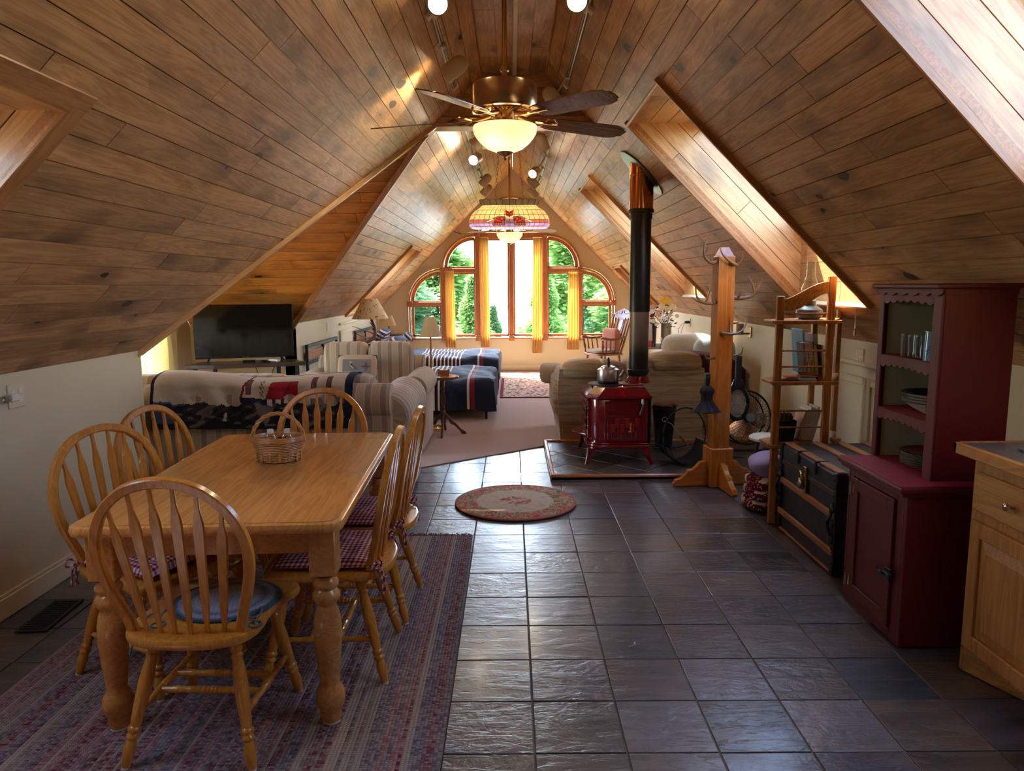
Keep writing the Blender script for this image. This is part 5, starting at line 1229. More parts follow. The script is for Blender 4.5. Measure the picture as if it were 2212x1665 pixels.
A_([(.055, -.0, 1.44), (.11, -.04, 1.425), (.20, -.06, 1.445), (.205, -.065, 1.51), (.165, -.06, 1.59)], .015, [[(.21, -.06, 1.46), (.245, -.07, 1.51), (.27, -.07, 1.575)], [(.10, -.04, 1.428), (.105, -.06, 1.455), (.11, -.065, 1.475)]])
A_([(-.055, -.02, 1.405), (-.11, -.05, 1.39), (-.18, -.07, 1.40), (-.225, -.07, 1.44), (-.24, -.07, 1.525)], .014, [[(-.16, -.065, 1.395), (-.14, -.07, 1.44), (-.12, -.075, 1.535)], [(-.09, -.05, 1.39), (-.10, -.06, 1.42), (-.115, -.06, 1.455)], [(-.19, -.07, 1.40), (-.235, -.075, 1.415), (-.27, -.08, 1.44)]])
A_([(-.03, -.065, 1.175), (.02, -.10, 1.165), (.09, -.10, 1.175), (.145, -.08, 1.22), (.165, -.07, 1.295)], .012, [[(.03, -.10, 1.168), (.035, -.07, 1.22), (.03, -.064, 1.29)]])
A_([(.058, -.0, 1.245), (.09, -.01, 1.24), (.12, -.03, 1.245)], .010, [[(.07, 0, 1.24), (.075, -.02, 1.29), (.078, -.03, 1.325)]])
A_([(-.055, -.02, .985), (-.10, -.05, .98), (-.14, -.07, .99), (-.16, -.075, 1.025)], .010, [])
A_([(.055, .01, .995), (.10, .0, .995), (.15, -.01, 1.01), (.165, -.015, 1.06)], .010, [[(.09, .0, .995), (.085, -.01, 1.05), (.07, -.01, 1.09)]])
def hang(x, y, z):  # rack-local to world
    p = RZ(R_(6)) @ Vector((x, y, z)); return (1.575 + p.x, 5.47 + p.y, z)
t = thing('folding_umbrella', 'small black folding umbrella hanging from a left antler tine', 'umbrella', hang(-.125, -.065, 0))
b = MB(); b.lathe([(.0, .875), (.02, .875), (.024, .865), (.02, .80), (.016, .77), (0, .77)], 14); b.build('umbrella_handle', 'black', t, smooth=True)
b = MB(); N = 40; sec = [(.024, .78), (.045, .755), (.05, .735), (.038, .70), (.042, .66), (.075, .62), (.10, .585), (.075, .578), (0, .60)]
v = [(r * (1 + .14 * sin(8 * 2 * pi * i / N + z * 20)) * cos(2 * pi * i / N), r * .7 * (1 + .14 * sin(8 * 2 * pi * i / N + z * 20)) * sin(2 * pi * i / N), z) for r, z in sec for i in range(N)]
b.add(v, [(k * N + i, k * N + (i + 1) % N, (k + 1) * N + (i + 1) % N, (k + 1) * N + i) for k in range(len(sec) - 1) for i in range(N)]); b.build('canopy_cloth', 'blackcloth', t, smooth=True)
b = MB(); b.tube([(0, 0, .875), (.004, 0, .93), (0, 0, .985)], .0016, 4); b.build('wrist_strap', 'black', t)
b = MB(); b.lathe([(.0225, .868), (.0235, .873), (.0, .877)], 14); b.build('chrome_cap', 'chrome', t, smooth=True)
t = thing('hanging_racket', 'black long-handled racket with pale mesh head hanging behind the coat rack', 'racket', (1.757, 5.62, 0))
b = MB(); b.prism([(-.028, .74), (-.022, .78), (-.022, .98), (.022, .98), (.022, .78), (.028, .74)], -.02, .02, RX(pi / 2), 0, .006); b.build('handle', 'blackcloth', t)
oval = [(.088 * cos(a), .125 * sin(a)) for a in [2 * pi * i / 36 for i in range(36)]]
b = MB(); n = 36; P = []
for i in range(n):
    a = 2 * pi * i / n; P.append((.083 * cos(a), -.004, .61 + .125 * sin(a)))
b.tube(P, .016, 8, True, flat=1.2); b.tube([(-.022, 0, .79), (-.035, 0, .75), (-.07, 0, .69)], .014, 8); b.tube([(.022, 0, .79), (.035, 0, .75), (.07, 0, .69)], .014, 8); b.box((-.03, -.012, .715), (.03, .012, .79), .006); b.build('head_frame', 'blackgloss', t, smooth=True)
b = MB()
for k in range(-8, 9): x_ = k * .0095; h_ = .12 * sqrt(max(0, 1 - (x_ / .083) ** 2)); b.box((x_ - .0014, -.004, .61 - h_), (x_ + .0014, -.001, .61 + h_))
for k in range(-12, 13): z_ = k * .0095; h_ = .08 * sqrt(max(0, 1 - (z_ / .125) ** 2)); b.box((-h_, -.005, .61 + z_ - .0012), (h_, -.002, .61 + z_ + .0012))
b.box((-.08, -.008, .607), (.08, -.003, .613)); b.build('mesh_strings', plain('pale_mesh', (176, 168, 156), .5), t)
b = MB(); b.tube([(0, 0, .98), (-.008, -.01, 1.02), (-.03, -.03, 1.02)], .002, 5); b.build('hang_loop', 'white', t)
# drum fan on the floor, tilted
t = thing('floor_fan', 'round black wire cage floor fan with chrome blades behind the coat rack', 'fan', (2.06, 6.30, .07)); 
FT = TR(0, 0, .30) @ RZ(R_(14)) @ RX(R_(-10)); Rf = .235
b = MB(); b.tube([FT @ Vector((Rf * cos(a), 0, Rf * sin(a))) for a in [2 * pi * i / 40 for i in range(40)]], .009, 6, True); b.tube([FT @ Vector((Rf * .97 * cos(a), .10, Rf * .97 * sin(a))) for a in [2 * pi * i / 40 for i in range(40)]], .007, 6, True); b.build('cage_rim', 'black', t, smooth=True)
b = MB()
for k in range(44):
    a = 2 * pi * k / 44; b.tube([FT @ Vector((r * cos(a), -y, r * sin(a))) for r, y in ((.04, .05), (.12, .055), (.20, .035), (Rf, 0))], .0016, 4)
for r, y in ((.07, .053), (.10, .055), (.13, .054), (.16, .05), (.19, .04), (.215, .025)): b.tube([FT @ Vector((r * cos(a), -y, r * sin(a))) for a in [2 * pi * i / 36 for i in range(36)]], .0013, 4, True)
for k in range(16): a = 2 * pi * k / 16; b.tube([FT @ Vector((r * cos(a), y, r * sin(a))) for r, y in ((Rf, 0), (Rf * .97, .10), (.05, .13))], .0016, 4)
b.build('wire_grille', 'black', t)
b = MB(); b.lathe([(0, -.008), (.036, -.006), (.042, 0), (.036, .008)], 20, FT @ TR(0, -.055, 0) @ RX(pi / 2)); b.build('centre_badge', plain('grey_badge', (120, 128, 140), .4), t, smooth=True)
b = MB(); b.lathe([(0, 0), (.06, .0), (.065, .09), (.04, .13), (0, .13)], 18, FT @ TR(0, .05, 0) @ RX(-pi / 2)); b.build('motor', 'black', t, smooth=True)
for k in range(3):
    a = pi / 2 + .35 + 2 * pi * k / 3; T = FT @ TR(0, .01, 0) @ RX(pi / 2) @ RZ(a) @ RX(R_(24))
    b = MB(); b.prism([(.03, -.02), (.08, -.06), (.15, -.085), (.20, -.06), (.205, .0), (.17, .06), (.09, .06), (.03, .02)], -.0015, .0015, T); b.build('blade', 'chrome', t)
b = MB(); b.tube([(-.24, .02, .02), (-.25, .02, .02), (-.10, -.02, .012), (.15, -.02, .012), (.26, .02, .03), (.25, .06, .30)], .011, 8); b.tube([(-.24, .02, .02), (-.25, .06, .30), (-.235, .03, .30)], .011, 8); b.tube([(.10, -.05, -.02), (.16, -.02, .03)], .012, 8); b.build('tube_stand', 'black', t, smooth=True)
t = thing('power_cord', 'black power cord lying across the hearth behind the coat rack', 'cord', (0, 0, .045)); b = MB(); b.tube(spline([(1.30, 6.55, 0), (1.52, 6.58, .0), (1.70, 6.62, .02), (1.86, 6.45, .0), (1.78, 6.30, 0), (2.0, 6.15, 0)], 6), .006, 6); b.build('cord', 'black', t, smooth=True)
# ---- oak rack (skewed folding shelf unit)
t = thing('shelf_rack', 'narrow oak folding shelf rack with dowel rungs and arched top rail', 'shelf', (1.64, 4.52, 0))
def leanpost(x, y, z1, sx=.045, sy=.03, z0=0): b = MB(); b.box((x, y, z0), (x + sx, y + sy, z1), .004); return b.build('post', 'oakrack', t)
leanpost(0, 0, 1.455); leanpost(.315, 0, 1.575, .045); leanpost(.375, .10, 1.575, .03, .035); leanpost(.40, .42, 1.30, .032, .04); leanpost(.575, .44, 1.5, .03, .04)
b = MB(); n = 20; v = []; f = []
for i in range(n + 1):
    u = i / n; x_ = .045 + .27 * u; s3 = 3 * u * u - 2 * u ** 3
    zt = 1.435 + .105 * s3 ** .8; zb = 1.365 + .105 * (3 * min(1, u * 1.05) ** 2 - 2 * min(1, u * 1.05) ** 3) ** 1.3 - .01 * sin(pi * u); v += [(x_, .004, zb), (x_, .004, zt), (x_, .026, zt), (x_, .026, zb)]
for i in range(n):
    for k in range(4): f.append((i * 4 + k, i * 4 + (k + 1) % 4, i * 4 + 4 + (k + 1) % 4, i * 4 + 4 + k))
b.add(v, f); b.build('arched_rail', 'oak_h', t)
for z in (1.345, 1.115, 1.015, .735, .63): b = MB(); b.tube([(.03, .015, z), (.33, .015, z)], .0055, 8); b.build('rung', 'oakrack', t)
for z in (1.285, .905, .50):
    b = MB(); b.prism([(-.035, -.008), (.345, -.008), (.62, .46), (.20, .46)] if False else [(-.012, .032), (.37, .032), (.62, .47), (.395, .47), (-.012, .20)], z, z + .018, None, 0, .004); s_ = b.build('shelf_board', 'oakrack', t)
    b = MB(); b.box((-.018, -.012, z - .004), (.40, .0, z + .02), .003); b.build('shelf_edge', 'oak_h', t)
    for x_ in (.022, .337): b = MB(); b.lathe([(0, 0), (.006, .0), (.006, .002)], 8, TR(x_, -.001, z + .01) @ RX(pi / 2)); b.build('screw_head', 'black', t)
def at(x, y, z): return (1.64 + x, 4.52 + y, z)
t = thing('oil_lamp', 'pewter oil lamp with clear glass chimney on the top rack shelf', 'lamp', at(.255, .14, 1.307))
b = MB(); b.lathe([(0, 0), (.06, .0), (.075, .01), (.08, .025), (.08, .055), (.074, .062), (.05, .08), (.04, .085), (.04, .115), (.034, .12), (.0, .12)], 26); b.build('font', 'pewterdark', t, smooth=True) if 'pewterdark' in M else b.build('font', plain('tarnished_pewter', (96, 100, 94), .4, .5), t, smooth=True)
b = MB(); b.lathe([(.030, .115), (.034, .13), (.052, .165), (.055, .19), (.044, .225), (.030, .265), (.026, .31), (.027, .36), (.029, .37)], 26, cap=False); b.build('chimney', 'clear', t, smooth=True)
b = MB(); b.lathe([(0, .115), (.02, .12), (.016, .135), (.008, .14), (.008, .155), (0, .156)], 12); b.build('burner', 'brass', t, smooth=True)
b = MB(); N = 40; b.add([(.0, 0, .0015)] + [((.085 + .006 * cos(10 * 2 * pi * i / N)) * cos(2 * pi * i / N), (.085 + .006 * cos(10 * 2 * pi * i / N)) * sin(2 * pi * i / N), -.001 + .003 * (i % 2)) for i in range(N)], [(0, i + 1, (i + 1) % N + 1) for i in range(N)]); o = b.build('doily', 'white', None, at(.255, .14, 1.305)); tag(o, 'white lace doily under the oil lamp', 'doily')
def book(label, loc, dims, rz=0, tilt=0, col=(150, 60, 50), grp=None, tx=0):
    """upright book: dims = thickness, depth, height; pages face the camera"""
    t = thing('book', label, 'book', loc, rz, grp); t.rotation_euler = (tx, tilt, rz); w_, d, h = dims; m = 'bk_%d_%d_%d' % col
    if m not in M: M[m] = plain('book_cover_' + m, col, .5)
    b = MB(); b.box((0, 0, 0), (.003, d, h), .001); b.box((w_ - .003, 0, 0), (w_, d, h), .001); b.box((0, d - .003, 0), (w_, d, h), .001); b.build('cover', m, t)
    b = MB(); b.box((.003, .004, .004), (w_ - .003, d - .003, h - .004)); b.build('pages', 'paper', t)
    return t
G1 = 'books on the middle rack shelf'
book('thick old book with foxed page edges leaning on the middle rack shelf', at(.30, .25, .925), (.062, .13, .22), 0, -.12, (60, 44, 40), G1)
book('slim dark blue book beside the foxed book on the middle rack shelf', at(.37, .28, .925), (.03, .12, .205), 0, -.12, (50, 66, 92), G1)
book('tall blue magazine behind the leaning books on the middle rack shelf', at(.33, .36, .925), (.012, .2, .30), 0, -.08, (70, 130, 146), G1)
book('tall maroon book behind the leaning books on the middle rack shelf', at(.40, .38, .925), (.03, .16, .27), 0, -.05, (130, 56, 80), G1)
book('thin white book at the right end of the middle rack shelf', at(.43, .30, .925), (.014, .12, .20), 0, -.1, (210, 208, 200), G1)
t = thing('magazine', 'open newspaper page lying on the middle rack shelf', 'magazine', at(.10, .08, .925))
b = MB(); b.grid(lambda u, v: (-.06 + .17 * u, -.03 + .10 * v, .004 + .012 * sin(pi * u) * (.6 + .4 * v)), 10, 4); b.grid(lambda u, v: (.11 - .17 * u, -.03 + .10 * v, .001), 4, 4); b.build('pages', colm('newsprint', (206, 176, 156), .8), t, smooth=True)
b = MB(); b.box((.0, -.02, .014), (.06, .05, .019)); b.build('printed_photo', colm('red_print', (190, 90, 70), .7), t)
t = thing('model_ship', 'small wooden sailing ship model on the middle rack shelf', 'model ship', at(.235, .11, .925))
b = MB(); b.box((-.04, -.035, 0), (.07, .035, .022), .003); b.build('stand_base', 'darkwood', t)
b = MB(); b.prism([(-.045, 0), (.05, 0), (.06, .022), (-.06, .022)], -.012, .012, TR(.01, 0, .026) @ RX(pi / 2)); b.build('hull', 'slatwood', t)
b = MB()
for x_, h_ in ((-.015, .14), (.012, .17), (.035, .12)): b.tube([(x_, 0, .04), (x_ + .004, 0, h_)], .002, 5); b.tube([(x_ - .014, 0, h_ * .8), (x_ + .018, 0, h_ * .8)], .0015, 4); b.tube([(x_ - .018, 0, h_ * .6), (x_ + .02, 0, h_ * .6)], .0015, 4)
b.tube([(.06, 0, .05), (.03, 0, .12), (-.05, 0, .05)], .001, 4); b.build('masts', 'black', t)
t = thing('stacked_book', 'thin book lying flat under the ship model on the middle rack shelf', 'book', at(.14, .04, .925), R_(-18)); b = MB(); b.box((0, 0, 0), (.10, .12, .014), .002); b.build('cover', colm('pale_blue_cover', (170, 180, 190), .5), t)
t.location = at(.165, .02, .925)
# lower shelf: basket of discs and leaning magazines
t = thing('record_box', 'dark woven box filled with leaning discs on the low rack shelf', 'box', at(.125, .16, .52))
b = MB(); loft(b, [([(-.055, -.05), (.055, -.05), (.055, .05), (-.055, .05)], 0), ([(-.07, -.06), (.07, -.06), (.07, .06), (-.07, .06)], .135)]); b.build('box_body', colm('dark_weave', (44, 36, 32), .8, bump=.4), t)
for k in range(11): b = MB(); b.box((-.05 + k * .009, -.03, .06), (-.0455 + k * .009, .04, .172 + .008 * sin(k * 2.3)), .0005, RY(.06)); b.build('disc_sleeve', colm('sleeve_%d' % (k % 3), [(52, 50, 52), (120, 112, 104), (80, 74, 74)][k % 3], .4), t)
G2 = 'magazines and books on the low rack shelf'
cols = [(188, 128, 70), (206, 196, 172), (196, 184, 156), (212, 204, 186), (200, 190, 166), (186, 178, 160), (208, 200, 180)]
labs = ['tan folder leaning at the left of the low shelf magazines', 'cream magazine second from the left on the low rack shelf', 'cream magazine third from the left on the low rack shelf', 'pale magazine in the middle of the low rack shelf', 'pale magazine fourth from the right post on the low rack shelf', 'grey magazine next to the right post on the low rack shelf', 'pale magazine against the right post of the low rack shelf']
for k in range(7): book(labs[k], at(.205 + k * .017, .14, .522), (.015, .14, .20 + .012 * (k % 3)), 0, .30 - .012 * k, cols[k], G2)
# stool and quilts
t = thing('round_stool', 'pale topped round stool between the floor fan and the oak rack', 'stool', (1.80, 5.02, 0))
b = MB(); b.lathe([(0, .475), (.12, .475), (.135, .465), (.135, .45), (.12, .445), (0, .445)], 30); b.build('stool_seat', 'paper', t, smooth=True)
for k in range(3): a = 2 * pi * k / 3 + .9; b = MB(); b.between([(.014, 0), (.01, 1)], (.07 * cos(a), .07 * sin(a), .447), (.14 * cos(a), .14 * sin(a), .002), 8); b.build('leg', 'black', t)
def softbundle(name, label, mat, loc, dims, seed, cat='quilt'):
    rg = random.Random(seed); t = thing(name, label, cat, loc); b = MB(); ph = [rg.uniform(0, 6) for _ in range(6)]
    b.ball((0, 0, dims[2]), dims, 36); v2 = []
    for x_, y_, z_ in b.v:
        k = 1 + .07 * sin(x_ * 34 + ph[0]) * sin(z_ * 40 + ph[1]) + .06 * sin(y_ * 30 + ph[2] + z_ * 22); v2.append((x_ * k, y_ * k, max(0.002, (z_ - dims[2]) * k + dims[2])))
    b.v = v2; b.build('cloth', mat, t, smooth=True); return t
for k in range(3):
    t = thing('folded_quilt', ['red floral and cream quilt at the bottom of the pile behind the rack', 'red floral quilt layer in the middle of the pile behind the rack', 'red and cream quilt on top of the pile behind the rack'][k], 'quilt', (1.80, 4.88, .004 + k * .073)); b = MB()
    b.ball((0, 0, .038), (.20 - .012 * k, .16, .040), 30, e=.45); b.v = [(x_ * (1 + .03 * sin(y_ * 40 + k)), y_, z_ + .004 * sin(x_ * 30 + k * 2)) for x_, y_, z_ in b.v]; b.build('cloth', 'quilt', t, smooth=True)
softbundle('lavender_cushion', 'lavender cloth cushion on the quilt pile behind the oak rack', 'purple', (1.74, 4.86, .225), (.13, .11, .085), 4, 'cushion')
# travel trunk
t = thing('travel_trunk', 'black steamer trunk with wooden slats, iron corners and a padlock', 'trunk', (1.68, 3.665, .004))
TX, TY, TZ = .54, .80, .545
b = MB(); b.box((.008, .008, .004), (TX - .008, TY - .008, .43), .008); b.build('trunk_body', 'trunk', t)
b = MB(); b.box((.004, .004, .432), (TX - .004, TY - .004, TZ - .006), .01); b.build('lid', 'trunk', t)
b = MB(); b.box((.0, .03, .418), (.010, TY - .03, .445), .002); b.build('rim_band', plain('rusty_band', (92, 66, 46), .6, .4), t)
for z in (.10, .30): b = MB(); b.box((-.010, .01, z), (.008, TY - .01, z + .038), .003); b.build('slat', 'slatwood', t)
b = MB(); b.box((-.004, .01, .0), (.012, TY - .01, .014), .003); b.build('bottom_slat', 'slatwood', t)
M['slatwood_x'] = M['slatwood']
for x_ in (.015, .19, .34, .49): b = MB(); b.box((x_, .01, TZ - .006), (x_ + .045, TY - .01, TZ + .006), .003); b.build('lid_slat', 'slatwood', t)
b = MB(); b.box((.012, .01, TZ - .004), (.058, TY - .01, TZ + .008), .003); b.build('lid_slat', 'slatwood', t)
for y_ in (0, TY - .035):
    b = MB(); b.box((-.006, y_, 0), (.03, y_ + .035, TZ - .004), .003)
    for k in range(13): b.ball((-.008, y_ + .018, .02 + k * .041), .0055, 6)
    b.build('corner_iron', 'black', t); b = MB(); b.box((-.008, y_ - .002, TZ - .05), (.05, y_ + .037, TZ + .008), .008); b.build('corner_cap', 'black', t)
for y_ in (.25, .50): b = MB(); b.box((-.012, y_, TZ - .065), (-.002, y_ + .022, TZ + .004), .002); b.box((-.012, y_, TZ + .002), (.06, y_ + .022, TZ + .011), .002); b.build('strap_iron', 'black', t)
b = MB(); b.box((-.012, .455 - .08, .33), (.0, .495 - .08, .49), .003); l_ = b.build('lock_hasp', 'brass', t); b = MB(); b.tube([(-.022, .405, .41), (-.024, .41, .445), (-.022, .43, .455), (-.022, .445, .44), (-.022, .445, .41)], .005, 6); b.ball((-.024, .425, .385), (.012, .024, .034), 12); b.build('padlock', 'pewter', t, smooth=True)
for y_ in (.03, .77): b = MB(); b.tube(spline([(-.014, y_, .33), (-.03, y_, .29), (-.022, y_ + .005, .24), (-.014, y_, .21)], 5), .010, 8); b.ball((-.01, y_, .35), (.012, .02, .03), 8); b.ball((-.01, y_, .19), (.012, .02, .03), 8); b.build('corner_clamp', 'black', t, smooth=True)
b = MB(); b.box((.30, .765, TZ + .004), (.36, .80, TZ + .03), .004); b.build('lid_hinge_latch', 'pewter', t)
b = MB(); b.box((0, 0, 0), (.06, .07, .014), .004); o = b.build('folded_paper', 'white', None, (2.02, 3.72, .553)); tag(o, 'small white folded paper on the near end of the trunk lid', 'paper')
# red step-back hutch
t = thing('hutch', 'barn red painted step-back hutch with open scalloped shelves', 'cabinet', (1.62, 2.90, .004))
HX, HY_ = .44, .52
b = MB(); b.box((.0, 0, 0), (HX, .02, .68), .003); b.box((0, HY_ - .02, 0), (HX, HY_, .68), .003); b.box((HX - .015, .02, 0), (HX, HY_ - .02, .68)); b.box((.015, .02, .04), (HX - .015, HY_ - .02, .06))
b.box((0, .02, 0), (.018, .075, .68), .002); b.box((0, HY_ - .06, 0), (.018, HY_ - .02, .68), .002); b.box((0, .075, .62), (.018, HY_ - .06, .68), .002); b.box((0, .075, 0), (.018, HY_ - .06, .05), .002); b.build('base_case', 'redpaint', t)
b = MB()
for a, c in (((.08, .055), (.135, .618)), ((HY_ - .12, .055), (HY_ - .065, .618)), ((.135, .055), (HY_ - .12, .11)), ((.135, .56), (HY_ - .12, .618))): b.box((-.012, a[0], a[1]), (.012, c[0], c[1]), .002)
d_ = b.build('door', 'redpaint', t); b = MB(); b.box((-.003, .13, .105), (.006, HY_ - .115, .565)); b.build('door_panel', 'redpaint', d_)
b = MB(); b.box((-.022, .062, .26), (-.010, .10, .32), .003); b.box((-.03, .055, .278), (-.012, .125, .300), .004); b.ball((-.034, .115, .289), (.008, .016, .010), 8); b.tube([(-.03, .125, .30), (-.034, .14, .305), (-.032, .15, .295)], .004, 6); b.build('latch', 'black', d_)
for z in (.09, .54): b = MB(); b.box((-.016, HY_ - .085, z), (-.008, HY_ - .045, z + .05), .003); b.tube([(-.018, HY_ - .065, z - .006), (-.018, HY_ - .065, z + .056)], .005, 6); b.build('hinge', 'pewter', d_)
# counter
ctr = [(-.06, -.04), (HX - .02, -.04), (HX - .02, HY_ + .03), (-.06, HY_ + .03)]
ctr = [(-.045, -.03), (HX, -.03), (HX, HY_ + .03), (-.045, HY_ + .03)]
b = MB(); b.prism(ctr, .672, .702, None, 0, .010); b.prism([(-.03, -.018), (HX, -.018), (HX, HY_ + .018), (-.03, HY_ + .018)], .655, .675, None, 0, .006); b.build('counter', 'redpaint', t, smooth=True)
b = MB(); b.box((-.038, -.022, .700), (HX, HY_ + .022, .7045), .001); b.build('counter_cover', 'redtop', t)
# upper shelves
UX0, UX1, UY0, UY1, UZ = .13, HX - .02, .055, .56, 1.50
for a_, c_ in ((UY0, UY0 + .02), (UY1 - .02, UY1)): b = MB(); b.box((UX0, a_, .703), (UX1, c_, UZ), .002); b.build('side_panel', 'redpaint', t)
b = MB(); b.box((UX1 - .012, UY0 + .02, .705), (UX1, UY1 - .02, UZ)); b.build('back_panel', 'sage', t)
for a_, c_ in ((UY1 - .024, UY1 - .02), (UY0 + .02, UY0 + .023)): b = MB(); b.box((UX0 + .02, a_, .705), (UX1 - .012, c_, UZ)); b.build('inner_side_lining', 'sage', t)
for a_, c_ in ((UY0, UY0 + .065), (UY1 - .04, UY1)): b = MB(); b.box((UX0 - .012, a_, .703), (UX0, c_, UZ), .003); b.build('stile', 'redpaint', t)
def scallop(z0, zt, n, amp, x0=UX0 - .012, x1=UX0, up=False):
    b = MB(); ya, yb = UY0 + .065, UY1 - .04; N = 48; pts = []
    for i in range(N + 1):
        u = i / N; pts.append((ya + (yb - ya) * u, z0 - amp * abs(sin(pi * n * u)) ** .8 - amp * .9 * (1 - sin(pi * u)) ))
    pts = [(yb, zt), (ya, zt)] + pts
    T = Matrix(((0, 0, 1, 0), (1, 0, 0, 0), (0, 1, 0, 0), (0, 0, 0, 1))); 
    v = [(x0, p[0], p[1]) for p in pts] + [(x1, p[0], p[1]) for p in pts]; n_ = len(pts)
    f = []
    for i in range(2, n_ - 1):
        pass
    top = [(x, ya + (yb - ya) * i / N, zt) for x in (x0, x1) for i in range(N + 1)]; bot = [(x, pts[i + 2][0], pts[i + 2][1]) for x in (x0, x1) for i in range(N + 1)]; v = top + bot; m_ = N + 1
    for i in range(N): f += [(i, i + 1, 2 * m_ + i + 1, 2 * m_ + i), (m_ + i + 1, m_ + i, 3 * m_ + i, 3 * m_ + i + 1), (2 * m_ + i, 2 * m_ + i + 1, 3 * m_ + i + 1, 3 * m_ + i)]
    b.add(v, f); return b
scallop(1.452, UZ, 7, .012).build('top_valance', 'redpaint', t)
zs = (.945, 1.192)
for z in zs:
    b = MB(); b.box((UX0, UY0 + .02, z - .016), (UX1 - .012, UY1 - .02, z), .001); s_ = b.build('shelf', 'redpaint', t); b = MB(); b.box((UX0 + .002, UY0 + .024, z), (UX1 - .014, UY1 - .024, z + .003)); b.build('shelf_cover', 'redtop', s_)
    scallop(z - .034, z + .002, 8, .011).build('shelf_valance', 'redpaint', t)
b = MB(); b.box((UX0 - .045, UY0 - .025, UZ), (UX1 + .01, UY1 + .025, UZ + .022), .006); b.build('cornice', 'redpaint', t)
b = MB(); N = 60; v = []; f = []
for i in range(N + 1):
    u = i / N; y_ = UY0 - .012 + (UY1 - UY0 + .024) * u; zz = UZ - .018 - .012 * abs(sin(pi * 6 * u)); v += [(UX0 - .022, y_, UZ), (UX0 - .022, y_, zz), (UX0 - .012, y_, zz), (UX0 - .012, y_, UZ)]
for i in range(N):
    for k in range(3): f.append((i * 4 + k, i * 4 + 4 + k, i * 4 + 5 + k, i * 4 + k + 1))
b.add(v, f); v = []; f = []
for i in range(31):
    u = i / 30; x_ = UX0 - .02 + (UX1 - UX0 + .02) * u; zz = UZ - .018 - .010 * abs(sin(pi * 2 * u)); v += [(x_, UY0 - .008, UZ), (x_, UY0 - .008, zz), (x_, UY0, zz), (x_, UY0, UZ)]
for i in range(30):
    for k in range(3): f.append((i * 4 + k, i * 4 + 4 + k, i * 4 + 5 + k, i * 4 + k + 1))
b.add(v, f); b.build('scalloped_trim', 'redpaint', t)
def hp(x, y, z): return (1.62 + x, 2.90 + y, .004 + z)
# dishes
def dish(name, label, loc, prof, mats, grp, cat):
    t = thing(name, label, cat, loc, 0, grp); b = MB(); b.lathe(prof[0], 36, cap=False); b.build('body', mats[0], t, smooth=True)
    b = MB(); b.lathe(prof[1], 36, cap=False); b.build('glazed_face', mats[1], t, smooth=True)
    b = MB(); b.lathe(prof[2], 36, cap=False); b.build('rim_line', mats[2], t, smooth=True); return t
pr = ([(.0, 0), (.08, 0), (.085, .003), (.125, .013), (.133, .017)], [(.131, .0185), (.122, .015), (.09, .008), (0, .007)], [(.133, .017), (.1345, .0185), (.131, .0188)])
ord_ = ['bottom', 'second', 'third', 'fourth', 'fifth', 'top']
p0 = None
for k in range(6):
    lab = ('red patterned plate on top of the plate stack on the red counter' if k == 5 else '%s plate from below in the cream stack on the red hutch counter' % ord_[k])
    dish('plate', lab, hp(.265, .295, .7055 + k * .0105), pr, ('ceramic', 'redglaze' if k == 5 else 'ceramic', 'navyglaze'), 'plates stacked on the hutch counter', 'plate')
bw = ([(.0, 0), (.045, 0), (.05, .004), (.095, .028), (.118, .048), (.135, .055)], [(.133, .058), (.112, .052), (.08, .03), (.0, .012)], [(.135, .055), (.1365, .057), (.133, .0585)])
for k in range(4):
    lab = ('navy rimmed bowl on top of the bowl stack on the middle hutch shelf' if k == 3 else ['bottom', 'second', 'third'][k] + ' bowl from below in the stack on the middle hutch shelf')
    dish('bowl', lab, hp(.255, .295, .949 + k * .0125), bw, ('ceramic', 'navyglaze' if k == 3 else 'ceramic', 'navyglaze'), 'bowls stacked on the middle hutch shelf', 'bowl')
sb = ([(.0, 0), (.03, 0), (.034, .004), (.05, .02)], [(.049, .021), (.03, .008), (0, .006)], [(.05, .02), (.051, .0215), (.049, .022)])
for k in range(4): dish('small_dish', ['lowest', 'second', 'third', 'top'][k] + ' small dish beside the bowl stack behind the right stile', hp(.19, .150, .949 + k * .013), sb, ('ceramic', 'ceramic', 'navyglaze'), 'small dishes on the middle hutch shelf', 'dish')
def tumbler(label, loc, r=.033, h=.10, mat='clear', grp='glasses on the top hutch shelf', name='drinking_glass'):
    t = thing(name, label, 'glass', loc, 0, grp); b = MB(); b.lathe([(r * .86, .0), (r * .9, .001), (r, h), (r - .002, h), (r * .86, .006), (0, .006)][::-1] if mat == 'clear' else [(0, h), (r * .86, h), (r, .001), (r, 0)], 24, cap=False); b.build('glass_body', mat, t, smooth=True)
    b = MB(); b.tube([(r * cos(a), r * sin(a), h) for a in [2 * pi * i / 24 for i in range(24)]], .0018, 4, True); b.build('rim', mat, t, smooth=True); return t
gl = [(.165, .375, 'leftmost clear tumbler in the front row of the top hutch shelf'), (.165, .315, 'second clear tumbler from the left in the front row of the top hutch shelf'), (.165, .258, 'third clear tumbler from the left, next to the blue cups'), (.235, .36, 'clear tumbler at the left of the back row on the top hutch shelf'), (.235, .29, 'clear tumbler at the right of the back row on the top hutch shelf')]
for x_, y_, l in gl: tumbler(l, hp(x_, y_, 1.196))
tumbler('clear bubbled jar standing behind the blue cups', hp(.24, .185, 1.196), .03, .155)
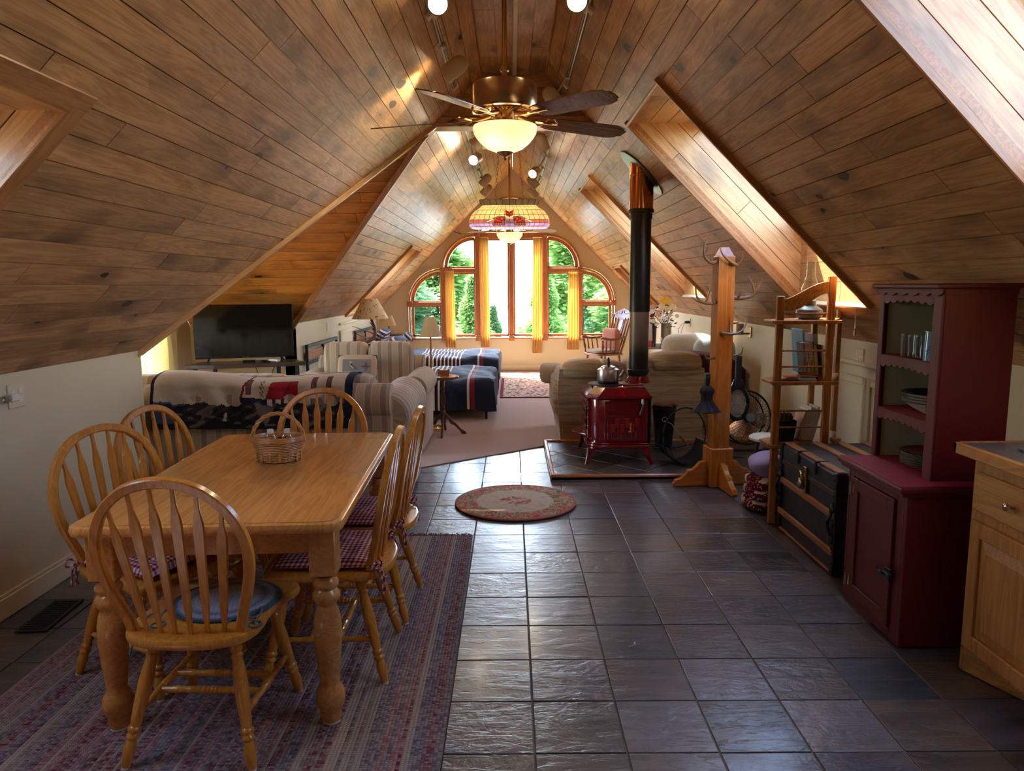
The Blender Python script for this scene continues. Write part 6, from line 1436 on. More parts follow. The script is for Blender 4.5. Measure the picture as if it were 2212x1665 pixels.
for k, (x_, y_, l) in enumerate(((.17, .195, 'pale blue scroll painted cup at the front by the right stile'), (.215, .225, 'pale blue cup half hidden behind the front blue cup'))):
    t = tumbler(l, hp(x_, y_, 1.196), .034, .125, 'blueglaze', 'blue cups on the top hutch shelf', 'blue_cup')
    b = MB()
    for q in range(5):
        a0 = -2.6 + q * .42; z0 = .03 + .02 * (q % 3)
        b.tube([(.0335 * cos(a0 + .016 * j * cos(j * .5) * 3), .0335 * sin(a0 + .016 * j * cos(j * .5) * 3), z0 + .012 * sin(j * .55) * (1 - j / 16) + j * .002) for j in range(14)], .0010, 4)
    b.build('scroll_decoration', 'navyglaze', t)
# kitchen base cabinet
t = thing('base_cabinet', 'honey oak kitchen base cabinet with drawer over a raised panel door', 'cabinet', (1.785, 0, 0)); CY1 = 2.745; CZ = .872
b = MB(); b.box((.0, .6, .09), (.65, CY1, CZ), .002); b.build('carcass', 'oak', t)
b = MB(); b.box((.0, CY1 - .018, 0), (.65, CY1, .1), .002); b.prism([(.002, CY1 - .02), (.05, CY1 - .14), (.12, CY1 - .30), (.16, .6), (.18, .6), (.14, CY1 - .30), (.07, CY1 - .13), (.02, CY1 - .02)][::-1], 0, .09); b.build('toe_kick', 'oak_h', t)
def face(y0, y1, z0, z1, mat, name):
    b = MB(); b.box((-.020, y0, z0), (.0, y1, z1), .006); return b.build(name, mat, t)
for k in range(3):
    y1 = CY1 - .03 - k * .50; y0 = y1 - .455
    d_ = face(y0, y1, .665, .815, 'oak_h', 'drawer')
    b = MB(); yc = (y0 + y1) / 2; b.lathe([(.007, 0), (.006, .012), (.009, .018), (.015, .022), (.014, .030), (.006, .034), (0, .034)], 18, TR(-.020, yc, .742) @ RY(-pi / 2)); b.build('knob', 'chrome', d_, smooth=True)
    b = MB()
    for a, c in (((y0, .115), (y0 + .055, .625)), ((y1 - .055, .115), (y1, .625)), ((y0 + .055, .115), (y1 - .055, .175)), ((y0 + .055, .565), (y1 - .055, .625))): b.box((-.020, a[0], a[1]), (.0, c[0], c[1]), .004)
    d_ = b.build('door', 'oak', t); b = MB(); loft(b, [([(y0 + .055, -.175), (y1 - .055, -.175), (y1 - .055, -.565), (y0 + .055, -.565)], 0), ([(y0 + .057, -.177), (y1 - .057, -.177), (y1 - .057, -.563), (y0 + .057, -.563)], .004), ([(y0 + .10, -.22), (y1 - .10, -.22), (y1 - .10, -.52), (y0 + .10, -.52)], .013)])
    b.v = [(-z_ - .003, x_, -y_) for x_, y_, z_ in b.v]; b.build('raised_panel', 'oak', d_)
t = thing('countertop', 'mottled grey countertop with oak front edge on the base cabinet', 'countertop', (1.785, 0, CZ))
b = MB(); b.box((-.035, .6, .006), (.65, CY1 + .035, .040), .002); b.build('laminate_slab', 'countertop', t)
b = MB(); b.box((-.055, .6, -.004), (-.035, CY1 + .055, .042), .004); b.box((-.055, CY1 + .035, -.004), (.65, CY1 + .055, .042), .004); b.build('oak_edge', 'oak_h', t)
b = MB(); b.prism(rrect(.14, .20, .02), 0, .006, TR(2.0, 2.44, CZ + .044) , 0, .001); o = b.build('glass_board', 'tealglass'); tag(o, 'teal glass cutting board lying on the grey countertop', 'cutting board')
# wall things right
t = thing('wall_sconce', 'small cylindrical wall sconce on the right wall above the floor fan', 'sconce', (XR, 7.45, 1.05)); b = MB(); b.box((-.02, -.045, -.06), (0, .045, .05), .004); b.build('back_plate', 'pewter', t); b = MB(); b.lathe([(.032, -.05), (.036, -.045), (.036, .06), (.032, .06)], 18, TR(-.11, 0, .02)); b.tube([(-.02, 0, -.02), (-.08, 0, -.02), (-.11, 0, -.01)], .01, 8); b.build('shade_tube', plain('sconce_tan', (156, 132, 100), .5), t, smooth=True)
t = thing('wall_outlet', 'black plug and white switch box with two thin cables on the right wall', 'outlet', (XR, 10.0, 1.02), R_(-90)); b = MB(); b.box((-.035, -.006, -.058), (.035, 0, .058), .003); b.build('cover_plate', 'cream', t); b = MB(); b.box((-.03, -.07, -.015), (.03, -.006, .02), .006); b.build('plug', 'black', t)
b = MB(); b.tube(spline([(0, -.07, 0), (-.05, -.12, -.05), (-.10, -.13, -.14), (-.10, -.10, -.32)], 5), .005, 5); b.tube(spline([(0, -.07, 0), (.02, -.10, -.06), (.0, -.12, -.16), (-.02, -.10, -.32)], 5), .005, 5); b.build('cable', 'pewter', t, smooth=True)
t = thing('pull_cord', 'white pull cord with grey tassel hanging from the skylight shaft', 'cord', (2.17, 4.60, 0)); b = MB(); b.tube([(0, 0, 1.44), (-.012, 0, 1.39), (-.006, .0, 1.25)], .0022, 6); b.build('cord', 'white', t); b = MB(); b.lathe([(.003, 1.25), (.007, 1.24), (.009, 1.22), (.010, 1.205), (0, 1.20)], 10, TR(-.006, 0, 0)); b.build('tassel', 'pewter', t, smooth=True)
# ================================================================== left and far furniture
def pillowbox(b, c, d, e=.35, seg=28, T=None, wob=0, seed=1):
    """soft cushion: superellipsoid box with centre c and half sizes d"""
    q = MB(); q.ball((0, 0, 0), d, seg, None, 0, e); rg = random.Random(seed); p = [rg.uniform(0, 6) for _ in range(4)]
    v = []
    for x, y, z in q.v:
        k = wob * (sin(x * 11 + p[0]) * sin(z * 13 + p[1]) + .6 * sin(y * 17 + p[2])); v.append((x * (1 + k) + c[0], y * (1 + k) + c[1], z * (1 + k) + c[2]))
    b.add(v, q.f, T); return b
def scroll_arm(parent, x, y0, y1, z, r, mat, out=1, name='arm'):
    """rolled arm with pleated fabric discs at both ends"""
    b = MB(); prof = [(r * .75, 0), (r * .93, .012), (r, .05)] + [(r * (1 + .02 * sin(i * .9)), .05 + (y1 - y0 - .1) * i / 8) for i in range(1, 8)] + [(r, y1 - y0 - .05), (r * .93, y1 - y0 - .012), (r * .75, y1 - y0)]
    b.lathe(prof, 28, TR(x, y0, z) @ RX(-pi / 2)); b.prism([(x - r * .62, .0 + .05), (x + r * .62, .05), (x + r * .70, z), (x - r * .70, z)], -(y1 - .03), -(y0 + .02), RX(pi / 2), 0, .01); a = b.build(name, mat, parent, smooth=True)
    for yy, s in ((y0, -1), (y1, 1)):
        b = MB(); N = 12; v = [(0, -.006, 0)]; f = []
        for i in range(N * 2): an = pi * i / N; v.append((r * .80 * cos(an), (-.008 if i % 2 else -.001), r * .80 * sin(an)))
        for i in range(N * 2): f.append((0, 1 + i, 1 + (i + 1) % (N * 2)))
        b.add([(p[0] + x, yy + p[1] * (1 if s < 0 else -1), p[2] + z) for p in v], f if s < 0 else [q[::-1] for q in f])
        b.tube([(x + r * .82 * cos(k * pi / 12), yy - .003, z + r * .82 * sin(k * pi / 12)) for k in range(24)], .005, 5, True); b.ball((x, yy - .004, z), .012, 8); b.build('pleated_disc', mat, a)
    return a
def couch(name, label, loc, rz, w_, d, hb, arm_z, r, nback, mat, mat2, backz):
    """origin at floor centre of the back edge; seat faces +Y"""
    t = thing(name, label, 'sofa', loc, rz); hw = w_ / 2
    b = MB(); b.box((-hw + .06, .04, .06), (hw - .06, d - .04, .36), .02); b.build('base', mat, t, smooth=True)
    b = MB(); b.box((-hw + .10, 0, .05), (hw - .10, .06, hb - .10), .015); b.build('back_panel', mat, t, smooth=True)
    b = MB(); b.tube([(-hw + .11, .065, hb - .13)] + [(-hw + .11 + (w_ - .22) * i / 10, .065, hb - .13) for i in range(1, 10)] + [(hw - .11, .065, hb - .13)], .115, 18, up=(0, 0, 1)); b.build('back_roll', mat, t, smooth=True)
    cw = (w_ - 2 * r * 1.5) / nback
    for k in range(nback):
        cx = -hw + r * 1.5 + cw * (k + .5)
        b = MB(); pillowbox(b, (cx, .24, (backz + .42) / 2 + .02), (cw / 2 - .005, .11, (backz - .40) / 2), .30, 30, None, .012, k + 3); b.build('back_cushion', mat, t, smooth=True)
        b = MB(); pillowbox(b, (cx, d / 2 + .14, .42), (cw / 2 - .004, (d - .30) / 2, .085), .3, 26, None, .008, k + 9); b.build('seat_cushion', mat, t, smooth=True)
    for s in (-1, 1): scroll_arm(t, s * (hw - r * .9), .02, d - .02, arm_z, r, mat2)
    for sx in (-1, 1):
        for yy in (.07, d - .07): b = MB(); b.lathe([(.03, 0), (.045, .012), (.048, .035), (.03, .06)], 16, TR(sx * (hw - .10), yy, 0)); b.build('bun_foot', mat, t, smooth=True)
    return t
s1 = couch('sofa', 'cream and taupe striped rolled arm sofa seen from behind the dining table', (-1.82, 4.74, .007), 0, 2.26, 1.0, .90, .665, .158, 3, 'sofax', 'sofay', .90)
s2 = couch('loveseat', 'cream and taupe striped loveseat facing the camera near the lamp', (-1.40, 7.36, .007), pi, 1.26, .92, .86, .60, .13, 2, 'sofax', 'sofay', .96)
# throw blanket with a lighthouse scene, laid over the sofa back as a fine mesh of coloured faces
BC = [(206, 194, 172), (28, 34, 56), (62, 84, 110), (52, 50, 52), (112, 104, 96), (28, 28, 32), (168, 24, 44), (120, 30, 46), (96, 88, 80), (222, 214, 204)]
bm_ = [plain('woven_throw_%d' % i, c, .95, bump=.35, bscale=220, vary=.18) for i, c in enumerate(BC)]
def nz(x, s=0): return (sin(x * 9 + s) + .6 * sin(x * 23 + s * 2.1) + .4 * sin(x * 47 + s * .7)) / 2
def scene_face(u, v):
    # u left..right, v 0 bottom hem .. 1 over the crest
    if u < .018 or u > .962: return 1
    if v < .02: return 5
    rock = .40 + .05 * nz(u * 3, 1)
    if v < rock:
        if u < .17 - .35 * v and v > .1: return 2
        k = sin(u * 31 + v * 17 + 2 * sin(v * 21 + u * 9)) + .8 * sin(u * 67 - v * 39 + 1.3)
        if abs((u - .27) - (v - .2) * .25) < .016 + .01 * sin(v * 30) and .12 < v < .33: return 8
        if abs(u - .575) < .05 * max(0, (v - .02) / .36) : return 4
        if abs(u - .375 - (v - .2) * .08) < .007 and .12 < v < .27: return 0
        if k > 1.05: return 4
        if k < -.2 or v < .12: return 5
        return 3
    if u < .17 and v < rock + .03: return 2
    if .45 < u < .585 and v < .53 - (u - .45) * .5 and v < .5: return 1
    if .585 < u < .72 and v < .47: return 9 if sin(u * 150) > -.4 else 3
    if .56 < u < .74 and .47 < v < .72:
        e = .05 * (v - .47) / .25
        if u > .575 + e * .6 and u < .735: return 7 if abs(u - .655 - e) < .005 or v < .485 or v > .705 else 6
    if abs(u - (.445 + .05 * (v - .4) / .5)) < .006 and v < .88: return 7
    if u > .47 and (.84 < v < .87): return 7
    for a in (.478, .80, .872):
        if a < u < a + .028 and .54 < v < .76: return 7 if (u < a + .005 or u > a + .023 or v < .565 or v > .735) else 8
    if .545 < u < .57 and .5 < v < .75 and sin(u * 400 + v * 90) > .1: return 4
    if u > .8 and v < .50 + .04 * nz(u * 4): return 4
    return 0
t = thing('throw_blanket', 'woven throw with dark rocks, red roof and cream sky over the sofa back', 'blanket', (0, 0, 0))
def bl(u, v, off=0):
    x = -2.355 + 1.315 * u + .0 * v
    # profile over the roll: v 0 hem on the camera side at z .63, crest near v=.78, then falls behind
    zc = .93 + .018 * sin(u * 7 + 1) - .02 * u
    if v < .62: z = .615 + (.865 - .615) * (v / .62); y = 4.668 - .010 * sin(u * 26) * (1 - v) + .04 * (v / .62) ** 2
    else:
        a = (v - .62) / .38 * pi * .80; z = .865 + (zc + .025 - .865) * sin(a) ** .7; y = 4.708 + .20 * (1 - cos(a)) 
    x += -.02 * v * sin(u * 3) + .05 * (1 - v) * 0
    y += .006 * sin(u * 40 + v * 9); return (x, y - off, z + off * .3)
b = MB(); b.grid(lambda u, v: bl(u, v), 190, 64, mf=scene_face); b.grid(lambda u, v: bl(1 - u, v, -.010), 30, 12, mi=1); b.build('woven_cloth', bm_, t, smooth=True)
# little cushion on the loveseat: goose and compass motif
t = thing('throw_pillow', 'small grey pillow with goose and compass motif and dark piping on the loveseat', 'pillow', (-1.46, 6.82, .655)); t.rotation_euler = (R_(-18), 0, 0)
b = MB(); pillowbox(b, (0, 0, .12), (.185, .052, .122), .38, 28); b.build('pillow_body', colm('oat_cloth', (196, 170, 140), .9), t, smooth=True)
b = MB(); b.prism([(-.13, .05), (.13, .05), (.13, .19), (-.13, .19)], .050, .056, RX(pi / 2), 0, .002); b.build('grey_panel', colm('grey_felt', (128, 120, 116), .9), t)
b = MB(); b.tube([(.178 * s1_, -.0, .12 + .118 * s2_) for s1_, s2_ in ((-1, -1), (-.5, -1.02), (0, -1.0), (.5, -1.02), (1, -1), (1.03, 0), (1, 1), (.5, 1.02), (0, 1), (-.5, 1.02), (-1, 1), (-1.03, 0))], .006, 6, True); b.build('piping', 'black', t, smooth=True)
b = MB(); gy = -.057; b.tube([(-.055, gy, .155), (-.06, gy, .14), (-.045, gy, .12), (-.02, gy, .10), (.0, gy, .10)], [.009, .010, .012, .018, .006], 8, flat=.3, up=(0, 1, 0)); b.ball((-.05, gy, .16), (.013, .003, .012), 10); b.build('goose_motif', colm('cream_felt', (214, 196, 160), .9), t, smooth=True)
b = MB(); b.tube([(.055, gy, .12), (.125, gy, .12)], .003, 5); b.tube([(.09, gy, .085), (.09, gy, .155)], .003, 5); b.tube([(.09 + .02 * cos(a), gy, .12 + .02 * sin(a)) for a in [i * pi / 8 for i in range(16)]], .0018, 4, True)
for dx, dz in ((-.035, 0), (.035, 0), (0, -.035), (0, .035)): b.ball((.09 + dx, gy, .12 + dz), (.006, .003, .006), 6)
b.build('compass_motif', colm('dark_felt', (70, 62, 66), .9), t)
# tv and stand
rzt = R_(17)
t = thing('tv_stand', 'dark corner television stand with glass top and metal legs in the dormer', 'tv stand', (-2.68, 7.36, .007), rzt)
b = MB(); b.prism([(-.56, -.16), (-.30, -.22), (.30, -.22), (.56, -.16), (.46, .16), (-.46, .16)], .735, .775, None, 0, .005); b.build('top', plain('dark_brown_top', (56, 44, 34), .3), t)
for x_ in (-.48, -.30, .30, .48): b = MB(); b.box((x_ - .02, -.13, 0), (x_ + .02, -.09, .735), .003); b.build('leg', 'black', t)
b = MB(); b.prism([(-.50, -.14), (.50, -.14), (.42, .15), (-.42, .15)], .30, .32, None, 0, .004); b.build('lower_shelf', 'black', t)
t = thing('television', 'black flat screen television standing on two splayed feet in the dormer', 'television', (-2.71, 7.40, .784), rzt)
b = MB(); b.box((-.475, -.02, .035), (.475, .03, .575), .006); b.build('screen_housing', 'blackgloss', t); b = MB(); b.box((-.465, -.0215, .055), (.465, -.0195, .567)); b.build('display_panel', 'screen', t)
b = MB(); b.box((-.03, -.0225, .041), (.03, -.0205, .047)); b.build('brand_mark', 'pewter', t)
for s in (-1, 1): b = MB(); b.tube([(s * .34, 0, .04), (s * .355, -.08, .0), (s * .33, -.085, .0)], .009, 6); b.tube([(s * .34, 0, .04), (s * .37, .08, .0)], .009, 6); b.build('foot', 'black', t)
def standat(x, y, z=.783): p = RZ(rzt) @ Vector((x, y, 0)); return (-2.68 + p.x, 7.36 + p.y, z)
t = thing('media_box', 'small black streaming box on the television stand', 'media box', standat(.02, -.10), rzt); b = MB(); b.box((-.06, -.03, 0), (.06, .03, .025), .004); b.build('box_body', 'blackgloss', t)
t = thing('remote_control', 'black remote control lying on the television stand', 'remote', standat(.18, -.12), R_(40)); b = MB(); b.box((-.022, -.07, 0), (.022, .07, .018), .004); b.build('remote_body', 'blackgloss', t)
t = thing('remote_control', 'white remote control on the television stand near its right foot', 'remote', standat(.26, -.11, .785), R_(70)); b = MB(); b.box((-.022, -.06, 0), (.022, .06, .022), .006); b.build('remote_body', 'white', t)
t = thing('tv_cable', 'black cable hanging behind the television stand', 'cord', standat(0, 0, 0)); b = MB(); b.tube(spline([(0, .15, .78), (.05, .16, .6), (.0, .17, .4)], 4), .004, 5); b.tube(spline([(.25, .15, .78), (.18, .16, .62), (.10, .17, .4)], 4), .004, 5); b.build('cable', 'black', t)
# curtains
def curtain(label, x0, x1, zt, zb, y, folds, mat='curtain', plane='Y', bw=0, name='curtain'):
    t = thing(name, label, 'curtain', ((x0 + x1) / 2, y, 0) if plane == 'Y' else (y, (x0 + x1) / 2, 0)); h = (x1 - x0) / 2
    if plane == 'X': t.rotation_euler = (0, 0, pi / 2)
    def fn(u, v):
        g = 1 + bw * (1 - v); q = (u * 2 - 1) * h * g; a = .018 * (.5 + .5 * (1 - v)) + .006
        return (q + .006 * sin(folds * 2 * pi * u * 2), a * sin(folds * 2 * pi * u) + .006 * sin(v * 7 + u * 20), zb + (zt - zb) * v)
    b = MB(); b.grid(fn, folds * 12, 18); b.grid(lambda u, v: (fn(1 - u, v)[0], fn(1 - u, v)[1] + .002, fn(1 - u, v)[2]), folds * 12, 18); b.build('cloth', mat, t, smooth=True)
    b = MB(); b.tube([(-h * 1.02, .0, zt + .012), (h * 1.02, .0, zt + .012)], .006, 8); b.build('rod', 'brass', t); return t
curtain('far left short gold curtain hanging over the left middle window', -1.165, -1.02, 1.80, .44, YE - .06, 4, bw=.25)
curtain('long gold curtain at the left edge of the tall centre window', -.545, -.40, 2.37, .44, YE - .06, 4, bw=.1)
curtain('long gold curtain at the right edge of the tall centre window', .385, .535, 2.36, .33, YE - .06, 4, bw=.15)
curtain('short gold curtain hanging over the right middle window', 1.02, 1.19, 1.77, .39, YE - .06, 4, bw=.25)
curtain('pale yellow curtain over the dormer window left of the television', 6.45, 7.40, 1.72, .60, OX + .09, 9, 'curtain2', 'X')
t = thing('twig_decoration', 'thin dry twigs on top of the left window casing', 'twig', (-.85, YE - .05, 2.44)); b = MB(); b.tube(spline([(.22, 0, .02), (.0, -.01, .0), (-.12, -.02, .03), (-.16, -.02, .05)], 4), .006, 5); b.tube([(-.02, -.01, .0), (-.10, -.03, .06)], .004, 5); b.build('twig', 'darkwood', t)
# side table, floor lamp
t = thing('side_table', 'small round dark wood pedestal table with four splayed feet by the sofa arm', 'table', (-.715, 7.46, .007))
b = MB(); b.lathe([(0, .575), (.145, .575), (.163, .585), (.168, .597), (.160, .605), (.148, .603), (0, .601)], 36); b.build('table_top', plain('polished_walnut_top', (96, 60, 38), .10, coat=.8), t, smooth=True)
b = MB(); b.lathe([(0, .575), (.03, .575), (.018, .55), (.016, .50), (.024, .47), (.014, .455), (.020, .43), (.026, .36), (.022, .31), (.014, .29), (.024, .275), (.024, .26), (.016, .25), (.028, .235), (.028, .12), (.02, .10), (0, .09)], 20); b.build('pedestal', 'darkwood', t, smooth=True)
lg = [(.02, .23), (.05, .20), (.10, .13), (.125, .115), (.15, .09), (.19, .045), (.235, .018), (.235, 0), (.19, 0), (.17, .03), (.13, .075), (.105, .095), (.08, .10), (.05, .15), (.02, .16)]
for k in range(4): b = MB(); b.prism(ccw(lg), -.011, .011, RZ(-pi / 2 + k * pi / 2) @ RX(pi / 2), 0, .003); b.build('leg', 'darkwood', t)
t = thing('coaster_box', 'small wooden coaster holder on the round side table', 'coaster holder', (-.70, 7.46, .613))
b = MB()
for s in (-1, 1): b.box((s * .052 - .007, -.03, 0), (s * .052 + .007, .03, .075), .003)
b.box((-.05, -.03, 0), (.05, .03, .01), .002); b.build('holder_frame', 'oakrack', t)
for k in range(3): b = MB(); b.box((-.043, -.02 + k * .015, .011), (.043, -.009 + k * .015, .062), .002); b.build('coaster', 'slatwood', t)
t = thing('floor_lamp', 'brass floor lamp with pleated ivory shade behind the sofa arm', 'lamp', (-.865, 7.76, .007))
b = MB(); b.lathe([(0, 0), (.118, 0), (.122, .008), (.112, .018), (.09, .02), (.085, .026), (.06, .028), (.025, .036), (.018, .055), (.0, .06)], 32); b.build('base', 'brass', t, smooth=True)
b = MB(); b.lathe([(.010, .05), (.010, 1.02)], 12); b.lathe([(.016, .05), (.018, .07), (.011, .09)], 12); b.build('pole', 'brass', t, smooth=True)
b = MB(); N = 64; v = []; f = []
for r, z in ((.112, .995), (.056, 1.20)): v += [((r + .0015 * (i % 2)) * cos(2 * pi * i / N), (r + .0015 * (i % 2)) * sin(2 * pi * i / N), z) for i in range(N)]
f = [(i, (i + 1) % N, N + (i + 1) % N, N + i) for i in range(N)]; b.add(v, f); b.tube([(.1125 * cos(a), .1125 * sin(a), .995) for a in [2 * pi * i / 32 for i in range(32)]], .003, 4, True); b.build('shade', 'shade', t, smooth=True)
b = MB(); b.tube(spline([(0, 0, 1.02), (.018, 0, 1.14), (.012, 0, 1.24), (0, 0, 1.27)], 5), .002, 5); b.tube(spline([(0, 0, 1.02), (-.018, 0, 1.14), (-.012, 0, 1.24), (0, 0, 1.27)], 5), .002, 5); b.tube([(.012 * cos(a), 0, 1.29 + .022 * sin(a)) for a in [i * pi / 8 for i in range(16)]], .0025, 5, True); b.lathe([(.018, 1.0), (.022, 1.03), (.02, 1.06), (0, 1.06)], 12); b.build('harp_and_socket', 'brass', t, smooth=True)
# beds
def bed(label, y0, y1, seed, hb_):
    t = thing('bed', label, 'bed', (XL + .05, (y0 + y1) / 2, .007)); L = 2.06; h = (y1 - y0) / 2
    b = MB(); b.box((.0, -h + .03, .20), (L, h - .03, .235), .004)
    for x_ in (.04, L / 2, L - .03): b.box((x_ - .015, -h + .04, .20), (x_ + .015, h - .04, .225))
    b.build('bed_frame', 'black', t)
    for x_ in (.04, L - .03):
        for y_ in (-h + .04, 0, h - .04): b = MB(); b.box((x_ - .014, y_ - .014, 0), (x_ + .014, y_ + .014, .21), .002); b.build('leg', 'black', t)
    b = MB(); pillowbox(b, (L / 2 + .02, 0, .345), (L / 2, h - .01, .11), .22, 30); b.build('mattress', 'white', t, smooth=True)
    if hb_:
        b = MB(); 
        for y_ in (-h + .02, 0, h - .02): b.box((-.02, y_ - .018, .1), (.01, y_ + .018, .86), .003)
        b.box((-.02, -h, .83), (.012, h, .87), .003); b.box((-.015, -h, .64), (.008, h, .67), .003); b.build('headboard_frame', 'black', t)
        for s in (-1, 1): b = MB(); b.box((-.012, s * h / 2 - h / 2 + .04, .69), (.004, s * h / 2 + h / 2 - .04, .80), .004); b.build('headboard_slat', 'slatwood', t)
    d = thing('comforter', label.replace(label.split(' with')[0], 'navy comforter with cream stripes and red border on the ' + ('near bed' if seed == 1 else 'far bed')).split(' with a')[0] if False else 'navy comforter with cream stripe band and red border on the ' + ('nearer bed' if seed == 1 else 'farther bed'), 'comforter', (XL + .05, (y0 + y1) / 2, .007)); rg = random.Random(seed); p = [rg.uniform(0, 6) for _ in range(5)]
    topz, w_ = .475, 2 * h + .06; drop = .345
    tot = w_ + 2 * drop
    def fn(u, v):
        x = .42 + u * (L - .42 + .02 + .34); s = v * tot - drop; z = topz; y = s - w_ / 2; bow = .0
        if s < 0: k = -s; y = -w_ / 2 - .035 * min(1, k / .1) - .02 * sin(x * 9 + p[0]) * k / drop; z = topz - max(0, k - .02) - .0
        elif s > w_: k = s - w_; y = w_ / 2 + .03 * min(1, k / .1); z = topz - k
        e = min(max(0, s), max(0, w_ - s)) if 0 <= s <= w_ else 0
        z -= .035 * math.exp(-e / .05) if 0 <= s <= w_ else .035
        xe = x - (L + .02)
        if xe > 0: z = min(z, topz - xe * (1.0) ) if 0 <= s <= w_ else z; x = L + .05 + .03 * sin(min(1, xe / .1) * pi / 2) + .015 * sin(s * 9 + p[1]); 
        z += .016 * sin(x * 7.5 + p[2]) * sin(s * 6 + p[3]) + .008 * sin(x * 15 + s * 11 + p[4]); z = max(z, .10)
        return (x, y, z)
    b = MB(); b.grid(fn, 70, 70); b.build('duvet', 'duvet', d, smooth=True)
    return t
bed('near metal framed bed behind the loveseat, headboard against the left wall', 8.27, 9.72, 1, True)
bed('far metal framed bed below the left end of the arched window', 10.88, 12.35, 2, True)
M['pillownavy'] = m_stripe('navy_striped_pillow_cloth', (38, 50, 74), (214, 200, 190), 0, 17.0, .62)
for k, (x_, y_, z_, rz_, rt, lab) in enumerate(((-1.86, 11.25, .62, -10, 40, 'striped navy pillow at the near corner of the far bed'), (-1.80, 11.95, .62, 8, 45, 'striped navy pillow at the window side of the far bed'), (-1.9, 8.8, .56, 0, 20, 'navy striped pillow on the near bed'), (-2.08, 11.55, .70, 0, 60, 'navy pillow standing at the head of the far bed'))):
    t = thing('bed_pillow', lab, 'pillow', (x_, y_, z_)); t.rotation_euler = (0, -R_(rt), R_(rz_)); b = MB(); pillowbox(b, (0, 0, 0), (.20, .30, .075), .5, 26, None, .02, k); b.build('pillow_body', 'pillownavy', t, smooth=True)
# bedside chest with antler lamp
t = thing('nightstand', 'dark mahogany bedside chest between the two beds under the antler lamp', 'nightstand', (-1.96, 10.05, .007)); b = MB(); b.box((-.30, -.26, .08), (.26, .26, .735), .004); b.build('chest_body', 'darkwood', t)
b = MB(); b.box((-.32, -.29, .735), (.29, .29, .76), .008); b.build('chest_top', 'darkwood', t)
for k in range(3): d_ = MB().box((-.25, -.272, .12 + k * .2), (.23, -.258, .30 + k * .2), .004).build('drawer', 'darkwood', t); MB().ball((0, -.28, .21 + k * .2), .012, 8).build('knob', 'brass', d_)
for a in (-.27, .23):
    for c_ in (-.23, .23): MB().box((a - .02, c_ - .02, 0), (a + .02, c_ + .02, .08), .003).build('leg', 'darkwood', t)
t = thing('antler_lamp', 'antler table lamp with leaf flecked parchment shade on the dark chest', 'lamp', (-1.92, 9.95, .768))
b = MB(); N = 48; b.lathe([(.245, .335), (.10, .60)], N, cap=False); b.lathe([(.243, .336), (.098, .60)][::-1], N, cap=False); b.tube([(.245 * cos(a), .245 * sin(a), .335) for a in [2 * pi * i / 32 for i in range(32)]], .004, 5, True); b.tube([(.10 * cos(a), .10 * sin(a), .60) for a in [2 * pi * i / 24 for i in range(24)]], .003, 5, True); b.build('lamp_shade', 'shade2', t, smooth=True)
b = MB(); b.tube(spline([(-.08, -.10, .012), (.0, -.06, .035), (.055, -.02, .10), (.06, 0, .20), (.02, 0, .30), (.02, 0, .36)], 6), .020, 10)
b.tube(spline([(-.09, -.12, .014), (-.13, -.13, .012)], 4), .024, 8); b.build('main_antler', 'antler', t, smooth=True)
for nm, pts in (('antler_tine', [(.05, -.02, .08), (-.06, -.03, .07), (-.16, -.05, .12), (-.20, -.06, .16)]), ('antler_tine', [(.055, -.01, .12), (-.04, .0, .16), (-.14, .01, .19), (-.25, .0, .23)]), ('antler_tine', [(.05, .0, .08), (.12, .02, .05), (.18, .03, .09), (.30, .04, .17)]), ('antler_tine', [(.05, -.03, .06), (.10, -.08, .03), (.18, -.10, .03), (.30, -.10, .035)]), ('antler_tine', [(.06, 0, .13), (.09, .02, .15), (.13, .03, .12), (.11, .02, .07)]), ('antler_tine', [(.05, .02, .22), (.0, .03, .26), (-.02, .03, .30)]), ('antler_tine', [(-.05, -.07, .03), (-.14, -.06, .05), (-.20, -.07, .02)])):
    P = spline(pts, 5); MB().tube(P, [.014 * (1 - .75 * i / (len(P) - 1)) for i in range(len(P))], 8).build(nm, 'antlertip' if pts[-1][0] < -.1 else 'antler', t, smooth=True)
t = thing('small_table_lamp', 'small lamp with tan shade and dark ball base in the far left corner', 'lamp', (-2.12, 12.62, .72)); b = MB(); b.lathe([(.125, .145), (.06, .315)], 28, cap=False); b.build('lamp_shade', 'shade', t, smooth=True); b = MB(); b.lathe([(.05, 0), (.045, .01), (.012, .02), (.008, .16)], 14); b.ball((0, 0, .045), .035, 12); b.build('lamp_base', 'black', t, smooth=True)
t = thing('corner_table', 'small dark table in the far left corner beside the window', 'table', (-2.08, 12.68, .007)); MB().box((-.22, -.22, .69), (.24, .22, .712), .004).build('table_top', 'darkwood', t)
for a in (-.2, .2):
    for c_ in (-.19, .19): MB().box((a - .015, c_ - .015, 0), (a + .015, c_ + .015, .69), .002).build('leg', 'darkwood', t)
